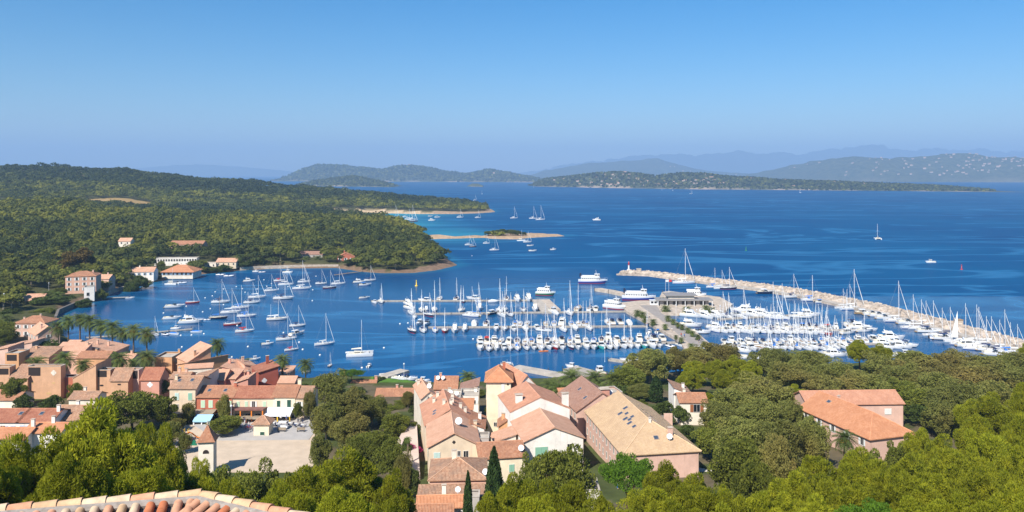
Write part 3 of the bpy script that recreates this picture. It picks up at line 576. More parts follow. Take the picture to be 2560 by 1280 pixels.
# ------------------------------------------------------------------ boats (bow towards +x, built about 10 m long)
def hull_rings(L, B, fb, sw, rake, n=11, bow=2.2, deep=0.4):
    out = []
    for i in range(n):
        t = i/(n-1); x = -L/2+L*t
        b = B/2*(sw+(1-sw)*math.sin(min(t/0.42, 1)*math.pi/2)) if t < 0.42 else B/2*max(0.015, 1-((t-0.42)/0.58)**bow)
        z = fb*(1+0.38*max(0, t-0.25)**1.4); k = rake*t**4; sk = -0.06*L*(1-t)**6
        out.append([(x, b, z), (x-k*.35, b*.97, z*.55), (x-k*.8, b*.82, .02), (x-k, b*.35, -deep), (x-k, -b*.35, -deep), (x-k*.8, -b*.82, .02), (x-k*.35, -b*.97, z*.55), (x, -b, z)])
    return out
def hull_parts(root, L, B, fb, sw, rake, hm, dm, boot=None, bow=2.2, inset=0.0):
    r = hull_rings(L, B, fb, sw, rake, bow=bow)
    b = MB(); b.rings(r, 0, caps=False, closed=False); b.poly(list(reversed(r[0])), 0)
    for i in range(len(r)-1):                                   # rubbing strake along the gunwale
        for s, q in ((1, 0), (-1, 7)):
            a0 = Vector(r[i][q]); a1 = Vector(r[i+1][q]); o = Vector((0, 0.05*s, 0)); u = Vector((0, 0, 0.07))
            b.poly([a0+o-u, a1+o-u, a1+o+u, a0+o+u] if s < 0 else [a1+o-u, a0+o-u, a0+o+u, a1+o+u], 0)
    b.build('hull', hm, root, True)
    d = MB()
    for i in range(len(r)-1):
        p0, p1 = r[i], r[i+1]; zz = -0.06-inset
        d.poly([(p0[7][0], p0[7][1]*.97, p0[7][2]+zz), (p1[7][0], p1[7][1]*.97, p1[7][2]+zz), (p1[0][0], p1[0][1]*.97, p1[0][2]+zz), (p0[0][0], p0[0][1]*.97, p0[0][2]+zz)])
    d.build('deck', dm, root)
    if boot:
        s = MB()
        for i in range(len(r)-1):
            for q, sg in ((2, 1), (5, -1)):
                def up(ring, h): a = Vector(ring[q]); c = Vector(ring[1 if q == 2 else 6]); return a+(c-a)*h+Vector((0, 0.02*sg, 0))
                qd = [up(r[i], -.02), up(r[i+1], -.02), up(r[i+1], .4), up(r[i], .4)]
                s.poly(qd if sg < 0 else list(reversed(qd)))
        s.build('waterline_stripe', boot, root)
    return r
def cabin(root, secs, m, name='cabin', win=None, wz=(0.4, 0.8)):
    """secs: (x, half width bottom, half width top, z0, z1)"""
    b = MB(); b.rings([[(x, -w0, z0), (x+dx, -w1, z1), (x+dx, w1, z1), (x, w0, z0)] for x, w0, w1, z0, z1, dx in secs], 0)
    o = b.build(name, m, root)
    if win:
        g = MB()
        for i in range(len(secs)-1):
            A, B_ = secs[i], secs[i+1]
            for s in (-1, 1):
                def pt(S_, f): return (S_[0]+S_[5]*f, s*(S_[1]+(S_[2]-S_[1])*f+0.025), S_[3]+(S_[4]-S_[3])*f)
                def mixp(p, q, f): return tuple(p[k]+(q[k]-p[k])*f for k in range(3))
                a0, a1, c1, c0 = pt(A, wz[0]), pt(B_, wz[0]), pt(B_, wz[1]), pt(A, wz[1])
                qd = [mixp(a0, a1, .08), mixp(a0, a1, .92), mixp(c0, c1, .92), mixp(c0, c1, .08)]
                g.poly(qd if s < 0 else list(reversed(qd)))
        for S_, sg in ((secs[0], -1), (secs[-1], 1)):           # end windows: windscreen and after door
            if S_[4]-S_[3] < 0.35: continue
            f0, f1 = wz; e = 0.03*sg
            q = [(S_[0]+S_[5]*f0+e, -(S_[1]+(S_[2]-S_[1])*f0)*.86, S_[3]+(S_[4]-S_[3])*f0), (S_[0]+S_[5]*f0+e, (S_[1]+(S_[2]-S_[1])*f0)*.86, S_[3]+(S_[4]-S_[3])*f0),
                 (S_[0]+S_[5]*f1+e, (S_[1]+(S_[2]-S_[1])*f1)*.86, S_[3]+(S_[4]-S_[3])*f1), (S_[0]+S_[5]*f1+e, -(S_[1]+(S_[2]-S_[1])*f1)*.86, S_[3]+(S_[4]-S_[3])*f1)]
            g.poly(q if sg > 0 else list(reversed(q)))
        g.build('window', win, o)
    return o
def rails(root, r, z, i0, i1, m='alu'):
    b = MB()
    for s in (0, 7):
        prev = None
        for i in range(i0, i1):
            p = Vector(r[i][s])*1.0; p.y *= .95; q = p+Vector((0, 0, z)); b.tube(p, q, .02, n=4)
            if prev is not None: b.tube(prev, q, .018, n=4)
            prev = q
    b.build('guard_rail', M[m], root)
PROTO = {}
def sailboat(key, hm, cover, boot=None, dm='deck', jib=True, mast=13.2, mizzen=False, spray=None, desc='', L=10.0, B=3.2, fb=0.95, sw=0.72, rake=0.9, mm='alu'):
    t = thing('sailing_boat', 'x', 'sailing boat'); PROTO[key] = t; t['desc'] = desc
    r = hull_parts(t, L, B, fb, sw, rake, M[hm], M[dm], M[boot] if boot else None)
    cabin(t, [(-0.9, .95, .85, fb-.05, fb+.42, 0), (1.2, .85, .72, fb, fb+.42, 0), (2.7, .5, .35, fb+.05, fb+.22, 0)], M['white' if dm != 'cream' else 'cream'], 'cabin', M['glass'], (.35, .8))
    c = MB(); c.box(-4.3, -.95, fb-.04, -1.0, -.78, fb+.28); c.box(-4.3, .78, fb-.04, -1.0, .95, fb+.28); c.box(-1.2, -.8, fb-.04, -1.0, .8, fb+.3)
    co = c.build('cockpit_coaming', M['white' if dm != 'cream' else 'cream'], t)
    s = MB(); s.box(-4.25, -.78, fb-.05, -1.2, .78, fb+.03); s.build('cockpit_sole', M['teak'], co)
    m = MB(); mx = .75; m.tube((mx, 0, fb+.3), (mx-.15, 0, mast), .105, .075, 6)
    for f in (.4, .7): m.box(mx-.16, -.75, mast*f, mx-.05, .75, mast*f+.05)
    mo = m.build('mast', M[mm], t)
    bo = MB(); bz = fb+1.35; bo.tube((mx-.1, 0, bz), (-3.2, 0, bz-.05), .08, .06, 5); boom = bo.build('boom', M[mm], t)
    cv = MB(); cv.rings([[(x, y*k, bz+.08+z*k) for y, z in ((-.2, 0), (-.13, .3), (0, .42), (.13, .3), (.2, 0))] for x, k in ((mx-.15, 1.15), (mx-1.2, 1), (-2, .75), (-3.2, .4))], 0); cv.build('sail_cover', M[cover], boom)
    st = MB(); bowx = L/2-.25; zb = r[-1][0][2]
    st.tube((bowx, 0, zb), (mx-.1, 0, mast*.95), .022, n=3); st.tube((-L/2+.1, 0, fb), (mx-.1, 0, mast), .022, n=3)
    for q in (-1, 1): st.tube((mx-.2, q*B*.46, fb+.1), (mx-.1, q*.75, mast*.7), .018, n=3); st.tube((mx-.1, q*.75, mast*.7), (mx-.1, 0, mast*.96), .018, n=3)
    st.build('stay_wire', M['wire'], mo)
    if jib:
        j = MB(); a = Vector((bowx-.1, 0, zb+.5)); e = Vector((mx+.1, 0, mast*.9)); j.tube(a, a.lerp(e, .25), .07, .13, 6); j.tube(a.lerp(e, .25), e, .13, .05, 6); j.build('furled_jib', M['sail' if cover != 'tarpb' else 'tarpb'], t)
    if spray:
        h = MB(); h.rings([[(x, y*k, fb+.3+z*k) for y, z in ((-.95, 0), (-.85, .55), (-.4, .8), (.4, .8), (.85, .55), (.95, 0))] for x, k in ((-1.6, 1.0), (-.9, .95), (-.2, .3))], 0); h.build('spray_hood', M[spray], t)
    if mizzen:
        z = MB(); z.tube((-3.3, 0, fb), (-3.35, 0, mast*.66), .09, .06, 6); mz = z.build('mizzen_mast', M[mm], t)
        z = MB(); z.tube((-3.3, 0, fb+1.3), (-5.2, 0, fb+1.3), .07, .05, 5); z.rings([[(x, y*k, fb+1.35+q*k) for y, q in ((-.15, 0), (0, .35), (.15, 0))] for x, k in ((-3.4, 1), (-5.1, .5))], 0); z.build('mizzen_boom', M[cover], mz)
    rails(t, r, .6, 0, 11)
    wl = MB(); wl.lathe([(.02, 0), (.28, .02), (.28, .08), (.02, .1)], 10, c=(-3.9, 0, fb+.75)); wl.tube((-3.9, 0, fb), (-3.9, 0, fb+.8), .08, n=5); wl.build('steering_pedestal', M['alu'], t)
    return t
sailboat('sw', 'white', 'tarpw', desc='white sailing boat')
sailboat('sd', 'white', 'tarpn', 'navy', spray='tarpn', desc='white sailing boat with dark sail cover')
sailboat('sb', 'white', 'tarpb', 'blue', jib=False, spray='tarpb', desc='white sailing boat with blue sail cover')
sailboat('sn', 'navy', 'tarpn', 'redp', desc='navy-hulled sailing boat')
sailboat('sr', 'redp', 'tarpn', None, desc='red-hulled sailing boat', mast=11.5)
sailboat('sk', 'cream', 'tarpb', 'navy', 'teak', desc='dark-decked cream sailing boat', mast=12)
sailboat('sg', 'navy', 'tarpb', None, 'cream', jib=False, desc='dark-hulled sailing boat with cream deck', mast=12.5, mm='teak')
sailboat('ke', 'white', 'sail', 'navy', 'cream', mizzen=True, desc='two-masted white sailing boat', L=11.0, B=3.5, fb=1.05, spray='tarpw')
sailboat('st', 'white', 'tarpw', 'blue', desc='tall-masted white sailing boat', mast=17.5, L=11, B=3.4, spray='tarpw')
sailboat('sc', 'white', 'tarpr', 'redp', desc='white sailing boat with red sail cover', spray='tarpr')
def motorboat(key, hm='white', fly=False, hard=True, cover=None, boot=None, arch=True, outb=False, desc='', L=9.5, B=3.1, fb=1.15, canopy=None, house=False, stripe=None):
    t = thing('motor_boat', 'x', 'motor boat'); PROTO[key] = t; t['desc'] = desc
    r = hull_parts(t, L, B, fb, .88, 1.3, M[hm], M['deck'], M[boot] if boot else None, bow=2.6)
    if cover:
        c = MB(); c.rings([[(x, y*w_, fb+z*h) for y, z in ((-1, 0), (-.8, .55), (0, 1), (.8, .55), (1, 0))] for x, w_, h in ((-L*.47, 1.35, .7), (-L*.2, 1.45, 1.5), (L*.1, 1.4, 1.25), (L*.3, 1.1, .6), (L*.45, .35, .4))], 0); c.build('boat_cover', M[cover], t)
        return t
    if house:      # small fishing launch: upright wheelhouse forward
        cabin(t, [(-.9, .95, .9, fb-.06, fb+1.75, 0), (.9, .9, .82, fb, fb+1.75, .15), ], M['white'], 'wheelhouse', M['glass'], (.52, .85))
        rf = MB(); rf.box(-1.2, -1.05, fb+1.76, 1.4, 1.05, fb+1.84); rf.build('wheelhouse_roof', M['white'], t)
        cabin(t, [(1.1, .85, .7, fb, fb+.5, 0), (2.9, .5, .35, fb+.1, fb+.35, 0)], M['white'], 'forward_cabin')
    elif fly:
        hh = fb+1.35
        cabin(t, [(-2.3, 1.25, 1.15, fb-.06, hh, 0), (.9, 1.2, 1.0, fb, hh, -.25), (2.2, 1.0, .7, fb+.1, fb+.62, -.3), (3.4, .6, .3, fb+.2, fb+.3, 0)], M['white'], 'cabin', M['glass'], (.42, .86))
        f = MB(); f.rings([[(x, -w_, hh+.02), (x+dx, -w_*.97, hh+.02+h), (x+dx, w_*.97, hh+.02+h), (x, w_, hh+.02)] for x, w_, h, dx in ((-3.4, 1.2, .12, 0), (-1.0, 1.2, .55, 0), (.4, 1.05, .7, -.1), (.9, .8, .2, -.2))], 0); fo = f.build('flybridge', M['white'], t)
        s = MB(); s.box(-2.2, -.8, hh+.3, -1.4, .8, hh+.85); s.build('helm_seat', M['cream'], fo)
        a = MB(); a.rings([[(x-.25, y, z), (x+.2, y, z), (x+.2, y*.9, z+.001), (x-.25, y*.9, z+.001)] for x, y, z in ((-2.4, 1.15, hh), (-2.7, .95, hh+1.15), (-2.75, 0.01, hh+1.3), (-2.7, -.95, hh+1.15), (-2.4, -1.15, hh))], 0); a.tube((-2.7, 0, hh+1.2), (-2.7, 0, hh+2.6), .03, n=4); a.build('radar_arch', M['white'], t)
    else:
        cabin(t, [(-.6, 1.2, 1.05, fb-.06, fb+.55, 0), (1.2, 1.05, .8, fb, fb+.5, 0), (3.3, .5, .3, fb+.2, fb+.32, 0)], M['white'], 'foredeck_cabin', M['glass'], (.3, .7))
        g = MB(); g.rings([[(x, -w0, z0), (x-.5, -w1, z1), (x-.5, w1, z1), (x, w0, z0)] for x, w0, w1, z0, z1 in ((-.7, 1.2, 1.05, fb+.5, fb+1.0), (.5, 1.05, .8, fb+.5, fb+1.05), (.75, .9, .7, fb+.5, fb+.95))], 0); g.build('windscreen', M['glass'], t)
        if hard or canopy:
            hd = MB(); hd.rings([[(x, y*k, fb+1.35+z) for y, z in ((-1.1, 0), (-.8, .22), (.8, .22), (1.1, 0))] for x, k in ((-3.0, .95), (-1.2, 1), (.2, .8))], 0); hd.build('canopy' if canopy else 'hard_top', M[canopy or 'white'], t)
            p = MB()
            for sx in (-2.8, -.3):
                for sy in (-1, 1): p.tube((sx, sy*1.15, fb), (sx, sy*1.0, fb+1.4), .035, n=4)
            p.build('canopy_post', M['alu'], t)
    co = MB(); co.box(-L*.47, -1.3, fb-.05, -L*.2, -1.12, fb+.3); co.box(-L*.47, 1.12, fb-.05, -L*.2, 1.3, fb+.3); co.box(-L*.47, -1.1, fb-.05, -L*.43, 1.1, fb+.42); co.build('cockpit_seat', M['cream'], t)
    if outb:
        e = MB(); e.box(-L/2-.55, -.28, .35, -L/2-.02, .28, 1.5); e.box(-L/2-.4, -.1, -.4, -L/2-.2, .1, .35); e.build('outboard_motor', M['black'], t)
    else:
        e = MB(); e.box(-L/2-.7, -1.2, .28, -L/2+.02, 1.2, .38); e.build('bathing_platform', M['teak'], t)
    rails(t, r, .55, 5, 11)
    return t
motorboat('mo', arch=True, hard=False, desc='white open motor boat')
motorboat('mh', hard=True, desc='white motor boat with hard top')
motorboat('mf', fly=True, desc='white motor boat with flybridge', L=10.5, B=3.5, fb=1.3)
motorboat('mn', hm='navy', hard=True, desc='navy-hulled motor boat')
motorboat('mb', canopy='tarpb', boot='blue', desc='white motor boat under blue canopy', outb=True)
motorboat('mk', canopy='tarpn', boot='navy', desc='white motor boat under navy canopy')
motorboat('mc', cover='tarpw', desc='motor boat wrapped in pale cover')
motorboat('ml', house=True, desc='white launch with small wheelhouse', L=8.5, B=2.9, outb=True)
motorboat('mx', hm='redp', house=True, desc='red-hulled fishing boat', L=8.5, B=2.9)
motorboat('mt', hm='teal', hard=False, desc='turquoise-hulled motor boat', outb=True)
motorboat('mr', canopy='tarpr', desc='white motor boat under red canopy')
motorboat('mw', hm='teak', hard=True, desc='varnished wooden motor boat')
def small(key, name, cat, desc): t = thing(name, 'x', cat); PROTO[key] = t; t['desc'] = desc; return t
t = small('rb', 'inflatable_boat', 'dinghy', 'grey and black inflatable boat')   # tubes, floor, console, outboard
b = MB(); path = [(-2.6, 1.0, .35), (0.8, 1.0, .38), (1.9, .75, .45), (2.7, .25, .6), (2.85, 0, .62), (2.7, -.25, .6), (1.9, -.75, .45), (.8, -1.0, .38), (-2.6, -1.0, .35)]
for p, q in zip(path, path[1:]): b.tube(p, q, .3, n=8)
b.build('buoyancy_tube', M['fender'], t, True)
b = MB(); b.poly([(-2.6, -.9, .12), (1.8, -.7, .12), (2.6, 0, .3), (1.8, .7, .12), (-2.6, .9, .12)]); b.box(-2.6, -.9, -.1, -2.5, .9, .6); b.build('floor', M['deck'], t)
b = MB(); b.box(-.5, -.35, .12, .1, .35, 1.0); b.box(-1.5, -.5, .12, -1.0, .5, .6); b.build('console', M['black'], t)
b = MB(); b.box(-3.1, -.25, .4, -2.62, .25, 1.35); b.box(-2.95, -.08, -.4, -2.75, .08, .4); b.build('outboard_motor', M['black'], t)
t = small('db', 'sailing_dinghy', 'dinghy', 'small sailing dinghy under blue tarpaulin')
hull_parts(t, 5.2, 1.9, .55, .8, .4, M['white'], M['deck'])
b = MB(); b.rings([[(x, y*w_, .52+z*h) for y, z in ((-1, 0), (0, 1), (1, 0))] for x, w_, h in ((-2.3, .78, .25), (0, .95, .5), (1.5, .6, .3))], 0); b.build('tarpaulin', M['tarpb'], t)
b = MB(); b.tube((1.0, 0, .5), (.8, 0, 6.4), .06, .045, 5); b.build('mast', M['alu'], t)
t = small('ds', 'rowing_boat', 'dinghy', 'small white open dinghy'); hull_parts(t, 4.2, 1.6, .5, .75, .4, M['white'], M['teak'], inset=.2)
b = MB()
for x in (-1.2, 0.1, 1.1): b.box(x-.15, -.65, .4, x+.15, .65, .46)
b.build('thwart', M['teak'], t)
t = small('do', 'kayak', 'kayak', 'orange kayak lying beside the pontoon'); hull_parts(t, 4.2, .8, .3, .1, .2, M['orange'], M['orange'], bow=1.8); b = MB(); b.box(-.6, -.22, .3, .3, .22, .34); b.build('cockpit', M['black'], t)
t = small('ca', 'catamaran', 'catamaran', 'cream catamaran sailing boat')   # two hulls, bridge deck, cabin, mast
for s in (-1, 1):
    rr = hull_rings(11, 1.25, 1.1, .7, .6); bb = MB(); bb.rings([[(x, y+s*2.4, z) for x, y, z in ring] for ring in rr], 0, caps=False, closed=False); bb.poly([(x, y+s*2.4, z) for x, y, z in reversed(rr[0])]); bb.rings([[(rr[i][0][0], rr[i][0][1]*.96+s*2.4, rr[i][0][2]-.02), (rr[i][7][0], rr[i][7][1]*.96+s*2.4, rr[i][0][2]-.02)] for i in range(11)], 0, caps=False, closed=False); bb.build('hull', M['white'], t, True)
b = MB(); b.box(-4.6, -2.3, .75, 1.2, 2.3, 1.12); b.tube((3.6, -2.4, 1.1), (3.6, 2.4, 1.1), .1); b.build('bridge_deck', M['cream'], t)
cabin(t, [(-2.6, 1.7, 1.4, 1.12, 1.75, .2), (.4, 1.6, 1.2, 1.12, 1.7, -.1), (1.6, 1.0, .7, 1.12, 1.25, 0)], M['cream'], 'cabin', M['glass'], (.3, .75))
b = MB(); b.poly([(1.2, -1.9, 1.05), (3.6, -1.9, 1.05), (3.6, 1.9, 1.05), (1.2, 1.9, 1.05)]); b.build('trampoline', M['deck'], t)
b = MB(); b.tube((.7, 0, 1.2), (.6, 0, 14.5), .11, .08, 6); b.box(.55, -.8, 8, .65, .8, 8.06); mo = b.build('mast', M['alu'], t)
b = MB(); b.tube((.6, 0, 2.6), (-3.6, 0, 2.5), .09, .07, 5); bo = b.build('boom', M['alu'], t)
b = MB(); b.rings([[(x, y*k, 2.65+z*k) for y, z in ((-.22, 0), (0, .5), (.22, 0))] for x, k in ((.5, 1.2), (-3.5, .5))], 0); b.build('sail_cover', M['cream'], bo)
b = MB(); b.tube((3.6, 0, 1.15), (.65, 0, 13.5), .025, n=3); b.tube((-1, 2.4, 1.1), (.6, 0, 12.5), .02, n=3); b.tube((-1, -2.4, 1.1), (.6, 0, 12.5), .02, n=3); b.build('stay_wire', M['wire'], mo)
t = small('sl', 'sailing_boat', 'sailing boat', 'white sailing boat under full sail')   # sails up
r = hull_parts(t, 10, 3.2, .95, .72, .9, M['white'], M['deck'])
cabin(t, [(-.9, .95, .85, .9, 1.37, 0), (1.2, .85, .72, .95, 1.37, 0), (2.7, .5, .35, 1, 1.17, 0)], M['white'], 'cabin', M['glass'], (.35, .8))
b = MB(); b.tube((.75, 0, 1.2), (.6, 0, 14), .1, .07, 6); b.build('mast', M['alu'], t)
def sailcloth(name, a, e, c, belly):
    g = MB(); n = 6; rows = []
    for i in range(n+1):
        f = i/n; p = Vector(a).lerp(Vector(e), f); q = Vector(c).lerp(Vector(e), f); rows.append([tuple(p.lerp(q, k/4)+Vector((0, belly*math.sin(k/4*math.pi)*(1-f)+.02, 0))) for k in range(5)])
    for i in range(n):
        for k in range(4): g.poly([rows[i][k], rows[i][k+1], rows[i+1][k+1], rows[i+1][k]])
    o = g.build(name, M['sail'], t); md = o.modifiers.new('thickness', 'SOLIDIFY'); md.thickness = .03; return o
sailcloth('mainsail', (.6, 0, 2.2), (.55, 0, 13.8), (-2.0, .35, 2.2), .3)
def ferry(hm, desc, L, B, key, stack=True, band=True):
    t = thing('ferry', desc, 'ferry'); PROTO[key] = t
    r = hull_parts(t, L, B, 2.1, .9, 2.2, M[hm], M['deck'], M['redp'], bow=2.8)
    b = MB(); rr = hull_rings(L, B, 2.1, .9, 2.2, bow=2.8)
    b.rings([[(p[0][0], p[0][1]*1.01, p[0][2]-.55), (p[0][0], p[0][1]*1.01, p[0][2]+.45), (p[0][0], p[7][1]*1.01, p[0][2]+.45), (p[0][0], p[7][1]*1.01, p[0][2]-.55)] for p in rr], 0, caps=False); b.build('bulwark', M['white'], t)
    x0, x1 = -L*.40, L*.27; w_ = B*.42
    cabin(t, [(x0, w_, w_, 2.0, 4.5, 0), (x0+(x1-x0)*.25, w_, w_, 2.0, 4.5, 0), (x0+(x1-x0)*.5, w_, w_, 2.1, 4.5, 0), (x0+(x1-x0)*.75, w_, w_*.98, 2.2, 4.5, 0), (x1, w_*.85, w_*.8, 2.4, 4.5, -.5)], M['white'], 'saloon', None)
    g = MB(); n = int((x1-x0)/1.5)
    for i in range(n):
        x = x0+.5+i*1.5
        for s in (-1, 1): g.box(x, s*w_-.03, 3.2, x+.85, s*w_+.03, 3.95)
    for y in (-1.8, -.6, .6): g.box(x1-.45, y, 3.2, x1-.05, y+.9, 3.95)
    g.build('saloon_window', M['glass'], t)
    u = MB(); u.box(x0-.3, -w_-.15, 4.5, x1-1.0, w_+.15, 4.62)
    for s in (-1, 1):
        u.box(x0-.2, s*w_-.03, 4.62, x1-4.2, s*w_+.03, 5.45)
    ud = u.build('upper_deck', M['white'], t)
    bn = MB()
    for i in range(int((x1-x0-6)/1.3)): bn.box(x0+.6+i*1.3, -w_*.8, 4.62, x0+1.0+i*1.3, w_*.8, 5.1)
    bn.build('bench', M['deck'], ud)
    cabin(t, [(x1-4.4, w_*.8, w_*.75, 4.6, 6.9, 0), (x1-2.2, w_*.78, w_*.7, 4.6, 6.9, 0), (x1-1.0, w_*.6, w_*.5, 4.6, 6.9, .3)], M['white'], 'wheelhouse', M['glass'], (.5, .85))
    ms = MB(); ms.tube((x1-3.2, 0, 6.9), (x1-3.5, 0, 9.6), .14, .06, 5); ms.box(x1-3.5, -.9, 7.9, x1-3.3, .9, 8.05); ms.box(x1-3.3, -.6, 7.3, x1-2.6, .6, 7.45); ms.build('mast', M['white'], t)
    if stack:
        for sg in (-1, 1): f = MB(); f.box(x0-1.2, sg*w_*.68-.6, 4.5, x0+.1, sg*w_*.68+.6, 7.2); f.build('funnel', M['navy'], t)
    rails(t, rr, 1.35, 6, 11, 'white'); return t
ferry('blue', 'blue and white passenger ferry steaming out past the jetty', 21, 6.2, 'f1')
ferry('green', 'green and white passenger boat turning outside the pontoons', 15, 5.2, 'f3', False)
ferry('white', 'large white passenger launch moored beside the quay root', 16, 5.2, 'f4', False)
ferry('white', 'long white tour boat moored behind the flat grey harbour building', 14, 4.4, 'f5', False)
for f in list(PROTO.values()): f.location = (0, -60, -30)
USED = set()
def boat(kind, px, py, ln, hd, label, group=None, base=None):
    """ln metres over all, hd degrees: 0 bow to the right, 90 bow away from the viewer"""
    L0 = {'mf': 10.5, 'ke': 11, 'st': 11, 'rb': 5.9, 'db': 5.2, 'ds': 4.2, 'do': 4.2, 'ca': 11, 'ml': 8.5, 'mx': 8.5, 'f1': 21, 'f3': 15, 'f4': 16, 'f5': 14}.get(kind, 9.5 if kind[0] == 'm' else 10)
    if kind in USED: o = copy_tree(PROTO[kind])
    else: o = PROTO[kind]; USED.add(kind)
    x, y, _ = W(px, py, 0.0); o.location = (x, y, 0); k = ln/L0; o.scale = (k, k, k); o.rotation_euler = (0, 0, R(hd))
    if 'desc' in o: del o['desc']
    o['label'] = label
    if group: o['group'] = group
    return o
DESCS = {k: (o['desc'] if 'desc' in o else '') for k, o in PROTO.items()}
def row(lst, end, phrase, group):
    """boats along one line, in order; each label counts from a named end"""
    for i, (k, px, py, ln, hd) in enumerate(lst):
        boat(k, px, py, ln, hd, f'{DESCS[k]}, {ordw(i)} from {end} {phrase}', group)
# ------------------------------------------------------------------ moored boats in the bay, one by one
BAY = [('mo',438,769,10.2,12,'white open motor cruiser moored behind the palm-lined quay'),('sr',482,758,7.6,8,'small red-hulled sailing boat moored nearest the left part of the bay'),('sd',552,757,10,10,'white sailing boat moored alone between the red one and the cluster'),
 ('mo',431,798,8.6,10,'white motor cruiser moored closest to the short wooden pier'),('mf',479,808,11.5,12,'big white flybridge cruiser near the short wooden pier'),('sg',546,797,9,14,'dark-hulled sailing boat with cream deck towing a dinghy'),('rb',517,800,3.6,14,'tiny grey inflatable towed behind the dark-hulled sailing boat'),
 ('sw',577,783,10,12,'white sailing boat half hidden beside the blue-covered one'),('sb',601,771,9.4,12,'white sailing boat with blue sail cover in the middle cluster'),('sw',643,745,10,10,'white sailing boat in the upper middle of the cluster'),('sd',630,758,9,12,'white sailing boat moored just below the upper middle one'),
 ('sb',617,792,9.4,12,'white sailing boat carrying blue canvas astern, cluster front'),('sr',582,813,8.3,14,'red-brown sailing boat in front of the middle cluster'),('sc',612,830,8.4,18,'white sailing boat with red sail cover in front of cluster'),('db',436,836,5.4,-28,'dinghy under blue tarpaulin at the wooden pier head'),
 ('db',492,831,5.4,-10,'dinghy under blue tarpaulin beyond the tip of the pier'),('rb',414,837,4.4,-35,'black inflatable boat tied to the wooden pier'),('sw',386,838,6.5,-30,'small white sailing boat tied at the pier among palms'),('ml',440,823,4.6,0,'small white launch lying behind the wooden pier'),
 ('mf',623,704,7.4,14,'white flybridge boat moored close under the beach wall'),('ca',430,711,8,-4,'white catamaran pulled up at the small beach'),('rb',455,708,6,-5,'inflatable boat beside the beached white catamaran'),('rb',552,688,7,-14,'pale inflatable lying at the beach wall, first of two'),('rb',572,691,7,-4,'pale inflatable lying at the beach wall, second of two'),
 ('ml',640,680,5,-5,'small white launch close to the far beach wall'),('rb',655,681,5,-3,'inflatable boat beside the launch at the far beach wall'),('sw',677,728,8,10,'white sailing boat moored below the big white launch'),('sc',699,703,7.5,8,'white sailing boat with red sail cover near the beach wall'),('ml',720,683,7.5,-15,'big white launch moored near the stone shore wall'),
 ('sw',715,713,9.6,8,'cream-decked white sailing boat beside the red-covered one'),('sw',760,706,8.2,8,'white sailing boat half hidden behind the tall one'),('st',754,723,11.2,10,'tall-masted white sailing boat moored off the stone shore wall'),('sd',709,748,11.6,10,'longest white sailing boat in the middle of the bay'),('sd',803,710,7.4,8,'small white sailing boat moored off the thin jetty'),
 ('sn',824,721,8.6,12,'red and navy boat moored off the thin jetty'),('sw',846,711,9,10,'white sailing boat moored at the end of the thin jetty'),('mf',899,707,8,20,'white flybridge boat rafted near the headland jetty'),('mb',913,714,8,18,'blue-topped motor boat rafted near the headland jetty'),('sd',925,702,8,14,'white sailing boat rafted behind the headland flybridge boat'),
 ('mo',912,746,6.2,28,'open motor boat leaving the pontoons with people aboard'),('ke',693,800,10,12,'cream two-masted sailing boat in the open middle of bay'),('sd',744,816,7.6,16,'white sailing boat with dark cover in front of two-master'),('sd',716,850,8.8,20,'white sailing boat rafted against a cabin boat, bay front'),('mh',743,837,8.2,55,'white cabin boat rafted beside a sailing boat, bay front'),
 ('st',812,862,8.4,25,'tall-masted white sailing boat alone in the open water'),('ml',669,862,5,22,'small white open boat alone in front of the bay'),('sc',729,876,5.6,25,'small white sailing boat with red cover near the palms'),('ca',900,888,10.6,12,'cream catamaran moored alone before the pontoons'),('sn',825,915,4,85,'tiny dark sailing boat with brown mast near the square'),
 ('ml',923,917,3.6,75,'small white launch with outboard near the stone slipway'),('ml',637,900,4.4,30,'small white motor boat behind the pink terraces'),('ds',680,914,4,30,'white open dinghy between the quay palms'),('ds',765,931,3,10,'white dinghy lying below the lone waterside palm'),('ds',325,746,5,5,'white dinghy tied at the stone wall pier')]
for k, px, py, ln, hd, lb in BAY: boat(k, px, py, ln, hd+rnd.uniform(-3, 3), lb, 'boats moored in the bay')
boat('f1', 1482, 708, 19, -6, 'blue and white passenger ferry steaming out past the jetty', 'passenger ferries')
ff = copy_tree(PROTO['f1']); x, y, _ = W(1597, 750); ff.location = (x, y, 0); ff.rotation_euler = (0, 0, R(-8)); ff['label'] = 'blue and white passenger ferry moored along the quay'; ff['group'] = 'passenger ferries'
boat('f3', 1364, 738, 11.8, -14, 'green and white passenger boat turning outside the pontoons'); boat('f4', 1537, 772, 13, -38, 'large white passenger launch moored beside the quay root'); boat('f5', 1739, 744, 12, -6, 'long white tour boat moored behind the flat grey harbour building')
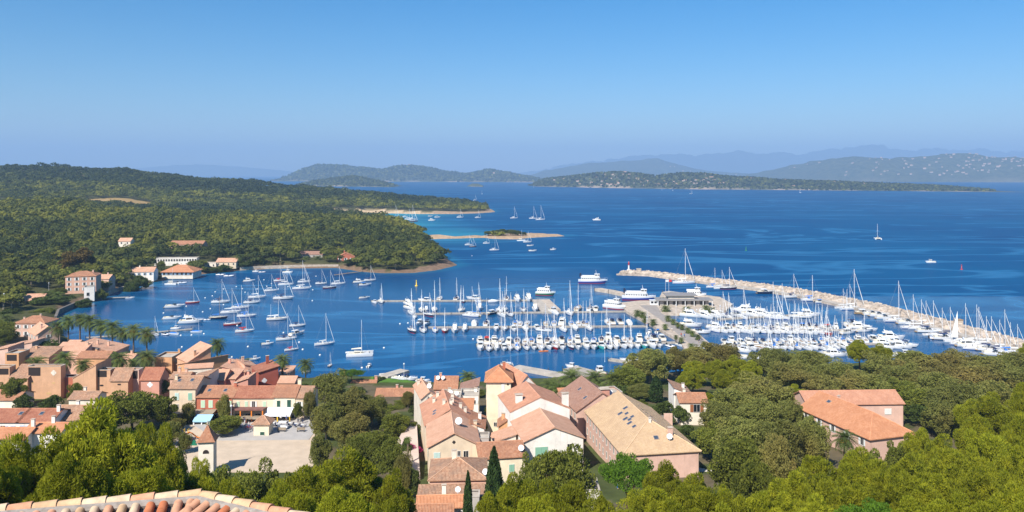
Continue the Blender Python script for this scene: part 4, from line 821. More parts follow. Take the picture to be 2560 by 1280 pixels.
# ------------------------------------------------------------------ pontoon rows
def pick(s): return s.split()
def fill(x0, y0, x1, y1, n, kinds, hd, ln, jit=1.6):
    ks = pick(kinds); out = []
    for i in range(n):
        f = i/(n-1) if n > 1 else 0
        out.append((ks[i % len(ks)], x0+(x1-x0)*f+rnd.uniform(-jit, jit), y0+(y1-y0)*f+rnd.uniform(-1, 1), ln*rnd.uniform(.88, 1.15), hd+rnd.uniform(-9, 9)))
    return out
G = 'boats berthed in the marina'
row([('ml',937,758,5.5,-60),('ke',953,756,9,-70),('mh',1062,753,8,170),('sw',1099,749,9.5,88),('sd',1141,749,9.5,85),('sn',1158,755,7,-80),('mh',1183,748,8.5,165),('sw',1196,756,8.5,-70),('mc',1235,756,6.5,10),('sd',1266,749,10,88),('mf',1294,752,10,-80),('mf',1322,751,11,-85)], 'open end', 'along farthest pontoon', G)
row([('mf',1021,762,9,-60),('mf',1025,773,10,-55),('sw',1028,784,10,-75),('ke',1054,778,9.5,-80),('mf',1066,777,7,-85),('st',1086,777,10,-80),('sw',1153,779,10.5,-95),('mf',1199,774,9.5,-90),('mn',1233,785,8.5,50),('st',1249,780,11,-80),('sw',1262,776,9,-82),('sd',1309,778,9,-85),('mf',1338,776,10,-88),('ml',1384,783,9,-70),('st',1424,786,11,-80),('sk',1445,774,11.5,75),('sd',1477,774,10,70),('mh',1490,775,8.5,80)], 'open end', 'along second pontoon', G)
row([('sw',1037,795,7,-80),('sn',1073,790,9,-55),('st',1178,791,9.5,-30),('sk',1189,790,8.5,-45),('sw',1255,790,9.5,-70),('sd',1276,789,9,-75),('mc',1392,787,7,-80)], 'open end', 'before second pontoon', G)
row([('sn',1031,830,10,-68),('sd',1058,829,9.5,-75),('sb',1088,829,8.5,-80),('sr',1112,829,9.5,-86),('mf',1137,829,9.5,-88),('mf',1162,827,8.5,-90),('ml',1241,825,8,-88),('sw',1262,824,8.5,-88),('mh',1285,826,7.5,-80),('mc',1315,826,8,-80),('mh',1344,824,7.5,-75),('sd',1361,828,8,-30),('st',1409,827,9.5,-80),('mc',1439,824,8.5,-85),('st',1474,824,9,-85)], 'open end', 'before third pontoon', G)
row([('mh',1048,811,8,-100),('mk',1066,812,8,-95),('mc',1186,811,9,90),('sd',1216,811,9.5,85),('sb',1289,811,9,85),('sw',1300,812,8.5,88),('sw',1318,811,8.5,85),('sk',1364,812,8.5,92),('sb',1385,811,9,88),('mf',1406,810,10.5,80),('sb',1428,812,9,88),('sw',1446,811,8.5,90),('sd',1458,811,8.5,90),('sb',1466,811,8.5,88),('mk',1529,808,8.5,95),('mk',1549,808,9,92),('mc',1572,809,8.5,90),('sw',1518,808,9,92)], 'open end', 'behind third pontoon', G)
row(fill(1197,857,1655,849,25,'mf mr mf sw mh sd sw sb mf sd sw mk sb mf st sb sd ml mw sw sd mf st mk mh',88,8.6,3), 'open end', 'behind village pontoon', G)
row(fill(1202,874,1652,867,25,'ml sd mf mh sw sb sd mo sw mo sr mh sn mo ml mh mt sd mf mo sw ml mt ml mo',-86,8.2,3), 'open end', 'before village pontoon', G)
boat('do',1359,879,4,5,'orange kayak floating in front of the village pontoon boats'); boat('mb',1646,831,5.6,60,'small blue-decked boat tied to the promenade wall'); boat('rb',1677,867,5.4,-60,'orange and white inflatable beside the promenade wall'); boat('mo',1699,865,5,-70,'small white boat tied under the promenade wall'); boat('ml',1624,834,5,60,'small pale launch tied to the promenade wall')
# right basin
row([('mf',1729,792,11.5,-30),('mf',1764,795,11.5,-60),('mf',1789,793,11,-70),('sw',1806,790,9.5,-70),('sd',1820,794,9.5,-80),('mf',1856,781,13,160),('mk',1843,792,9.5,-75),('st',1858,796,10,-80),('mf',1882,791,12,-50),('mf',1907,791,12.5,-45),('st',1930,796,11.5,-50),('sw',1940,795,10.5,-55),('st',1953,796,11,-60),('ke',2003,794,10.5,-20),('mf',2022,790,11,-15)], 'promenade', 'in yacht row', G)
row([('mf',1727,816,10.5,-15),('mk',1752,833,9,-20),('mf',1792,822,9.5,-35)], 'quay', 'beside promenade palms', G)
row(fill(1803,818,2070,820,18,'sb mh sd mf st mk sw sb sd mf mf st sw mb mk sd sw st sk mb sw',82,7.8,2), 'promenade', 'behind middle basin pontoon', G)
row(fill(1788,829,2060,834,18,'st sw mo st mf sw ml st sw sd st mf sd st sw mh st sr sw mr',-62,8.4,2), 'promenade', 'before middle basin pontoon', G)
row([('mr',2073,823,8.5,30),('ml',2090,821,7,70),('st',2118,817,11,75),('mk',2135,813,10,20),('mf',2151,822,10,-25),('mh',2122,834,8.5,20),('mo',2162,829,8,10),('mf',2172,826,7.5,-20)], 'promenade', 'at long pontoon tip', G)
row(fill(1812,858,2180,852,21,'mo ml mh mf sd mk st sb sw ml st sw sd sb st sw sb sw mf st mh mf mk mo',86,8.0,2), 'promenade', 'behind front basin pontoon', G)
row(fill(1822,873,2130,871,17,'ml sr mh mh ds sw sb mo sw sb sw ml sd sb st mf mk sb mf mo',-80,8.0,2), 'promenade', 'before front basin pontoon', G)
row([('mo',2200,852,8.5,-30),('mf',2212,862,9,-35),('mf',2228,848,11,-15),('mh',2244,858,9,-20),('mo',2233,870,8.5,-40),('mf',2252,869,9.5,-30),('mk',2268,866,8.5,-35),('ml',2216,872,7,-60)], 'promenade', 'on eastern basin finger', G)
row([('mo',1879,897,8.5,-10),('ml',1897,899,7,-20),('mf',1760,885,8,-60),('ml',1858,880,7,-40),('sw',2069,889,8,-70),('mf',2088,890,9.5,-10),('mo',2112,889,8,-20),('mo',2250,891,8,-15),('ml',2262,890,7,-15)], 'promenade', 'just behind basin trees', G)
row([('st',1710,709,14.5,-3),('sb',1785,719,9.5,4),('sw',1803,722,9,5),('sn',1821,723,10.5,-4),('mn',1915,734,10.5,-3),('sd',1982,744,10.5,8),('sb',2028,752,11,-2),('mb',2053,757,7,3),('sw',2106,771,8,8),('st',2132,774,13.5,5),('sw',2122,772,10,5),('mw',2161,785,9,-5),('mo',2183,788,9.5,-6),('mo',2199,791,10,-6),('mo',2214,797,9.5,-3),('st',2243,804,12.5,-2),('mo',2272,810,10.5,-6),('st',2280,821,10,-4),('sw',2300,823,10.5,-6),('mk',2322,831,10.5,-8),
 ('ds',2323,839,5.5,-4),('rb',2340,847,6,-10),('mk',2364,849,10,-10),('sw',2352,840,9.5,-12),('sl',2390,856,9.5,-12),('st',2410,862,11,-12),('mf',2426,867,10.5,-14),('st',2443,874,11,-15),('sw',2462,870,10,-14),('mk',2476,877,10,-14),('sd',2495,881,10,-15),('st',2508,876,10.5,-14),('mo',2490,888,9.5,-15),('sb',2522,884,9.5,-16),('sw',2540,884,9,-16),('ke',2475,862,10,-14),('sw',2330,822,10,-12),('sd',2372,842,10,-12),('st',2438,860,10.5,-14),('sw',2312,814,9,-12)], 'beacon', 'along stone breakwater', G)
# boats out at sea and in the far coves
for k, px, py, ln, hd, lb in [('sl',873,481,11,60,'sailing boat under sail behind the long wooded promontory'),('sl',1205,485,11,100,'sailing boat under sail in the strait near the rock islet'),('sw',1188,501,12,40,'sailing boat motoring just beyond the promontory tip'),('st',1285,546,12,10,'white sailing boat anchored alone off the promontory'),
 ('st',1333,547,13,5,'white sailing boat anchored behind a taller one offshore'),('st',1351,550,14.5,8,'tallest sailing boat anchored offshore beside another'),('mf',1491,551,12.5,170,'white motor cruiser crossing the open sea'),('ca',2194,598,13,75,'white catamaran alone on the open sea'),('ml',2326,657,8,178,'small speedboat running before the harbour mouth'),
 ('sl',1655,475,9,80,'sailing boat under sail off the peninsula shore, first of three'),('sl',1682,477,11,70,'sailing boat under sail off the peninsula shore, second of three'),('sd',1728,485,12,20,'sailing boat with bare mast off the peninsula shore'),('sl',2000,482,14,90,'sailing boat under sail before the low peninsula point'),('sl',1334,468,9,90,'tiny sailing boat near the peninsula western end'),
 ('sw',957,549,12,6,'sailing boat at the cove beach, westernmost anchored there'),('st',988,546,14,4,'sailing boat anchored close under the cove beach'),('ca',992,551,12,5,'catamaran anchored in the turquoise cove'),('sw',1012,543,9,5,'small boat close to the middle of cove beach'),('sw',1022,549,13,8,'white sailing boat in the tight cove group'),('st',1030,550,15,6,'tall sailing boat in the tight cove group'),
 ('sn',1034,554,13,3,'dark-hulled sailing boat in the tight cove group'),('mf',1080,552,11,5,'motor cruiser anchored in the cove east of the group'),('mo',1076,541,8,5,'motor boat close under the rocky cove shore'),('mh',1094,544,10,8,'motor boat with hard top under the rocky cove shore'),('sw',1150,544,11,5,'sailing boat anchored off the rocky promontory shore'),('sw',1195,545,10,10,'sailing boat anchored off the promontory tip'),
 ('sw',1172,613,8,10,'sailing boat anchored in front of the sand spit'),('sn',1182,617,7,6,'dark-hulled sailing boat anchored before the sand spit'),('sw',1216,609,7,3,'small sailing boat anchored between spit and islet'),('st',1236,626,9,4,'sailing boat anchored alone before the scrubby islet'),('ca',1303,602,9,5,'catamaran anchored close under the scrubby islet'),('sw',1319,606,9,8,'sailing boat anchored close under the scrubby islet'),
 ('mo',1326,615,7,5,'motor boat anchored before the islet, nearer the shore rocks'),('mo',1332,628,7.5,3,'motor boat anchored before the islet, farther out'),('ml',1383,625,6,10,'small motor boat making a short wake east of islet')]:
    boat(k, px, py, ln, hd, lb, 'boats at anchor and under way')
boat('mf',1272,925,9,75,'white motor yacht lying behind the tall cream house'); boat('mo',1000,948,6,-15,'white motor boat tied below the stone slipway'); boat('mk',1020,950,7,-12,'motor boat with dark engine tied below the slipway'); boat('ml',1057,955,5,-8,'small white launch at the grassy quay'); boat('ds',962,938,4,10,'white dinghy on the seaward side of the slipway')
boat('mx',1500,935,8,100,'red fishing boat seen behind the waterside palms'); boat('mf',1572,905,7,160,'white cruiser tied to the short grey jetty'); boat('mo',1590,912,7.5,-5,'white motor boat tied inside the short grey jetty'); boat('ml',1430,920,5.5,150,'white launch tied to the wide grey jetty')
for k, o in list(PROTO.items()):
    if k not in USED:
        def rm(q):
            for c in KIDS.get(q.name, []): rm(c)
            bpy.data.objects.remove(q)
        rm(o)
# ------------------------------------------------------------------ buoys
def buoy(px, py, label, m='white', s=.45, tall=False, group='mooring buoys'):
    x, y, _ = W(px, py); o = thing('buoy', label, 'buoy', (x, y, 0), 0, group)
    b = MB()
    if tall: b.lathe([(.3, -.6), (1.0, -.3), (1.0, .35), (.35, .6), (.28, 2.6), (.05, 2.9)], 10); b.build('float', M[m], o, True); c = MB(); c.lathe([(.02, 2.9), (.35, 2.95), (.35, 3.5), (.02, 3.9)], 8); c.build('top_mark', M[m], o)
    else: b.lathe([(.05, -s*.8), (s*.8, -s*.5), (s, .1), (s*.75, s*.7), (.08, s)], 10); b.build('float', M[m], o, True); c = MB(); c.lathe([(.04, s), (.04, s+.22), (.12, s+.25), (.12, s+.35)], 6); c.build('ring', M['iron'], o)
    return o
for px, py in [(559,723),(538,730),(531,740),(513,745),(591,717),(613,731),(559,762),(526,772),(507,780),(466,766),(409,783),(593,814),(510,835),(452,839),(479,838),(667,716),(643,723),(679,709),(696,723),(782,725),(781,752),(790,691),(720,717),(777,716),(715,794),(709,832),(455,868),(541,893),(620,867),(480,877),(760,712),(606,722),(757,874),(748,856),(905,920),(800,888),(866,882),(470,876),(580,893),(660,700),(1180,640),(1128,752),(1000,810),(1020,808),(960,870),(1183,848),(528,900)]:
    buoy(px, py, 'small white mooring buoy floating in the bay')
buoy(1041,715,'yellow marker buoy before the pontoon heads','yellow',1,True,None); buoy(1865,627,'green channel buoy on the open sea','green',1,True,None); buoy(2404,674,'red channel buoy on the open sea','redp',1,True,None)
# ------------------------------------------------------------------ pontoons, quays, breakwater
def strip(name, label, cat, pts, width, z0, z1, m, piles=True, kind=None):
    P_ = [Vector(W(a, b_)) for a, b_ in pts]; o = thing(name, label, cat, P_[0]); b = MB(); pl = MB()
    for p, q in zip(P_, P_[1:]):
        p = p-P_[0]; q = q-P_[0]; d = (q-p).normalized(); n = Vector((-d.y, d.x, 0))*width/2
        a = [p-n, q-n, q+n, p+n]
        b.rings([[(v.x, v.y, z0) for v in a], [(v.x, v.y, z1) for v in a]], 0)
        k = int((q-p).length/9)
        for i in range(k+1):
            c = p.lerp(q, i/max(k, 1))+n*(1.06 if i % 2 else -1.06); pl.tube((c.x, c.y, -2), (c.x, c.y, z1+.9), .14, n=6)
    b.build('walkway', m, o)
    if piles: pl.build('pile', M['iron'], o)
    return o
strip('pontoon','long floating pontoon farthest from the village','pontoon',[(928,754),(1345,752)],2.4,-.2,.55,M['pont'])
strip('pontoon','second floating pontoon reaching the quay root','pontoon',[(1038,786),(1570,780)],2.4,-.2,.55,M['pont'])
strip('pontoon','third floating pontoon ending at the promenade wall','pontoon',[(1070,820),(1618,817)],2.2,-.2,.55,M['pont'])
strip('pontoon','floating pontoon nearest the village','pontoon',[(1190,865),(1692,858)],2.2,-.2,.55,M['pont'])
strip('pontoon','middle floating pontoon of the eastern basin','pontoon',[(1795,825),(2178,827)],2.2,-.2,.55,M['pont'])
strip('pontoon','front floating pontoon of the eastern basin','pontoon',[(1800,865),(2188,861)],2.2,-.2,.55,M['pont'])
strip('pontoon','short floating finger before the yacht row','pontoon',[(1795,800),(1990,789)],2.2,-.2,.55,M['pont'])
strip('jetty','thin wooden jetty below the wooded headland','jetty',[(836,691),(905,682)],1.6,.9,1.15,M['teak'])
strip('jetty','short wooden pier behind the quay palms','jetty',[(215,848),(300,842),(480,826)],1.8,.5,.8,M['pont'])
strip('jetty','small wooden pier at the stone sea wall','jetty',[(262,748),(322,746)],1.5,.6,.9,M['pont'])
strip('gangway','grey sloping service gangway, western of two','gangway',[(1342,752),(1368,784)],5.5,-.2,.8,M['conc'],False)
strip('gangway','grey sloping service gangway, eastern of two','gangway',[(1362,752),(1390,778)],5.0,-.2,.85,M['stone'],False)
strip('jetty','stone ferry jetty with dark fenders','jetty',[(1494,727),(1530,733),(1566,741)],5.0,-1,1.6,M['stone'])
strip('jetty','concrete tour boat jetty behind the harbour building','jetty',[(1665,735),(1700,740)],6,-1,1.6,M['conc'])
strip('slipway','sloping stone slipway beside the grassy quay','slipway',[(958,946),(1012,930)],4.5,-.5,.9,M['conc'],False)
strip('jetty','wide grey jetty behind the waterside palms','jetty',[(1425,925),(1500,945)],7,-.5,1.0,M['pont'])
strip('jetty','short grey jetty with moored white cruisers','jetty',[(1524,901),(1600,912)],2.6,-.2,.7,M['pont'])
strip('jetty','grey quay jetty behind the tall cream house','jetty',[(1290,922),(1440,950)],4,-.5,1.1,M['conc'])
def slab(name, label, cat, pts, z0, z1, m, kind=None, top=None):
    P_ = [W(a, b_) for a, b_ in pts]; o = MB(); n = len(P_)
    s = sum(P_[i][0]*P_[(i+1) % n][1]-P_[(i+1) % n][0]*P_[i][1] for i in range(n))
    if s < 0: P_.reverse()
    o.rings([[(x, y, z0) for x, y, _ in P_], [(x, y, z1) for x, y, _ in P_]], 0)
    q = o.build(name, m); tag(q, label, cat, kind=kind); return q
slab('quay', 'broad stone promenade quay leading out to the ferry berth', None, [(1565,783),(1552,762),(1600,757),(1645,757),(1655,735),(1720,737),(1800,748),(1832,766),(1815,782),(1700,790),(1652,788),(1742,838),(1770,862),(1830,900),(1790,932),(1740,935),(1700,858)], -2, 1.3, M['stone'], 'structure')
slab('road', 'grey asphalt roadway along the promenade', None, [(1600,770),(1640,768),(1654,790),(1700,815),(1755,852),(1800,915),(1775,925),(1725,868),(1650,805)], 1.2, 1.36, mat('asphalt', (0.30, 0.265, 0.235), 0.95, 0.15, 0.6), 'structure')
# breakwater: graded stone mound with a quay shelf on the harbour side
BWF = [(1541,688),(1620,691),(1700,702),(1800,716),(1900,729),(1990,744),(2110,770),(2200,790),(2300,818),(2400,847),(2480,868),(2600,900)]
BWB = [(1548,684),(1630,684.5),(1720,694),(1800,703),(1900,714),(1990,726),(2110,748),(2200,766),(2300,790),(2400,816),(2480,838),(2600,870)]
bw = thing('breakwater', 'long stone rubble breakwater curving out from the shore', 'breakwater', W(*BWF[0]))
o0 = Vector(W(*BWF[0])); fr = [Vector(W(*p))-o0 for p in BWF]; bk = [Vector(W(p[0], p[1]+3.5))-o0 for p in BWB]
for f, b_ in zip(fr, bk):
    d = b_-f
    if d.length < 9: b_ += d.normalized()*(9-d.length)
core = MB(); core.rings([[tuple(f+Vector((0, 0, -2))), tuple(f+Vector((0, 0, 1.1))), tuple(f.lerp(b_, .22)+Vector((0, 0, 1.15))), tuple(f.lerp(b_, .45)+Vector((0, 0, 3.0))), tuple(f.lerp(b_, .75)+Vector((0, 0, 3.1))), tuple(b_+Vector((0, 0, -2)))] for f, b_ in zip(fr, bk)], 0); core.build('mound_core', M['rock'], bw)
q = MB()
for i in range(3, len(fr)-1):
    a, c = fr[i], fr[i+1]; e, g = fr[i].lerp(bk[i], .24), fr[i+1].lerp(bk[i+1], .24)
    q.rings([[(v.x, v.y, 1.0) for v in (a, c, g, e)], [(v.x, v.y, 1.45) for v in (a, c, g, e)]], 0)
q.build('quay_shelf', M['conc'], bw)
V = []
for i in range(len(fr)-1):
    L_ = (fr[i+1]-fr[i]).length; n = int(L_*3.6)
    for k in range(n):
        s = rnd.random(); a = fr[i].lerp(fr[i+1], s); b_ = bk[i].lerp(bk[i+1], s); f = rnd.uniform(0.0 if i < 3 else .22, 1.0)
        zc = np.interp(f, [0, .22, .45, .75, 1], [0, 1.2, 3.0, 3.1, -.3]); c = a.lerp(b_, f)+Vector((0, 0, float(zc)-.1)); r_ = rnd.uniform(.55, 1.15)
        ax = [Vector(u_)*r_*rnd.uniform(.7, 1.2) for u_ in unit(1)]; m3 = Matrix.Rotation(rnd.uniform(0, 6), 3, 'Z') @ Matrix.Rotation(rnd.uniform(0, 1), 3, 'X')
        w8 = [c+m3 @ Vector((sx*r_*rnd.uniform(.5, .8), sy*r_*rnd.uniform(.45, .7), sz*r_*rnd.uniform(.35, .6))) for sx, sy, sz in ((-1,-1,-1),(1,-1,-1),(1,1,-1),(-1,1,-1),(-1,-1,1),(1,-1,1),(1,1,1),(-1,1,1))]
        for fc in ((4,5,6,7),(0,1,5,4),(1,2,6,5),(2,3,7,6),(3,0,4,7)): V += [w8[j] for j in fc]
ro = bpy.data.objects.new('rubble', np_mesh('rubble', np.array([tuple(v) for v in V]), 4, M['rock'])); link(ro, bw); ro['kind'] = 'stuff'
x, y, _ = W(1573, 686); o = thing('harbour_beacon', 'white and red light tower on the breakwater head', 'beacon', (x, y+2, 2.6)); b = MB(); b.lathe([(1.3, 0), (1.3, .8), (.62, .9), (.5, 4.0)], 12); b.build('tower', M['white'], o); b = MB(); b.lathe([(.75, 4.0), (.75, 4.2), (.5, 4.2), (.5, 5.6), (.65, 5.7), (.3, 6.3)], 12); b.build('lantern', M['redp'], o)
x, y, _ = W(1598, 689); o = thing('stone_shelter', 'square stone shelter on the breakwater head', 'shelter', (x, y+2, 2.6)); b = MB(); b.box(-1.5, -1.3, 0, 1.5, 1.3, 1.9); b.build('wall', M['stone'], o); b = MB(); b.box(-1.7, -1.5, 1.9, 1.7, 1.5, 2.15); b.build('roof_slab', M['conc'], o)
x, y, _ = W(2396, 808+18); o = thing('stone_shelter', 'brown stone hut on the breakwater beside the raised sail', 'shelter', (x, y, 2.9)); b = MB(); b.box(-1.5, -1.3, 0, 1.5, 1.3, 2.0); b.build('wall', M['stone'], o); b = MB(); b.box(-1.7, -1.5, 2.0, 1.7, 1.5, 2.2); b.build('roof_slab', M['teak'], o)
# sea walls on the west shore
def seawall(label, pts, h, th, m):
    P_ = [Vector(W(a, b_)) for a, b_ in pts]; b = MB()
    for p, q in zip(P_, P_[1:]):
        d = (q-p).normalized(); n = Vector((-d.y, d.x, 0))*th/2; a = [p-n-d*.05, q-n+d*.05, q+n+d*.05, p+n-d*.05]
        b.rings([[(v.x, v.y, -1) for v in a], [(v.x, v.y, h) for v in a]], 0)
    o = b.build('sea_wall', m); tag(o, label, 'wall')
seawall('dark stone sea wall curving along the western shore', [(139,804),(146,786),(168,776),(192,766),(230,751),(268,739)], 2.6, 1.2, mat('dark_stone', (0.17, 0.145, 0.12), .95, .3, .6))
seawall('low stone wall along the villa gardens', [(268,738),(302,726),(350,714)], 2.0, 1.0, M['stone'])
seawall('pale stone shore wall beneath the dark wood', [(600,676),(650,673),(704,671),(780,669.5),(846,669)], 2.4, 1.0, M['stone'])
# ------------------------------------------------------------------ the village
def wallm(c): return stucco('stucco_'+'_'.join(str(int(x*100)) for x in c), c)
WM = {k: wallm(c) for k, c in dict(cream=(.70,.56,.40), pink=(.66,.40,.29), rose=(.60,.30,.22), red=(.46,.15,.09), brown=(.60,.35,.21), orange=(.62,.33,.17), white=(.82,.76,.68), pale=(.76,.67,.55), dkred=(.34,.10,.07), ochre=(.58,.38,.18), salmon=(.64,.42,.33), yellow=(.80,.68,.49), grey=(.42,.38,.34)).items()}
RM = dict(terra=tiles('tiles_terracotta', (.40,.17,.09), (.52,.27,.16), (.32,.16,.10)), old=tiles('tiles_weathered', (.38,.19,.11), (.54,.33,.21), (.27,.18,.13)), orange=tiles('tiles_new_orange', (.55,.23,.11), (.63,.31,.17), (.48,.20,.10)), salmon=tiles('tiles_salmon', (.56,.26,.15), (.64,.34,.22), (.47,.22,.14)),
 pink=tiles('tiles_pale_pink', (.63,.345,.22), (.70,.42,.28), (.55,.29,.18)), sand=tiles('tiles_sandy', (.58,.39,.22), (.65,.46,.28), (.50,.33,.20)), red=tiles('tiles_red', (.38,.14,.08), (.48,.22,.135), (.29,.105,.065)), brown=tiles('tiles_brown', (.30,.15,.10), (.44,.26,.19), (.36,.22,.17)))
SH = dict(green=mat('shutter_green', (.22,.42,.30), .7), dkgreen=mat('shutter_dark_green', (.02,.07,.045), .6), grey=mat('shutter_grey', (.25,.22,.19), .7), brown=mat('shutter_brown', (.28,.10,.04), .7), white=mat('shutter_white', (.66,.66,.62), .7), mint=mat('shutter_mint', (.45,.60,.42), .7), teal=mat('shutter_pale', (.45,.58,.52), .7), blue=mat('shutter_blue', (.30,.42,.55), .7))
M['frame'] = mat('window_frame', (.62,.58,.52), .6); M['chim'] = WM['pale']; M['gutter'] = mat('gutter', (.35,.27,.22), .5)
class House:
    def __init__(s, name, label, x0, x1, y, D0, D1, depth, zb, wc, cat='house', group=None):
        s.ze = ZD(y, D0); p0 = Vector((XD(x0, D0), D0, 0)); p1 = Vector((XD(x1, D1), D1, 0)); u = (p1-p0); s.w = u.length; u.normalize(); v = Vector((-u.y, u.x, 0)); s.d = depth
        c = (p0+p1)/2+v*depth/2; s.zb = gz(c.x, c.y)-.3 if zb is None else zb; s.rz = math.atan2(u.y, u.x); s.h = s.ze-s.zb; s.u, s.v, s.c = u, v, c
        s.root = thing(name, label, cat, (c.x, c.y, s.zb), s.rz, group); s.wc = WM[wc]; s.nwin = 0
        HOUSEXY.append((c.x, c.y, max(s.w, depth)*.62)); CLEAR[round(c.y)] = {642: 0, 650: 16, 640: 70, 622: 80}.get(D0, 40)
    def P(s, side, a, out, z):
        w, d = s.w/2, s.d/2
        return {'f': (-w+a, -d-out, z), 'l': (-w-out, d-a, z), 'r': (w+out, -d+a, z), 'b': (w-a, d+out, z)}[side]
    def slabbox(s, b, side, a0, a1, o0, o1, z0, z1, mi=0):
        ps = [s.P(side, a0, o0, z0), s.P(side, a1, o0, z0), s.P(side, a1, o1, z0), s.P(side, a0, o1, z0)]; xs = [p[0] for p in ps]; ys = [p[1] for p in ps]
        b.box(min(xs), min(ys), z0, max(xs), max(ys), z1, mi)
    def walls(s, gables=()):
        w, d, h = s.w/2, s.d/2, s.h; b = MB(); t = .28
        b.rings([[(-w,-d,z),(w,-d,z),(w,d,z),(-w,d,z)] for z in (-1.5, h)], 0, caps=False)
        for g in gables: b.poly(g)
        s.wall = b.build('wall', s.wc, s.root)
    def roof(s, kind, rise, rc, ov=.35, th=.16):
        w, d, h = s.w/2, s.d/2, s.h; W_, D_ = w+ov, d+ov; faces = []; gab = []
        if kind == 'gx':      # ridge along the front
            k = rise/d; e = h-k*ov+th; r = h+rise+th
            faces = [[(-W_,-D_,e),(W_,-D_,e),(W_,0,r),(-W_,0,r)], [(W_,D_,e),(-W_,D_,e),(-W_,0,r),(W_,0,r)]]
            gab = [[(-w,-d,h),(-w,0,h+rise),(-w,d,h)], [(w,d,h),(w,0,h+rise),(w,-d,h)]]
        elif kind == 'gy':    # gable faces the front
            k = rise/w; e = h-k*ov+th; r = h+rise+th
            faces = [[(-W_,D_,e),(-W_,-D_,e),(0,-D_,r),(0,D_,r)], [(W_,-D_,e),(W_,D_,e),(0,D_,r),(0,-D_,r)]]
            gab = [[(-w,-d,h),(w,-d,h),(0,-d,h+rise)], [(w,d,h),(-w,d,h),(0,d,h+rise)]]
        elif kind in ('hip', 'hipf'):
            m = min(w, d); k = rise/m; e = h-k*ov+th; r = h+rise+th
            if kind == 'hipf': A, B_ = (0, -d+m, r), (0, D_, r)
            elif w >= d: A, B_ = (-w+m, 0, r), (w-m+.001, 0, r)
            else: A, B_ = (0, -d+m, r), (0, d-m, r)
            c = [(-W_,-D_,e),(W_,-D_,e),(W_,D_,e),(-W_,D_,e)]
            if kind == 'hipf': faces = [[c[0], c[1], A], [c[1], c[2], B_, A], [c[3], c[0], A, B_]]; gab = [[(w,d,h),(-w,d,h),(0,d,h+rise)]]
            elif w >= d: faces = [[c[0], c[1], B_, A], [c[1], c[2], B_], [c[2], c[3], A, B_], [c[3], c[0], A]]
            else: faces = [[c[0], c[1], A], [c[1], c[2], B_, A], [c[2], c[3], B_], [c[3], c[0], A, B_]]
        elif kind == 'shed':  # falls to the front
            k = rise/s.d; faces = [[(-W_,-D_,h-k*ov+th),(W_,-D_,h-k*ov+th),(W_,D_,h+rise+k*ov+th),(-W_,D_,h+rise+k*ov+th)]]
            gab = [[(-w,-d,h),(-w,d,h+rise),(-w,d,h)], [(w,d,h),(w,d,h+rise),(w,-d,h)], [(w,d,h),(-w,d,h),(-w,d,h+rise),(w,d,h+rise)]]
        elif kind in ('shl', 'shr'):   # falls to the left / right
            k = rise/s.w; a, c = (0, rise) if kind == 'shl' else (rise, 0); sg = 1 if kind == 'shl' else -1
            faces = [[(-W_,-D_,h+a-sg*k*ov+th),(W_,-D_,h+c+sg*k*ov+th),(W_,D_,h+c+sg*k*ov+th),(-W_,D_,h+a-sg*k*ov+th)]]
            hi = w if kind == 'shl' else -w
            gab = [[(-w,-d,h),(w,-d,h),(hi,-d,h+rise)], [(w,d,h),(-w,d,h),(hi,d,h+rise)], [(hi,-d,h),(hi,d,h),(hi,d,h+rise),(hi,-d,h+rise)]]
        else:                  # flat terrace with parapet
            s.walls(); b = MB(); b.poly([(-w+.2,-d+.2,h-.5),(w-.2,-d+.2,h-.5),(w-.2,d-.2,h-.5),(-w+.2,d-.2,h-.5)]); s.slab = b.build('terrace_floor', M['conc'], s.root)
            c = MB(); c.box(-w-.06,-d-.06,h,w+.06,-d+.24,h+.1); c.box(-w-.06,d-.24,h,w+.06,d+.06,h+.1); c.box(-w-.06,-d+.24,h,-w+.24,d-.24,h+.1); c.box(w-.24,-d+.24,h,w+.06,d-.24,h+.1); c.build('coping', M['conc'], s.root)
            s.rf = s.slab; s.planes = []; return s
        s.walls(gab); b = MB(); s.planes = []
        for f in faces:
            P0, P1 = Vector(f[0]), Vector(f[1]); n = (P1-P0).cross(Vector(f[2])-P0).normalized()
            ud = (P1-P0).normalized() if kind not in ('shl', 'shr') else Vector((0, 1, 0))
            if abs((P1-P0).normalized().z) > .05 and kind not in ('shl', 'shr'): ud = Vector((0, 0, 1)).cross(n).normalized()
            vd = n.cross(ud)
            uv = [((Vector(p)-P0).dot(ud)+50, (Vector(p)-P0).dot(vd)+50) for p in f]
            b.poly(f, 0, uv); lo = [(x, y, z-th) for x, y, z in f]; b.poly(list(reversed(lo)), 0)
            for i in range(len(f)): j = (i+1) % len(f); b.poly([lo[i], lo[j], f[j], f[i]], 0)
            s.planes.append((P0, n))
        s.rf = b.build('roof', RM[rc], s.root); cap = MB()
        es = {}
        for f in faces:
            for i in range(len(f)):
                p, q = f[i], f[(i+1) % len(f)]; key = tuple(sorted((tuple(round(v, 2) for v in p), tuple(round(v, 2) for v in q)))); es.setdefault(key, []).append((p, q))
        for key, l in es.items():
            if len(l) > 1 and (Vector(key[0])-Vector(key[1])).length > .5: cap.tube(key[0], key[1], .13, .13, 6)
        if cap.v: cap.build('ridge_tile', RM[rc], s.rf)
        return s
    def zroof(s, x, y):
        return max([p.z-((x-p.x)*n.x+(y-p.y)*n.y)/n.z for p, n in s.planes] and [min(p.z-((x-p.x)*n.x+(y-p.y)*n.y)/n.z for p, n in s.planes)] or [s.h])
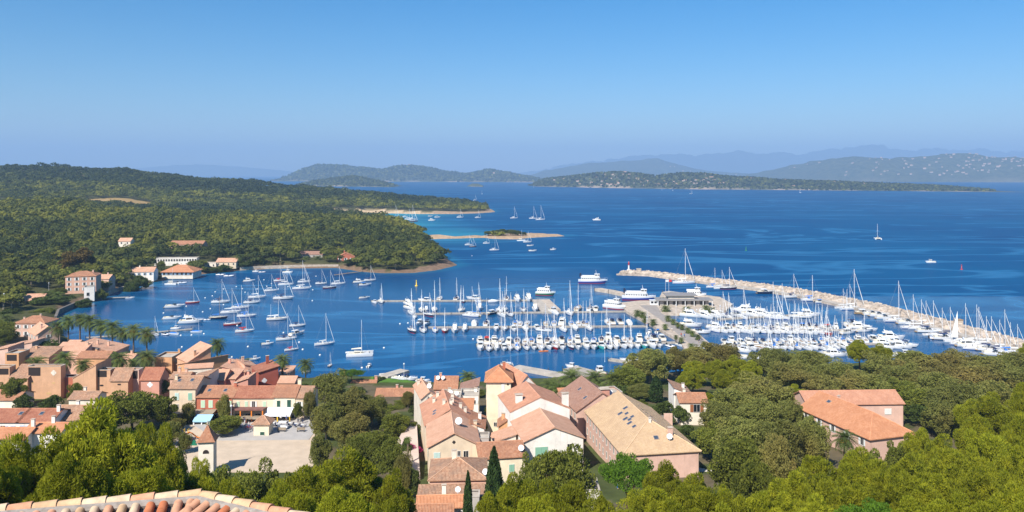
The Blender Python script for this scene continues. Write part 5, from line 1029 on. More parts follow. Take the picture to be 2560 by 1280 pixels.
    def chimney(s, fx, fy, hh=1.2, wdt=.7, m=None):
        x, y = (fx-.5)*s.w, (fy-.5)*s.d; z = s.zroof(x, y) if s.planes else s.h-.5; b = MB(); b.box(x-wdt/2, y-wdt*.35, z-.6, x+wdt/2, y+wdt*.35, z+hh); b.box(x-wdt*.4, y-wdt*.25, z+hh, x+wdt*.4, y+wdt*.25, z+hh+.12, 2); b.box(x-wdt*.62, y-wdt*.46, z+hh+.12, x+wdt*.62, y+wdt*.46, z+hh+.22, 1)
        b.build('chimney', [m or s.wc, M['stone'], M['iron']], s.rf); return s
    def skylight(s, fx, fy, ww=.9, ll=1.3, pl=0):
        x, y = (fx-.5)*s.w, (fy-.5)*s.d; p, n = s.planes[pl]; z = p.z-((x-p.x)*n.x+(y-p.y)*n.y)/n.z; c = Vector((x, y, z)); e = Vector((0, 0, 1)).cross(n).normalized(); g = n.cross(e); b = MB()
        q = lambda k, o: [c+n*o-e*ww*k/2-g*ll*k/2, c+n*o+e*ww*k/2-g*ll*k/2, c+n*o+e*ww*k/2+g*ll*k/2, c+n*o-e*ww*k/2+g*ll*k/2]
        b.rings([q(1, -.05), q(1, .09)], 1); b.poly(q(.82, .10), 0); b.build('skylight', [M['skyglass'], M['gutter']], s.rf); return s
    def dish(s, fx, fy, r=.45, z=None):
        x, y = (fx-.5)*s.w, (fy-.5)*s.d; zz = (s.zroof(x, y) if s.planes else s.h-.5); b = MB(); b.tube((x, y, zz-.2), (x, y, zz+.9), .05, n=5); c = Vector((x, y-.12, zz+.95)); ax = Vector((-.25, -.85, .45)).normalized(); e = ax.orthogonal().normalized(); g = ax.cross(e)
        b.rings([[c-ax*.12*(1-(k/3)**2)*1+(e*math.cos(t)+g*math.sin(t))*r*max(k/3, .02) for t in [2*math.pi*i/12 for i in range(12)]] for k in range(4)], 0, caps=False); b.tube(c-ax*.1, c+ax*.4, .03, n=4); b.build('satellite_dish', M['white'], s.rf); return s
    def win(s, side, a, z, ww=1.0, hh=1.5, sh=None, closed=False, glass=True, frame=True):
        """a metres along the wall, z height of its middle above the base"""
        b = MB(); f = .09
        s.slabbox(b, side, a-ww/2-f, a-ww/2, -.02, .06, z-hh/2-f, z+hh/2+f, 1); s.slabbox(b, side, a+ww/2, a+ww/2+f, -.02, .06, z-hh/2-f, z+hh/2+f, 1); s.slabbox(b, side, a-ww/2, a+ww/2, -.02, .06, z+hh/2, z+hh/2+f, 1)
        s.slabbox(b, side, a-ww/2, a+ww/2, -.02, .12, z-hh/2-f, z-hh/2, 1); s.slabbox(b, side, a-ww/2, a+ww/2, -.02, .015, z-hh/2, z+hh/2, 0); s.slabbox(b, side, a-.03, a+.03, .015, .04, z-hh/2, z+hh/2, 1)
        o = b.build('window', [M['glass'], M['frame']], s.root)
        if sh:
            for sg in (-1, 1):
                q = MB(); k = ww/2
                if closed: s.slabbox(q, side, *( (a-k, a-.01) if sg < 0 else (a+.01, a+k)), .045, .10, z-hh/2, z+hh/2)
                else: s.slabbox(q, side, *((a-ww/2-f-k, a-ww/2-f+.02) if sg < 0 else (a+ww/2+f-.02, a+ww/2+f+k)), .065, .11, z-hh/2, z+hh/2)
                q.build('shutter', SH[sh], o)
        return s
    def door(s, side, a, ww=1.1, hh=2.2, m='brown'):
        b = MB(); s.slabbox(b, side, a-ww/2, a+ww/2, -.02, .05, 0, hh); b.build('door', SH[m], s.root); return s
    def grid(s, side, n, rows, sh=None, ww=.95, hh=1.4, closed=False, z0=None):
        L = s.w if side in 'fb' else s.d
        for r_ in range(rows):
            z = s.h-1.5-r_*2.9 if z0 is None else z0-r_*2.9
            if z < .8: break
            for i in range(n): s.win(side, L*(i+.5)/n, z, ww, hh, sh, closed if i % 2 == 0 else False)
        return s
    def gutter(s, side='f'):
        b = MB(); w, d = s.w/2, s.d/2
        b.tube((w-.1, -d-.08, s.h-.1), (w-.1, -d-.08, 0), .06, n=5); b.build('downpipe', M['gutter'], s.root); return s
    def patch(s, side, a, z, r, m, kind='quatrefoil'):
        """cut-out ornament: four joined discs, or a slot"""
        b = MB(); pts = [(r*.55, 0), (-r*.55, 0), (0, r*.55), (0, -r*.55)] if kind == 'quatrefoil' else [(-r*.5, 0), (r*.5, 0), (0, 0)]
        rr = r*.55 if kind == 'quatrefoil' else r*.45
        for k, (dx, dz) in enumerate(pts):
            ring = [s.P(side, a+dx+rr*math.cos(t), .03+k*.004, z+dz+rr*math.sin(t)) for t in [2*math.pi*i/14 for i in range(14)]]; b.poly(ring)
            b.rings([[s.P(side, a+dx+rr*q*math.cos(t), o_, z+dz+rr*q*math.sin(t)) for t in [2*math.pi*i/14 for i in range(14)]] for q, o_ in ((1, .03+k*.004), (1.02, -.05))], 0, caps=False)
        b.build('ornament_opening', m, s.root); return s
M['skyglass'] = mat('skylight_glass', (.05, .07, .10), .08, spec=.7)
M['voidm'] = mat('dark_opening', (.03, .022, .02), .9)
def HS(label, x0, x1, y, D0, D1, depth, roof, rise, wc, rc, zb=None, name='house', **k):
    h = House(name, label, x0, x1, y, D0, D1, depth, zb, wc, group=k.get('group')); h.roof(roof, rise, rc, k.get('ov', .35)); return h
# --- square row
h = HS('tall cream house with green shutters at the end of the square row',424,490,971,207,207,9.5,'gx',1.9,'cream','old',7.5); h.win('f',1.9,h.h-2.1,.95,1.75,'teal',True).win('f',5.3,h.h-2.1,.95,1.75,'green',True).win('f',1.9,h.h-4.9,.95,1.6,'grey',True).win('f',5.3,h.h-4.9,.95,1.6,'grey',True).chimney(.06,.35,1.0).skylight(.2,.30).skylight(.68,.32).gutter().door('f',3.5)
HS('pale rear wing with weathered roof behind the tall cream house',470,520,952,217,217,8,'shl',1.4,'pale','old',7)
h = HS('orange-red house with pale shutters on the square',492,582,993,207,207,9,'gx',1.7,'red','terra',7.5); h.win('f',1.6,h.h-1.75,.95,1.75,'mint',True).win('f',3.6,h.h-1.75,.95,1.75,'mint',True).win('f',6.0,h.h-1.75,.9,1.7,'mint',True).win('f',8.0,h.h-1.75,.9,1.7,'mint').skylight(.25,.28).skylight(.7,.28).chimney(.93,.45,.9).gutter().grid('f',3,1,None,1.6,2.2,z0=1.3)
h = HS('cream house with red-brown roof above the brown canopy',582,682,994,207,207,8.5,'gx',1.75,'cream','red',7.5); h.win('f',1.4,h.h-1.75,.7,1.5,'mint',True).win('f',3.5,h.h-1.75,.7,1.5,'mint',True).win('f',5.4,h.h-1.75,.75,1.6,'white').win('f',8.2,h.h-1.75,.8,1.5,'mint',True).grid('f',4,1,None,1.3,2.2,z0=1.3)
h = HS('cream house with dark green shutters above the white awning',682,738,992,207,207,8.5,'gx',1.8,'yellow','terra',7.5); h.win('f',1.5,h.h-1.8,.85,1.6,'dkgreen',True).win('f',4.2,h.h-1.8,.95,2.0,'dkgreen',True).chimney(.97,.6,1.5,.9).grid('f',3,1,None,1.4,2.3,z0=1.35)
h = HS('narrow cream house at the tree end of the square row',739,775,994,207,207,8.5,'gx',1.7,'cream','old',7.5); h.win('f',1.0,h.h-1.9,.8,1.6,'white').win('f',2.9,h.h-1.9,.8,1.6,'white',True)
def awning(name, label, x0, x1, ytop, ybot, D, out, m, posts=True, pm='yellow', cat='awning', zg=7.5, sag=0):
    """real fabric or tile canopy: top edge on the wall, lower edge out over the pavement"""
    z1 = ZD(ytop, D); d2 = D-out; z0 = ZD(ybot, d2); xa, xb = XD(x0, D), XD(x1, D); o = thing(name, label, cat, ((xa+xb)/2, D-out/2, zg)); w = (xb-xa)/2; b = MB()
    top = [(-w, out/2, z1-zg), (w, out/2, z1-zg), (w, -out/2, z0-zg), (-w, -out/2, z0-zg)]; b.rings([[(x, y, z-.07) for x, y, z in top], top], 0); b.box(-w, -out/2-.03, z0-zg-.35, w, -out/2-.005, z0-zg-.02); b.build('canopy', m, o)
    if posts:
        n = max(2, int(w*2/2.3)); 
        for i in range(n+1):
            p = MB(); x = -w+.2+(2*w-.4)*i/n; p.box(x-.13, -out/2+.1, -.3, x+.13, -out/2+.36, z0-zg-.05); p.build('post', M[pm], o)
    return o
M['awnw'] = mat('white_awning', (.74,.75,.76), .85); M['awnb'] = mat('sky_blue_awning', (.33,.55,.72), .85); M['awnt'] = mat('tan_canopy', (.30,.24,.17), .9, .2, 1); M['awnr'] = mat('brown_canopy', (.22,.10,.08), .9, .2, 1)
awning('awning','wide white restaurant awning on yellow pillars',670,734,1018,1038,206.9,3.2,M['awnw'])
awning('awning','sky blue awning beside the square trees',491,534,1036,1052,203.6,2.4,M['awnb'],True,'alu')
awning('canopy','long tan tiled canopy along the square fronts',413,542,1023,1035,206.9,3.0,M['awnt'],True,'bark')
awning('canopy','dark brown restaurant canopy under the red-brown roof',582,668,1017,1023,206.9,3.4,M['awnr'],True,'orange')
awning('canopy','lower ochre terrace awning with wooden rail',590,652,1039,1044,204.5,2.0,M['awnt'],True,'teak')
# --- kiosk, stone turret, square furniture
h = HS('small cream kiosk with tiled hip roof and green hatch',634,672,1058,193,193,3.4,'hip',1.25,'yellow','old',8.0,name='kiosk',ov=.45); h.win('f',2.1,1.3,1.0,.75,'dkgreen',True)
x, D = XD(519, 168), 168; o = thing('stone_turret', 'cream stone turret with pointed tile roof in front of square', 'tower', (x, D, 8.6), R(8)); zt = ZD(1102, 168)-8.6
b = MB(); b.box(-1.5,-1.5,-1.5,1.5,1.5,zt); b.box(-1.66,-1.66,zt,1.66,1.66,zt+.25); b.build('wall', WM['pale'], o); b = MB(); e = zt+.26
for i in range(4):
    c = [(-1.95,-1.95),(1.95,-1.95),(1.95,1.95),(-1.95,1.95)]; p, q = c[i], c[(i+1) % 4]; m_ = [(v[0]*.42, v[1]*.42) for v in (p, q)]
    b.poly([(*p, e),(*q, e),(*m_[1], e+1.7),(*m_[0], e+1.7)], 0, [(50,50),(54.4,50),(53,52.2),(51.3,52.2)]); b.poly([(*m_[0], e+1.7),(*m_[1], e+1.7),(0,0,e+3.3)], 0, [(51.3,52.2),(53,52.2),(52.1,54)])
b.build('roof', RM['terra'], o); b = MB(); b.lathe([(.16,e+3.15),(.2,e+3.4),(.1,e+3.7),(.02,e+4.1)],8); b.tube((0,0,e+4),(0,0,e+5),.03,n=4); b.build('finial', M['stone'], o)
b = MB(); b.poly([(-.62,-1.525,zt-2.2),(.62,-1.525,zt-2.2)]+[(.62*math.cos(t),-1.525,zt-2.0+.62*math.sin(t)) for t in [math.pi*i/8 for i in range(9)]]); b.build('arched_opening', M['voidm'], o)
def flatsheet(name, label, pts, z, m, th=.08):
    P_ = [W(a, b_, z) for a, b_ in pts]; s_ = sum(P_[i][0]*P_[(i+1) % len(P_)][1]-P_[(i+1) % len(P_)][0]*P_[i][1] for i in range(len(P_)))
    if s_ < 0: P_.reverse()
    b = MB(); b.rings([[(x, y, z-3) for x, y, _ in P_], [(x, y, z) for x, y, _ in P_]], 0); return tag(b.build(name, m), label, kind='structure')
flatsheet('square_ground','sandy beaten earth of the village square',[(400,1180),(790,1180),(800,1100),(780,1062),(420,1062),(395,1100)],8.75,mat('beaten_earth',(.52,.41,.30),.95,.10,.35,.05))
flatsheet('pavement','pale grey paving in front of the restaurants',[(545,1101),(772,1099),(790,1075),(770,1045),(560,1049),(480,1060)],8.82,mat('paving',(.40,.37,.34),.95,.08,.5,.1))
flatsheet('street','pale lane between the rooftops and the trees',[(1000,1185),(1050,1185),(1042,1060),(1015,1060),(985,1120)],11.1,mat('lane',(.56,.44,.37),.95,.12,.4,.05))
flatsheet('forecourt','pale paved forecourt below the ochre building',[(1690,1175),(1740,1168),(1835,1185),(1820,1212),(1730,1205)],9.4,mat('forecourt',(.52,.47,.41),.95,.1,.4,.05))
flatsheet('lawn','mown green lawn beside the grassy quay',[(935,974),(1068,966),(1040,958),(960,958)],2.2,mat('lawn',(.07,.17,.02),.95,.25,.8,.05))
PZ = 8.85
def bench(px, py, label):
    x, y, _ = W(px, py, PZ); o = thing('park_bench', label, 'bench', (x, y, PZ), 0, 'benches on the square'); b = MB(); b.box(-1.0,-.25,.42,1.0,.2,.48); b.build('seat', M['awnt'], o); b = MB(); b.box(-1.0,.2,.5,1.0,.26,.95); b.build('backrest', M['awnt'], o)
    for sx in (-.8, .8): b = MB(); b.box(sx-.05,-.22,0,sx+.05,.24,.42); b.build('leg', M['iron'], o)
bench(644,1079,'wooden bench standing beside the cream kiosk'); bench(704,1079,'wooden bench in front of the parked electric cart'); bench(752,1079,'wooden bench standing nearest the eucalyptus trees')
x, y, _ = W(707, 1072, PZ); o = thing('electric_cart', 'small white electric cart parked on the square', 'cart', (x, y, PZ)); b = MB(); b.rings([[(xx, -.65, .35), (xx, -.65, h_), (xx, .65, h_), (xx, .65, .35)] for xx, h_ in ((-1.2,.85),(-.3,.9),(.5,.9),(1.25,.75))], 0); b.build('body', M['white'], o); b = MB(); b.box(-1.1,-.7,1.65,.9,.7,1.75); b.build('roof_panel', M['white'], o)
b = MB()
for sx in (-1.05, .8):
    for sy in (-.62, .62): b.tube((sx, sy, .8), (sx, sy, 1.66), .04, n=4)
b.build('roof_post', M['alu'], o)
for sx in (-.8, .8):
    for sy in (-.66, .66): b = MB(); b.tube((sx, sy-.09, .28), (sx, sy+.09, .28), .28, n=12); b.build('wheel', M['black'], o)
x, y, _ = W(472, 1098, PZ); o = thing('playground_slide', 'red and orange playground slide under the trees', 'slide', (x, y, PZ)); b = MB(); b.rings([[(xx, yy, z), (xx, yy+.6, z)] for xx, yy, z in ((-.2,0,1.6),(.6,0,1.3),(1.8,0,.4),(2.6,0,.25))], 0, caps=False, closed=False); b.box(-.2,-.05,1.5,.1,0,1.8); ch = b.build('chute', M['orange'], o); md = ch.modifiers.new('thickness', 'SOLIDIFY'); md.thickness = .06
b = MB(); b.box(-1.3,-.1,1.2,-.2,.8,1.3); b.build('platform', M['redp'], o)
for sx in (-1.25, -.25):
    for sy in (-.05, .75): b = MB(); b.tube((sx, sy, 0), (sx, sy, 2.4), .06, n=6); b.build('post', M['yellow'], o)
flatsheet('play_mat','green play surface under the slide',[(446,1112),(492,1112),(488,1100),(452,1098)],8.9,M['green'])
# people: one continuous skinned figure, copied in other clothes
def person_mesh(name, pose):
    v = [(0,0,.95),(0,0,1.2),(0,0,1.42),(0,0,1.55),(0,0,1.68),(-.10,0,.92),(-.11,.02+pose*.12,.5),(-.11,.02+pose*.05,.06),(-.11,-.14+pose*.05,.03),(.10,0,.92),(.11,.02-pose*.12,.5),(.11,.02-pose*.05,.06),(.11,-.14-pose*.05,.03),(-.19,0,1.40),(-.25,.02-pose*.1,1.12),(-.24,-.08-pose*.12,.88),(.19,0,1.40),(.25,.02+pose*.1,1.12),(.24,-.08+pose*.05,.88)]
    e = [(0,1),(1,2),(2,3),(3,4),(0,5),(5,6),(6,7),(7,8),(0,9),(9,10),(10,11),(11,12),(2,13),(13,14),(14,15),(2,16),(16,17),(17,18)]
    rad = [.15,.14,.15,.06,.11,.10,.065,.045,.04,.10,.065,.045,.04,.065,.045,.032,.065,.045,.032]
    me = bpy.data.meshes.new(name); me.from_pydata(v, e, []); o = bpy.data.objects.new(name, me); COL.objects.link(o); sk = o.modifiers.new('skin', 'SKIN'); 
    if not me.skin_vertices: me.attributes  # layer is made with the modifier
    o.modifiers.new('sub', 'SUBSURF').levels = 1
    return o, rad
def skin_eval(name, pose):
    import bmesh
    o, rad = person_mesh(name, pose); bm = bmesh.new(); bm.from_mesh(o.data); lay = bm.verts.layers.skin.verify(); bm.verts.ensure_lookup_table()
    for i, r_ in enumerate(rad): bm.verts[i][lay].radius = (r_, r_); bm.verts[i][lay].use_root = (i == 0)
    bm.to_mesh(o.data); bm.free(); dg = bpy.context.evaluated_depsgraph_get(); me = bpy.data.meshes.new_from_object(o.evaluated_get(dg)); bpy.data.objects.remove(o); return me
PB = [skin_eval('person', .0), skin_eval('person', 1.0)]
M['skin'] = mat('skin', (.50,.30,.21), .6); M['hair'] = mat('hair', (.05,.03,.02), .7)
def person(px, py, z, shirt, trs, label, walk=0, rz=0):
    x, y, _ = W(px, py, z); me = PB[walk].copy(); me.materials.clear()
    for m_ in (M['skin'], shirt, trs): me.materials.append(m_)
    for p in me.polygons: p.material_index = 1 if .98 < p.center.z < 1.47 and abs(p.center.x) < .26 else (2 if .12 < p.center.z <= .98 and abs(p.center.x) < .2 else 0)
    me.polygons.foreach_set('use_smooth', [True]*len(me.polygons)); o = bpy.data.objects.new('person', me); link(o); o.location = (x, y, z); o.rotation_euler = (0, 0, rz); tag(o, label, 'person', 'people about the village and quay')
    b = MB(); b.lathe([(.03,1.82),(.1,1.79),(.125,1.70),(.12,1.66)],10,c=(0,.015,0)); b.build('hair', M['hair'], o)
Wm, Bm, Rm, Nm, Tm, Km = M['tarpw'], M['tarpb'], M['tarpr'], M['tarpn'], M['awnt'], M['black']
for px, py, z, s_, t_, lb, wk in [(615,1068,PZ,Rm,Wm,'person in a red shirt beside the parked bicycles',1),(622,1070,PZ,Wm,Bm,'person in pale shirt beside the parked bicycles',0),(702,1054,PZ,Wm,Km,'waiter in white shirt under the white awning',1),(716,1056,PZ,Bm,Tm,'person in blue shirt under the white awning',0),(745,1056,PZ,Tm,Nm,'person in tan shirt standing near the tree row end',0),(757,1058,PZ,Km,Nm,'person in black near the tree row end',0),(612,1060,PZ,Nm,Wm,'person in navy shirt before the brown canopy',0),
 (1618,815,1.4,Rm,Bm,'person in red shirt on the promenade quay wall side',1),(1624,795,1.4,Wm,Nm,'person in white shirt near the ferry gangway',0),(1680,828,1.4,Wm,Tm,'person in white shirt halfway down the promenade',1),(1703,842,1.4,Rm,Km,'person in red shirt farther down the promenade',1),(1711,844,1.4,Bm,Km,'person in blue shirt next to the red-shirted walker',1),(1747,858,1.4,Nm,Tm,'person in navy shirt at the promenade palms',0),(1752,856,1.4,Wm,Nm,'person in white shirt at the promenade palms',0),(1545,1222,10.5,Wm,Bm,'person walking on the path beneath the pines',1)]:
    person(px, py, z, s_, t_, lb, wk, rnd.uniform(0, 6))
def cafe(px, py, label):
    x, y, _ = W(px, py, PZ); o = thing('cafe_table', label, 'table', (x, y, PZ), rnd.uniform(0, 1), 'cafe tables on the square'); b = MB(); b.lathe([(.01, .70), (.42, .70), (.42, .74), (.01, .74)], 10); b.build('table_top', M['white'], o); b = MB(); b.lathe([(.25, 0), (.04, .04), (.03, .70)], 8); b.build('pedestal', M['iron'], o)
    for k in range(3):
        c = thing('cafe_chair', label.replace('cafe table', 'cafe chairs at the table'), 'chair', (x+.75*math.cos(k*2.1+.4), y+.75*math.sin(k*2.1+.4), PZ), k*2.1+.4, 'cafe chairs on the square'); b = MB(); b.box(-.2,-.2,.42,.2,.2,.46); b.build('seat', M['tarpn'], c); b = MB(); b.box(.17,-.2,.5,.21,.2,.9); b.build('backrest', M['tarpn'], c)
        for sx in (-.17, .17):
            for sy in (-.17, .17): b = MB(); b.box(sx-.02,sy-.02,0,sx+.02,sy+.02,.42); b.build('leg', M['iron'], c)
for px, py, lb in ((684,1064,'cafe table by the first yellow pillar of the white awning'),(694,1067,'cafe table in the middle before the white awning'),(725,1064,'cafe table by the last yellow pillar of the white awning'),(740,1066,'cafe table beyond the white awning towards the trees'),(756,1069,'cafe table nearest the eucalyptus trunks'),(590,1066,'cafe table before the dark brown canopy, bay end'),(604,1068,'cafe table before the dark brown canopy, beside the bicycles')): cafe(px, py, lb)
def bicycle(px, py, label):
    x, y, _ = W(px, py, PZ); o = thing('bicycle', label, 'bicycle', (x, y, PZ), rnd.uniform(-.5, .5), 'bicycles parked on the square')
    for sx in (-.52, .52):
        b = MB(); b.rings([[(sx+(.33+dr)*math.cos(t), dy, .35+(.33+dr)*math.sin(t)) for t in [2*math.pi*i/16 for i in range(16)]] for dr, dy in ((0,-.02),(.03,0),(0,.02),(-.03,0),(0,-.02))], 0, caps=False); b.build('wheel', M['black'], o)
    b = MB()
    for p, q in (((-.52,0,.35),(-.1,0,.35)),((-.1,0,.35),(.4,0,.8)),((-.52,0,.35),(-.22,0,.85)),((-.22,0,.85),(.38,0,.82)),((-.1,0,.35),(-.24,0,.9)),((.52,0,.35),(.38,0,.95))): b.tube(p, q, .03, n=5)
    b.build('frame', M['redp'], o); b = MB(); b.box(-.36,-.06,.9,-.12,.06,.95); b.build('saddle', M['black'], o); b = MB(); b.tube((.36,-.25,.98),(.36,.25,.98),.025,n=5); b.build('handlebar', M['iron'], o)
bicycle(616,1074,'bicycle parked farthest from the kiosk'); bicycle(622,1073,'bicycle parked in the middle of the three'); bicycle(628,1074,'bicycle parked against the kiosk side')
# --- pink terraces between the square row and the water
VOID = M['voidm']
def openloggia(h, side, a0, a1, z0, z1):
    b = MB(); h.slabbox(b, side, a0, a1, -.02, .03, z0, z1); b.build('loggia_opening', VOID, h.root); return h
h = HS('terrace house of brown stucco with quatrefoil opening',70,152,916,237,237,2.6,'flat',0,'brown','old'); h.patch('f',7.6,h.h-1.9,.75,WM['pale']).patch('f',7.6,h.h-4.9,.5,WM['ochre'],'slot').patch('f',1.4,h.h-4.9,.4,WM['ochre'],'slot').patch('f',6.2,h.h-8,.7,WM['ochre'],'slot'); openloggia(h,'f',.1,3.7,h.h-2.8,h.h-.3)
h = HS('low brown terrace house with tiled lean-to roof',24,69,945,236,236,6,'shed',2.4,'brown','old')
h = HS('flat brown terrace house at the photo edge with dark loggia',-20,24,918,237,237,3,'flat',0,'brown','old'); openloggia(h,'f',.3,4.9,h.h-2.2,h.h-.4)
h = HS('dark red gap house between brown terraces',153,183,943,239,239,3,'flat',0,'red','old')
h = HS('brown stucco house with one-sided pink roof and dark slot window',182,240,946,237,237,9,'shl',4.0,'brown','pink',ov=.15); h.patch('f',3.4,h.h-3.6,.55,VOID,'slot')
h = HS('brown house with dark loggia and oval window',240,276,925,238,238,3,'flat',0,'brown','old'); openloggia(h,'f',.3,3.2,h.h-2.1,h.h-.2); h.patch('f',1.7,h.h-4.6,.6,VOID,'slot')
h = HS('brown terrace house with weathered tiled gable roof',276,320,951,236,236,7,'gx',2.7,'brown','old'); h.patch('f',2.6,h.h-1.2,.55,VOID,'slot')
h = HS('pale wall terrace with dark recessed loggia',320,347,925,239,239,3,'flat',0,'salmon','old'); openloggia(h,'f',.2,2.9,h.h-2.6,h.h-.2)
h = HS('dark red house with white quatrefoil and bright red roof',352,398,949,235,235,7,'gx',2.6,'rose','red'); h.patch('f',2.7,h.h-1.5,.75,M['white']).patch('f',3.2,h.h-4.4,.5,M['white'],'slot')
h = HS('long brown terrace house under pale tiled lean-to',48,122,893,266,266,8,'shed',1.7,'brown','old'); h.chimney(.2,.8,.8)
h = HS('orange loggia house beside the brown terraces',13,47,883,262,262,6,'flat',0,'orange','old'); openloggia(h,'f',.5,3.8,h.h-2.5,h.h-.5)
h = HS('terrace house with pale pink roof at the photo edge',-25,20,878,270,270,9,'shl',1.2,'salmon','pink')
h = HS('terrace house under long ribbed pink roof',117,192,896,272,272,10,'shed',3.2,'pink','pink'); h.chimney(.92,.85,.7)
h = HS('terrace house with long weathered roof and orange wall',192,268,895,268,268,7,'gx',1.4,'orange','terra'); h.chimney(.4,.7,.8).patch('f',2,h.h-2,.4,VOID,'slot')
h = HS('pink terrace house rising behind the quay palms',197,285,880,284,284,11,'shr',2.6,'pink','pink'); h.chimney(.35,.4,1.4).chimney(.62,.5,1.4)
h = HS('low pink house behind the tall quay palms',268,330,898,282,282,7,'gx',1.0,'pink','pink'); h.chimney(.8,.5,1)
h = HS('pale terrace house near the round green tree',20,80,866,292,292,8,'shl',1.5,'salmon','pink'); h.chimney(.9,.6,1.2)
h = HS('low house with tan roof beside the clipped hedge',60,92,868,305,305,9,'shl',2.0,'pale','pink'); h = HS('low house with tan roof beyond the clipped hedge',165,192,862,303,303,6,'gx',1.0,'pale','pink')
h = HS('pink villa with hipped orange roof near the west shore',36,112,808,345,345,10,'hip',2.2,'salmon','terra'); h.chimney(.1,.5,.8).chimney(.6,.6,.9).grid('f',4,2,'white')
h = HS('pink house with gable facing the palms',90,150,838,325,331,13,'gy',3.0,'salmon','pink'); h.chimney(.3,.2,1.8).chimney(.95,.3,2.2).win('f',4.5,h.h-1,.8,1.2,'white').grid('l',3,1,'white')
h = HS('orange-pink house block with blind wall near the mooring water',387,430,893,262,262,8,'flat',0,'orange','old'); h.chimney(.95,.8,1.6).patch('f',1.9,h.h-3.3,.45,VOID)
h = HS('low orange wall house joined to the tall orange one',428,460,905,264,264,6,'flat',0,'orange','old')
h = HS('tall orange-pink house with slanting roof by the water',444,470,911,256,252,14,'shl',1.5,'orange','pink'); h.win('f',1.2,h.h-.8,.5,.7)
h = HS('tall brown side block of the slanting-roof house',470,527,905,253,258,9,'shl',3.8,'brown','pink'); h.chimney(.35,.1,1.5)
h = HS('low pale lean-to below the slanting-roof house',462,530,922,244,246,5,'gx',.6,'pale','pink')
h = HS('rose terrace house with quatrefoil behind the orange-red house',527,560,950,224,224,8,'gx',1.8,'rose','pink'); h.patch('f',1.8,h.h-1.3,.6,M['blue'])
h = HS('rose terrace house with pale lean-to roof',560,588,947,226,226,7,'shed',1.0,'rose','pink')
h = HS('rose terrace house with wide pale roof and dark loggia',555,612,930,238,238,9,'shr',1.6,'rose','pink'); h.chimney(.1,.5,1.2); openloggia(h,'f',4.6,6.5,h.h-1.2,h.h+.1)
h = HS('rose terrace house with shed roof and chimney pair',588,620,957,222,222,7,'shl',1.2,'rose','pink'); h.chimney(.5,.8,1)
h = HS('pink block house with blank bright wall',612,642,920,240,242,8,'shr',1.0,'pink','pink'); h.chimney(.2,.6,1.3)
h = HS('dark red block house with slanting top beside tall palm',647,696,931,232,235,8,'shl',1.1,'dkred','red'); h.chimney(.7,.7,2.2,.8).patch('f',1.6,h.h-2.6,.7,M['white'])
h = HS('small rose house with dark loggia behind the tall palm',694,722,938,243,243,7,'shed',1.0,'rose','pink'); h.chimney(.2,.5,1.6); openloggia(h,'f',1.0,2.9,h.h-1.4,h.h-.1)
h = HS('low rose wing at the palm end of the terraces',696,735,957,228,228,6,'gx',1.0,'rose','pink')
h = HS('pale old house with mossy roof behind the cream house',425,468,946,220,220,6,'gx',.9,'pink','old'); h.chimney(.3,.5,1).chimney(.7,.5,.8)
# lower left roofs
h = HS('white house with red-brown roof at the photo edge',-30,45,1055,176,176,9,'gx',1.5,'white','red',7); h.skylight(.85,.3).grid('f',3,1,'blue',1,1.4,True)
h = HS('white house with red roof beside the edge house',45,128,1055,176,176,9,'gx',1.5,'white','red',7); h.chimney(.95,.4,1.2).grid('f',4,1,'blue',1,1.5,True).skylight(.5,.3)
h = HS('house with reddish weathered roof behind the big pine',128,215,1050,180,180,9,'gx',1.9,'white','old',7); h.chimney(.4,.6,1)
h = HS('low white annex with orange roof and chimney',-30,60,1098,165,165,7,'gx',1.2,'white','orange',8); h.chimney(.92,.6,1.6)
h = HS('low annex with salmon roof behind the big pine',60,150,1082,168,168,6,'gx',1.1,'white','orange',8); h.chimney(.6,.5,1.2)
h = HS('small old house with grey tiled roof left of square',-25,42,1000,222,222,8,'gx',1.6,'pale','terra'); h.skylight(.7,.3)
h = HS('low tan roofed shed between terraces and square trees',172,238,998,214,214,6,'gx',1.2,'pale','old'); h.chimney(.35,.6,1)
# behind the square trees
h = HS('red-roofed house behind the eucalyptus crowns',874,935,977,258,258,9,'gx',2.2,'rose','terra'); h.chimney(.97,.6,1.4,.9)
h = HS('long rose house with green shutter behind the eucalyptus',938,1045,995,240,240,8,'gx',1.7,'rose','terra'); h.win('f',4.7,h.h-1.9,.9,1.5,'green',True).chimney(.45,.7,1.2).chimney(.55,.8,.9)
# --- street block
h = HS('pale pink gabled house with round attic window and white dish',1071,1199,1118,160,161.2,14.5,'gy',2.6,'cream','pink',10.5); h.win('f',1.7,h.h-1.9,1.2,1.5,'teal',True).win('f',5.0,h.h-1.5,.6,1.0,None).win('f',6.1,h.h-1.5,.55,1.0,None).win('f',7.5,h.h-1.9,.9,1.7,None).patch('f',5.1,h.h+.8,.32,VOID).dish(.62,.45,.75).chimney(.99,.75,1.3).gutter().grid('l',5,1,'teal')
h = HS('red-roofed house with many chimneys behind the pink gable',1064,1186,1063,176,177.9,16,'gy',3.2,'cream','salmon',9.5)
for a, c in ((.25,.7),(.35,.85),(.42,.35),(.56,.3),(.62,.5),(.66,.75),(.78,.4),(.86,.3)): h.chimney(a,c,.9,.65,WM['pale'])
h.skylight(.22,.3,.9,.9).skylight(.2,.2,.9,.9)
h = HS('pale flat-roofed block with aerials behind the red roof',1062,1120,1010,192,192,7,'flat',0,'grey','old',9); h.chimney(.3,.4,1.3).chimney(.8,.5,1.2).dish(.6,.7,.6)
h = HS('pink-roofed house with dishes beside the flat block',1054,1092,996,198,199,13,'gy',1.5,'pale','pink',8.5); h.dish(.6,.2,.6).chimney(.2,.8,1).chimney(.85,.6,1.2)
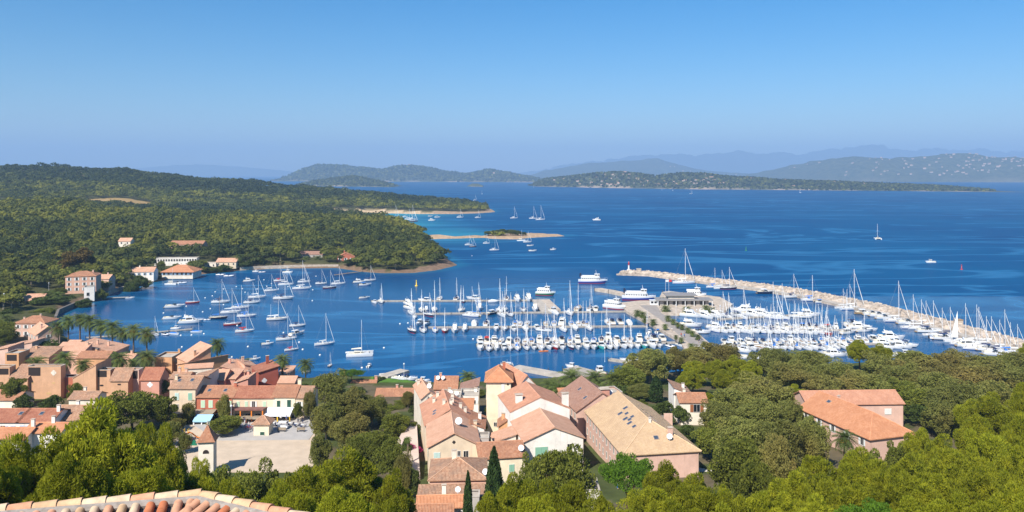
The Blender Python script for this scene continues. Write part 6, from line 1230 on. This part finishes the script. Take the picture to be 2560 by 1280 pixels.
h = HS('tan flat-roofed block crowded with dishes and aerials',1098,1150,996,196,196,8,'flat',0,'pale','old',9); h.dish(.25,.3,.55).dish(.5,.5,.55).dish(.8,.4,.5).chimney(.4,.8,1.2).chimney(.7,.7,1)
h = HS('white terrace block with roof pots beside the flat block',1149,1196,990,200,200,7,'flat',0,'white','old',8.5); h.chimney(.8,.8,.9); h.grid('f',2,1,'white',1.0,.9)
h = HS('old house with ribbed terracotta roof near the fruiting palm',1086,1142,972,224,224,8,'gx',2.4,'rose','terra',5); h.chimney(.2,.7,1.3).dish(.12,.3,.6).dish(.35,.3,.55)
h = HS('small house with brown sloping roof behind the white terrace',1150,1195,978,212,212,8,'shl',1.4,'pale','brown',6)
h = HS('low pink house with white awning beside the narrow lane',1148,1180,1024,188,188,6,'shed',.8,'white','orange',9)
h = HS('low white annex with chimney beside the narrow lane',1178,1210,1070,172,172,8,'shr',1.0,'white','terra',9.5); h.chimney(.6,.6,1.2)
h = HS('small grey-roofed lean-to in the lane courtyard',1190,1222,1096,166,166,4,'flat',0,'grey','old',9.5)
h = HS('cream house with ribbed pink roof beside the tall cypress',1200,1312,1147,157,158.5,8.5,'gx',1.6,'yellow','terra',10.5); h.win('f',1.7,h.h-2.2,1.1,1.5,'green',True).win('f',6.3,h.h-2.2,1.0,1.4,'green',True).dish(.93,.1,.6)
h = HS('old house with weathered hip roof and square chimney',1074,1216,1200,143,143.5,10,'hip',2.0,'pink','old',11); h.chimney(.42,.55,1.4,.8,WM['pale']).dish(.98,.05,.55)
h = HS('low house with ribbed tan roof beneath the old hip roof',1047,1224,1243,138.5,139,3.6,'shed',.5,'pink','old',11.5)
h = HS('low house with bright orange roof at the bottom',1044,1162,1270,133,133.5,5,'gx',.9,'white','orange',12); h.chimney(.55,.6,1.6).dish(.85,.5,.5)
h = HS('low house with ribbed orange roof at the photo bottom edge',1012,1130,1290,127,127.5,4,'gx',.8,'white','terra',13)
h = HS('low pale shed roof next to the shorter cypress',1160,1198,1243,135,135,3,'flat',0,'grey','old',12)
# tower house and neighbours
h = HS('tall cream tower house with orange pyramid roof',1216,1278,951,197,197,8.5,'hip',2.4,'yellow','orange',8,ov=.55); h.win('f',4.1,h.h-1.9,.7,2.0,'white',True).win('f',5.0,h.h-6.6,.9,1.6,'white').chimney(.7,.62,1.6,.7,WM['red']).grid('l',2,2,'white').gutter().patch('f',5.3,h.h-1.0,.25,VOID); h.win('f',2.2,h.h-10.8,.7,.9)
h = HS('white house with long orange roof behind the tower house',1281,1352,985,199,202,15,'gy',4.2,'white','salmon',7.5); h.win('f',1.1,h.h+1.0,.9,1.0).win('f',4.2,h.h+.2,1.6,1.2,'white').chimney(.35,.9,1.2).chimney(.8,.75,1.1).chimney(.85,.9,1.1)
h = HS('white gabled house with broad orange roof',1276,1424,1031,180,183,14,'gy',2.9,'white','salmon',8.5,ov=.12); h.chimney(.2,.25,1.5,1.5,WM['white']).chimney(.96,.12,2.6,1.4,WM['white'])
h = HS('low salmon house with tiled roofs against the white gable',1246,1284,1066,183,183,5.5,'shl',2.4,'orange','terra',8.5); h.chimney(.3,.5,1.2).chimney(.8,.2,1.2)
h = HS('low pale annex with slanting top beside the pink-roofed gable',1238,1290,1104,170,171,5,'shl',1.2,'pale','pink',8.5)
h = HS('cream gabled house with wide pale pink roof',1311,1459,1104,165,167.4,13.5,'gy',2.5,'white','pink',9); h.win('f',3.6,h.h-2.3,2.6,1.9,'green',True).win('f',9.6,h.h-1.7,.9,1.2).gutter().win('f',1.1,h.h-4.5,1.0,1.4,'green',True)
b = MB()
h = HS('long building with sandy ochre hip roof and rose walls',1559,1747,1136,162,164.6,30,'hipf',4.2,'salmon','sand',8.5,name='long_building',ov=.45)
for k, (a, c) in enumerate(((.30,.60),(.36,.54),(.30,.47),(.33,.42),(.30,.37),(.31,.28),(.40,.64),(.38,.44))): h.skylight(a,c,1.1,.95 if k % 2 else 1.3,2)
for a, c in ((.62,.60),(.63,.52),(.66,.46),(.62,.40),(.64,.34)): h.skylight(a,c,.9,1.0,1)
h.skylight(.50,.11,1.1,1.1,0).chimney(.50,.24,.8,.5,WM['white']).chimney(.70,.12,1.6,.9).dish(.66,.08,.6).grid('l',11,2,None,.8,1.4).gutter()
h = HS('long building with brown weathered roof joining the sandy one',1442,1566,1028,192.4,195.2,16,'gy',4.0,'salmon','brown',8.5,name='long_building'); h.chimney(.62,.15,1.0,2.2,WM['rose']).dish(.75,.2,.7).skylight(.25,.2,1,1.2,0).skylight(.3,.6,1,1.2,0).grid('l',6,2,None,.8,1.4)
h = HS('orange-roofed house beside the brown weathered roof',1412,1462,1010,206,207,7,'shed',2.0,'salmon','orange',7); h.chimney(.95,.9,1.5)
h = HS('rose parapet block behind the brown weathered roof',1485,1556,985,213,215,6,'flat',0,'salmon','old',7); h.chimney(.1,.4,1.3).chimney(.55,.4,1.2)
h = HS('small villa with two tiled roofs among the garden trees',1700,1768,1006,205,205,7,'gx',1.4,'pale','terra',7.5); h.win('f',4.3,h.h-1.5,1.6,1.9,'brown').chimney(.3,.7,1)
h = HS('taller white part of the garden villa with weathered roof',1686,1728,985,211,211,8,'shr',1.6,'white','old',7.5); h.chimney(.7,.5,1)
o = thing('garden_wall','rose garden wall with grey double gate','wall',(*W(1640,1058,8.2)[:2],8.0)); b = MB(); b.box(-4,-.15,-1,-.6,.15,2.6); b.box(2.0,-.15,-1,4.2,.15,2.7); b.build('wall', WM['salmon'], o); b = MB(); b.box(-.6,-.05,-.2,2.0,.05,2.2); b.build('gate', SH['grey'], o)
# right-hand rose building with crossing roofs
h = HS('big rose building wing with bright orange roof',2175,2285,1096,175,178.5,24,'hipf',3.4,'salmon','orange',7.5,name='rose_building',ov=.5); h.skylight(.36,.78,1.2,.9,2).grid('l',5,1,'white').chimney(.55,.75,.7,.6)
h = HS('cross block of the rose building with ribbed orange roof',2019,2258,1011,200,201,9,'gx',2.0,'salmon','salmon',7.5,name='rose_building',ov=.4); h.win('f',20.5,h.h-2.0,1.6,1.3,'white',True).win('f',2,h.h-2.4,1.2,1.2,'white')
# glimpses under the pines
h = HS('white wall with red door glimpsed beneath the pines',1466,1500,1226,125,125,5,'flat',0,'white','old',9.5); h.door('f',2.4,.9,2.2,'brown')
# harbour office: flat grey roofs on white posts
x, y, _ = W(1712, 771); o = thing('harbour_office','low harbour office with stepped flat grey roofs','building',(x,y+4,1.3)); b = MB(); b.box(-13,-3,0,13,4,2.9); b.build('wall', WM['grey'], o)
b = MB(); b.box(-15,-5,2.9,15,5,3.3); b.build('lower_roof', mat('zinc_roof',(.25,.235,.225),.7,.15,.6), o); b = MB(); b.box(-8,0,3.3,6,8,4.9); b.build('upper_storey', WM['pale'], o); b = MB(); b.box(-9.5,-1.2,4.9,7.5,9,5.25); b.build('upper_roof', bpy.data.materials['zinc_roof'], o)
for k in range(7): b = MB(); b.box(-14.5+k*4.8,-4.8,0,-14.2+k*4.8,-4.5,2.9); b.build('post', M['white'], o)
for k in range(5): b = MB(); b.box(-11+k*4.8,-3.05,.5,-8+k*4.8,-2.98,2.4); b.build('window', M['glass'], o)
x, y, _ = W(1634, 768); o = thing('ticket_booth','white ticket booth at the ferry berth','kiosk',(x,y,1.35)); b = MB(); b.box(-2,-1.2,0,2,1.2,2.5); b.build('wall', M['white'], o); b = MB(); b.box(-2.3,-1.5,2.5,2.3,1.5,2.7); b.build('roof_slab', M['white'], o)
for k in range(2): b = MB(); b.box(-1.6+k*1.8,-1.24,.9,-.3+k*1.8,-1.19,2.0); b.build('window', M['glass'], o)
# houses round the bay
h = HS('three-storey orange and pink villa on the bay shore',163,240,692,458,462,12,'hip',2.2,'pink','terra',2.2); h.grid('f',4,3,'white',1.1,1.6).grid('l',2,3,'white').chimney(.8,.6,1.2)
h = HS('low white annex in front of the orange shore villa',210,236,718,447,449,6,'flat',0,'white','old',2); h.win('f',2,2.5,1.4,1.8)
h = HS('small rose house behind the orange shore villa',238,272,697,480,480,8,'gx',2,'salmon','pink'); h.chimney(.7,.5,1)
h = HS('brown stucco house low on the western shore',42,104,752,430,432,12,'gx',2.6,'pink','pink'); h.grid('f',3,1,'white')
h = HS('white house with shallow tiled roof above the beach',326,384,680,528,530,10,'gx',2.4,'white','pink',2); h.grid('f',4,1,'blue'); h.chimney(.3,.5,1)
h = HS('long beach villa with bright orange hipped roof',405,482,679,545,545,15,'hip',3.6,'pale','orange',1.8,ov=.9); h.grid('f',7,1,'blue',1.6,1.8).chimney(.45,.6,1.5).chimney(.6,.6,1.5)
h = HS('long white terraced building above the beach villas',386,492,646,590,594,8,'flat',0,'white','old',None); h.grid('f',16,1,None,1.2,1.5)
h = HS('small rounded cream villa with flat roof',503,540,658,590,590,9,'flat',0,'pale','old'); h.grid('f',3,1)
h = HS('cream villa with stepped terracotta roofs',540,590,655,592,592,10,'gx',2.2,'cream','pink'); h.grid('f',4,2)
h = HS('rose villa high among the woods above the bay',424,506,611,650,650,11,'gx',2.4,'salmon','terra',None); h.grid('f',5,1,'white')
h = HS('tan house half hidden in the woods above the bay',296,326,603,642,642,7,'gx',2.2,'pale','pink',None); h.grid('f',2,1)
h = HS('brown stone house under the dark wood',750,806,636,640,640,9,'gx',2.0,'grey','brown',2); h.grid('f',4,2,'grey')
h = HS('bright red house with terracotta roof under the dark wood',842,886,643,622,624,8,'gy',3.2,'red','orange',2.5); h.grid('f',3,1,'white',1.1,1.6).chimney(.4,.7,1.8)
# pale houses scattered on the far peninsula and the hillside town
fh = MB(); fh.rings([[(-.5,-.35,z),(.5,-.35,z),(.5,.35,z),(-.5,.35,z)] for z in (-.5,.42)],0,caps=False); fh.poly([(-.5,-.35,.42),(-.5,0,.62),(-.5,.35,.42)]); fh.poly([(.5,.35,.42),(.5,0,.62),(.5,-.35,.42)])
fh.poly([(-.55,-.4,.40),(.55,-.4,.40),(.55,0,.65),(-.55,0,.65)],1); fh.poly([(.55,.4,.40),(-.55,.4,.40),(-.55,0,.65),(.55,0,.65)],1)
fobj = fh.build('distant_house', [mat('far_white_wall',(.40,.33,.27),.9), mat('far_tile',(.45,.25,.16),.9)]); first = True
def scatter(region, n, u0, u1, v0, v1, s0, s1, label, group, bias=1.0, centres=()):
    global first
    P_, us = FARLAND[region]
    for i in range(n):
        if centres and rnd.random() < .6: c = rnd.choice(centres); u = c[0]+rnd.gauss(0, c[2]); v = c[1]+rnd.gauss(0, .05)
        else: u = rnd.uniform(u0, u1); v = rnd.uniform(v0, v1)
        v = min(max(v, v0), v1); ci = int(np.clip(np.searchsorted(us, u), 0, len(us)-1)); ri = v*(P_.shape[0]-1); r0 = int(ri); f = ri-r0; p = P_[r0, ci]*(1-f)+P_[min(r0+1, P_.shape[0]-1), ci]*f
        o = fobj if first else fobj.copy()
        if not first: link(o)
        first = False; s = rnd.uniform(s0, s1); o.location = (p[0], p[1], p[2]+s*.2); o.scale = (s*rnd.uniform(.8, 1.7), s, s*rnd.uniform(.6, 1.0)); o.rotation_euler = (0, 0, rnd.uniform(-.6, .6)); tag(o, label, 'house', group)
scatter('peninsula_hills',95,1350,2150,.06,.42,6,11,'pale distant house on the green peninsula','houses on the far peninsula',1,((1500,.1,40),(1720,.2,45),(1545,.3,30),(1640,.15,40)))
scatter('town_hills',150,1960,2620,.10,.46,8,17,'pale distant house on the hazy town hill','houses on the hazy hillside town',1,((2400,.35,70),(2330,.2,60),(2480,.25,50),(2180,.15,60)))
scatter('bay_hills',12,1650,1900,.05,.25,10,18,'pale distant house at the foot of the blue hills','houses below the blue hills')
P_, us = FARLAND['cape_hills']
for u in (1005, 1014, 1022, 1190, 1207, 1236): 
    ci = int(np.searchsorted(us, u)); p = P_[12, ci] if u < 1100 else P_[8, ci]; o = fobj.copy(); link(o); o.location = (p[0], p[1], p[2]+3); o.scale = (16, 12, 13); tag(o, 'pale distant house on the hazy cape', 'house', 'houses on the cape')
# ------------------------------------------------------------------ palms
def palm_meshes(fruit):
    b = MB(); 
    for k in range(46):
        a = k*2.39996; el = R(80-k*2.7); L_ = 3.4 if k > 6 else 2.6; d = Vector((math.cos(a), math.sin(a), 0)); prev = None; n = 7
        pts = []
        for i in range(n+1):
            f = i/n; ang_ = el-R(75)*f**1.5; pts.append((pts[-1]+(d*math.cos(ang_)+Vector((0, 0, math.sin(ang_))))*L_/n) if pts else Vector((0, 0, 0)))
        side = Vector((-d.y, d.x, 0))
        for i in range(n):
            p, q = pts[i], pts[i+1]; wd = (.16, .42, .55, .58, .52, .4, .22)[i]; dr = Vector((0, 0, -.22-.1*rnd.random()))*wd*1.6; fw = (q-p)*.55
            for s in (-1, 1):
                for j in (0, .5):
                    a0 = p.lerp(q, j); a1 = p.lerp(q, j+.34); b.poly([a0, a1, a1+side*s*wd+dr+fw, a0.lerp(a1, .5)+side*s*wd*1.05+dr+fw])
    fr = b.build('fronds', M['palm']); tr = MB(); tr.rings([[(r_*math.cos(t), r_*math.sin(t), z) for t in [2*math.pi*i/9 for i in range(9)]] for z, r_ in [(-1, .42), (0, .38)]+[(z_*.5+.0, .26+.03*((z_ % 2))) for z_ in range(1, 19)]+[(9.5, .34), (10, .2)]], 0); tk = tr.build('trunk', M['trunkp'])
    fm = None
    if fruit:
        g = MB()
        for k in range(9):
            a = k*.7; c = Vector((math.cos(a)*.75, math.sin(a)*.75, -.35-.15*(k % 2))); g.tube((0, 0, .1), c, .05, n=4)
            for j in range(14):
                u_ = unit(1)[0]; q = c+Vector((u_[0]*.35, u_[1]*.35, u_[2]*.32-.15)); g.box(q.x-.08, q.y-.08, q.z-.1, q.x+.08, q.y+.08, q.z+.1)
        fo = g.build('date_cluster', M['orange2']); fm = fo.data; COL.objects.unlink(fo); bpy.data.objects.remove(fo)
    r_ = (fr.data, tk.data, fm)
    for o in (fr, tk): COL.objects.unlink(o); bpy.data.objects.remove(o)
    return r_
M['orange2'] = mat('ripe_dates', (.70,.27,.03), .7)
PM = palm_meshes(True)
def palm(px, ytop, D, wpx, label, fruit=False, zb=None, group='palm trees'):
    x = XD(px, D); zb = gz(x, D) if zb is None else zb; zt = ZD(ytop, D); cr = wpx*D/F/5.5; hgt = max(zt-zb-2.2*cr, .8)
    o = thing('palm_tree', label, 'palm', (x, D, zb), rnd.uniform(0, 6.28), group); t_ = bpy.data.objects.new('trunk', PM[1]); link(t_, o); k = min(max(.75, hgt/11), 1.15)*1.05; t_.scale = (k, k, hgt/10)
    f_ = bpy.data.objects.new('fronds', PM[0]); link(f_, o); f_.location = (0, 0, hgt); f_.scale = (cr, cr, cr); f_.rotation_euler = (rnd.uniform(-.06, .06), rnd.uniform(-.06, .06), 0)
    if fruit: g = bpy.data.objects.new('date_cluster', PM[2]); link(g, o); g.location = (0, 0, hgt); g.scale = (cr, cr, cr)
qp = [(146,797,325,48,1),(171,783,325,46,0),(200,779,322,42,1),(224,781,318,50,0),(252,792,316,48,0),(281,796,312,52,0),(307,813,308,44,1),(334,805,302,48,1),(367,813,298,52,1)]
for i, (px, yt, D, wp, fr_) in enumerate(qp): palm(px, yt, D, wp, f'tall quay palm{" with orange date clusters" if fr_ else ""}, {ORD[i]} in the waterside row', fr_, 1.7, 'tall palms along the quay')
for px, yt, D, wp, fr_, lb in [(92,886,246,52,0,'palm crown rising between the brown terraces'),(162,874,243,54,0,'slim palm beside the brown quatrefoil house'),(208,893,256,46,0,'low palm behind the one-sided pink roof'),(299,874,258,54,1,'fruiting palm in the terrace courtyard, nearer the hedge'),(367,870,258,54,1,'fruiting palm in the terrace courtyard, nearer the orange house'),(332,893,266,36,0,'small palm between two fruiting courtyard palms'),
 (510,860,288,44,0,'palm half hidden behind the slanting-roof house'),(543,841,280,46,0,'tall palm behind the slanting-roof house'),(552,883,276,54,0,'low dark palm beside the tall one behind terraces'),(606,890,274,52,0,'wide palm behind the rose terraces'),(662,905,262,40,0,'palm behind the dark red house chimney'),(706,881,240,46,0,'tall palm rising beside the dark red house'),(723,920,262,30,0,'small palm behind the dark loggia house'),(764,892,275,46,0,'lone palm on the waterside grass'),
 (1170,923,262,50,1,'fruiting palm beside the tall cream tower house'),(1378,940,250,60,0,'palm by the white house in the waterside grove'),(1428,915,262,70,0,'tallest palm in the waterside grove'),(1400,950,240,60,1,'palm with yellow dates in the waterside grove'),(1487,920,262,60,0,'palm before the red boat in the waterside grove'),(1455,950,240,56,0,'low palm in the middle of the waterside grove'),(1480,950,243,54,0,'low palm near the rose parapet in the grove'),(1530,928,250,64,0,'palm at the tree end of the waterside grove'),(1425,955,236,56,0,'low palm in front of the tallest grove palm'),
 (1632,866,300,44,0,'palm crown behind the eucalyptus by the basin'),(2111,1070,166,66,1,'palm with orange dates beside the rose building'),(1700,895,285,30,0,'small yellowish palm among the basin trees'),(1020,1090,168,20,0,'tiny palm in the lane garden'),(1175,1070,172,22,0,'tiny palm in the lane courtyard'),
 (120,722,440,36,0,'palm on the western shore behind the brown house'),(145,725,440,34,0,'second palm on the western shore behind the brown house'),(15,780,380,40,0,'palm at the photo edge on the western shore'),(300,655,520,22,0,'palm in the villa garden by the white beach house'),(320,650,530,22,0,'taller palm in the villa garden by the beach house'),(480,655,575,22,0,'palm beside the long beach villa'),(600,632,598,26,0,'palm beside the cream stepped villa'),(560,668,585,18,0,'small palm before the cream stepped villa'),(795,640,630,24,0,'palm before the brown stone house'),(765,642,628,20,0,'second palm before the brown stone house'),(870,640,640,16,0,'small palm before the bright red house')]:
    palm(px, yt, D, wp, lb, fr_)
pq = [(1594,772,24),(1607,776,24),(1612,792,18),(1633,795,22),(1663,808,18),(1690,836,14),(1703,841,18),(1728,856,20),(1656,742,26),(1664,760,28),(1670,786,20),(1683,795,18),(1694,804,16),(1705,808,18),(1720,816,20),(1731,825,18),(1745,833,20),(1760,851,16),(1775,855,18),(1717,763,26),(1765,760,26),(1779,765,24)]
for i, (px, yt, wp) in enumerate(pq):
    D = H*F/(yt+25-Y0); palm(px, yt, D, wp, f'promenade palm on the harbour quay, {ordw(i)} counting from the ferry berth', False, 1.3, 'palms along the harbour promenade')
# lamp posts on the quay and in the square
def lamp(px, py, z, hh, label):
    x, y, _ = W(px, py, z); o = thing('street_lamp', label, 'lamp', (x, y, z), 0, 'street lamps'); b = MB(); b.lathe([(.12, 0), (.1, .4), (.06, .6), (.05, hh)], 8); b.build('post', M['alu'], o); b = MB(); b.lathe([(.05, hh), (.28, hh+.15), (.3, hh+.4), (.1, hh+.6)], 10); b.build('lamp_head', M['white'], o)
for i, (px, py) in enumerate(((1690,792),(1715,800),(1742,806),(1768,812),(1800,795),(1830,790))): lamp(px, py+8, 1.3, 7, f'white quay lamp post before the harbour office, {ORD[i]} from the palms')
lamp(578,1068,PZ,5,'globe lamp on the square beside the blue awning'); lamp(1010,948,.9,5,'white lamp post on the stone slipway'); lamp(1512,905,.7,5,'pale lamp post on the short grey jetty'); lamp(122,740,2.5,7,'lamp post behind the brown shore house'); lamp(10,770,3,7,'lamp post at the photo edge on the western shore')
# flags on the quay
for px, col, lb in ((1664,'tarpw','white flag on a pole at the tour boat jetty'),(1672,'red','red flag on a pole at the tour boat jetty')):
    x, y, _ = W(px, 742); o = thing('flagpole', lb, 'flag', (x, y, 1.3)); b = MB(); b.tube((0,0,0),(0,0,9),.06,n=5); b.build('pole', M['alu'], o); b = MB(); b.box(.05,-.02,7.4,1.7,.02,8.7); b.build('flag', M['tarpr'] if col == 'red' else M['tarpw'], o)
x, y, _ = W(1022, 1075, 10); tree('shr', XD(1030,178), 178, 9, 3.2, 4.5, 'pink bougainvillea bush beside the lane', None, 'shrub', 'bougainvillea')
KIDS_b = [o for o in COL.objects if o.name.startswith('bougainvillea')][0]
bm_ = crown('crown', M['bloom'], 'tuft', 20, 4.6, 4.2, 4.6, 1.1, 1.8, 120, .7, .4, -.5); KIDS[KIDS_b.name][0].data = bm_
# ------------------------------------------------------------------ tiled roof of the fort right below the viewer
zr = 65.93
A0 = Vector((-13.5, 13.42, zr)); AP = Vector((XD(500, 15), 15.0, zr)); A1 = Vector((-.9, 12.75, zr))
o = thing('tiled_roof', 'weathered barrel-tiled roof of the fort with pale ridge tiles', 'roof', (AP.x, AP.y, zr-3.2)); off = Vector(o.location)
def tilemat(nm, c): return mat(nm, c, .85, .22, 5.0, .1, 0, (c[0]*.55, c[1]*.55, c[2]*.5))
TM = [tilemat('barrel_tile_cream', (.54,.40,.27)), tilemat('barrel_tile_pink', (.52,.27,.165)), tilemat('barrel_tile_red', (.44,.15,.07)), tilemat('barrel_tile_buff', (.52,.34,.20)), mat('lime_mortar', (.27,.235,.205), .95, .25, 8, .05)]
def barrel(b, p, q, r0, r1, mi, up=Vector((0, 0, 1)), open_=True, th=.018):
    d = (q-p).normalized(); s = d.cross(up).normalized(); n = s.cross(d); k = 9
    arc = lambda c, r: [c+s*r*math.cos(math.pi*i/k)+n*r*math.sin(math.pi*i/k) for i in range(k+1)]
    ro, ri = arc(p, r0), arc(p, r0-th); qo, qi = arc(q, r1), arc(q, r1-th)
    b.rings([ro, qo], mi, caps=False, closed=False); b.rings([qi, ri], mi, caps=False, closed=False)
    for a, c in ((ro, ri), (qi, qo)):
        for i in range(k): b.poly([a[i+1], a[i], c[i], c[i+1]], mi)
pitch = R(17); b = MB(); rb = MB(); mo = MB()
for P0, P1 in ((A0, AP), (AP, A1)):
    P0 = P0-off; P1 = P1-off; e = (P1-P0).normalized(); dn = Vector((e.y, -e.x, 0)); dn = (dn*math.cos(pitch)-Vector((0, 0, math.sin(pitch)))).normalized(); nn = e.cross(dn)*-1; L_ = (P1-P0).length
    if nn.z < 0: nn = -nn
    n = int(L_/.232)
    for i in range(n):
        c = P0+e*(i+.5)*L_/n
        lim = 3.2
        for r_ in range(7):
            s0 = .16+r_*.40; s1 = s0+.46; j = rnd.uniform(-.012, .012)
            p = c+dn*s0+nn*(.03+.012)+e*j; q = c+dn*s1+nn*.05+e*j
            # valley below the bend: stop tiles that cross the bisector
            if P0 != A0-off and False: continue
            mi = rnd.choices([0, 1, 2, 3], [4, 4, 4 if P0.x > A0.x-off.x+.5 else 1, 4])[0]
            barrel(b, p, q, .076, .092, mi, nn)
    # channels between the covers and the bedding slab
    w_ = 3.0; mo.poly([P0-nn*.03, P0+dn*w_-nn*.03, P1+dn*w_-nn*.03, P1-nn*.03]); back = Vector((-dn.x, -dn.y, dn.z)); mo.poly([P0-nn*.0-Vector((0,0,.03)), P1-Vector((0,0,.03)), P1+back*.5, P0+back*.5])
    mo.tube(P0+dn*.10+nn*.02, P1+dn*.10+nn*.02, .085, n=8); mo.tube(P0-dn*.05+Vector((0,0,.0)), P1-dn*.05, .08, n=8)
    m = int(L_/.40)
    for i in range(m):
        p = P0+e*(i*L_/m-.03)+Vector((0, 0, .03)); q = P0+e*((i+1)*L_/m+.03)+Vector((0, 0, .055)); 
        barrel(rb, p, q, .095, .108, rnd.choices([0, 1, 3, 2], [4, 3, 4, .7])[0]) if e.x > 0 else None
b.build('barrel_tiles', TM, o, True); rb.build('ridge_tile', TM, o, True); mo.build('mortar_bed', TM[4], o)
wl = MB()
for P0, P1 in ((A0, AP), (AP, A1)):
    e = (P1-P0).normalized(); bk_ = Vector((-e.y, e.x, 0)); p, q = P0+bk_*.25-off-Vector((0,0,.25)), P1+bk_*.25-off-Vector((0,0,.25)); c = -bk_*.5
    wl.rings([[p+Vector((0,0,-9)), q+Vector((0,0,-9)), q+c+Vector((0,0,-9)), p+c+Vector((0,0,-9))], [p, q, q+c, p+c]], 0)
wl.build('wall', M['stone'], o)
def scrub(region, n, sz, label, vmax=.5, tone=.8):
    P_, us = FARLAND[region]; v = rng.uniform(.03, vmax, n)*(P_.shape[0]-1); u = rng.uniform(0, 1, n)*(P_.shape[1]-1); r0 = v.astype(int); c0 = u.astype(int)
    C = P_[r0, c0]*(1-(v-r0))[:, None]+P_[r0+1, c0]*(v-r0)[:, None]; C = C[C[:, 2] > 3]; C = C+rng.normal(size=C.shape)*[sz, sz, 0]; nn = len(C); V = []; T_ = []
    for k in range(5):
        d = unit(nn); d[:, 2] = np.abs(d[:, 2]); V.append(surf_leaves(C+d*sz*.5, d, sz)); 
    tn = np.tile(rng.beta(1.5, 2.4, nn)*tone, 5)
    me = np_mesh('scrub', np.concatenate(V), 4, M['woodm']); a = me.attributes.new('tone', 'FLOAT', 'FACE'); a.data.foreach_set('value', tn.astype(np.float32)); tag(link(bpy.data.objects.new('scrub', me)), label, kind='stuff')
scrub('peninsula_hills', 5200, 9, 'trees and scrub covering the distant green peninsula'); scrub('cape_hills', 3600, 16, 'trees and scrub covering the hazy cape'); scrub('islet_hills', 1300, 9, 'scrub covering the low islet before the cape')
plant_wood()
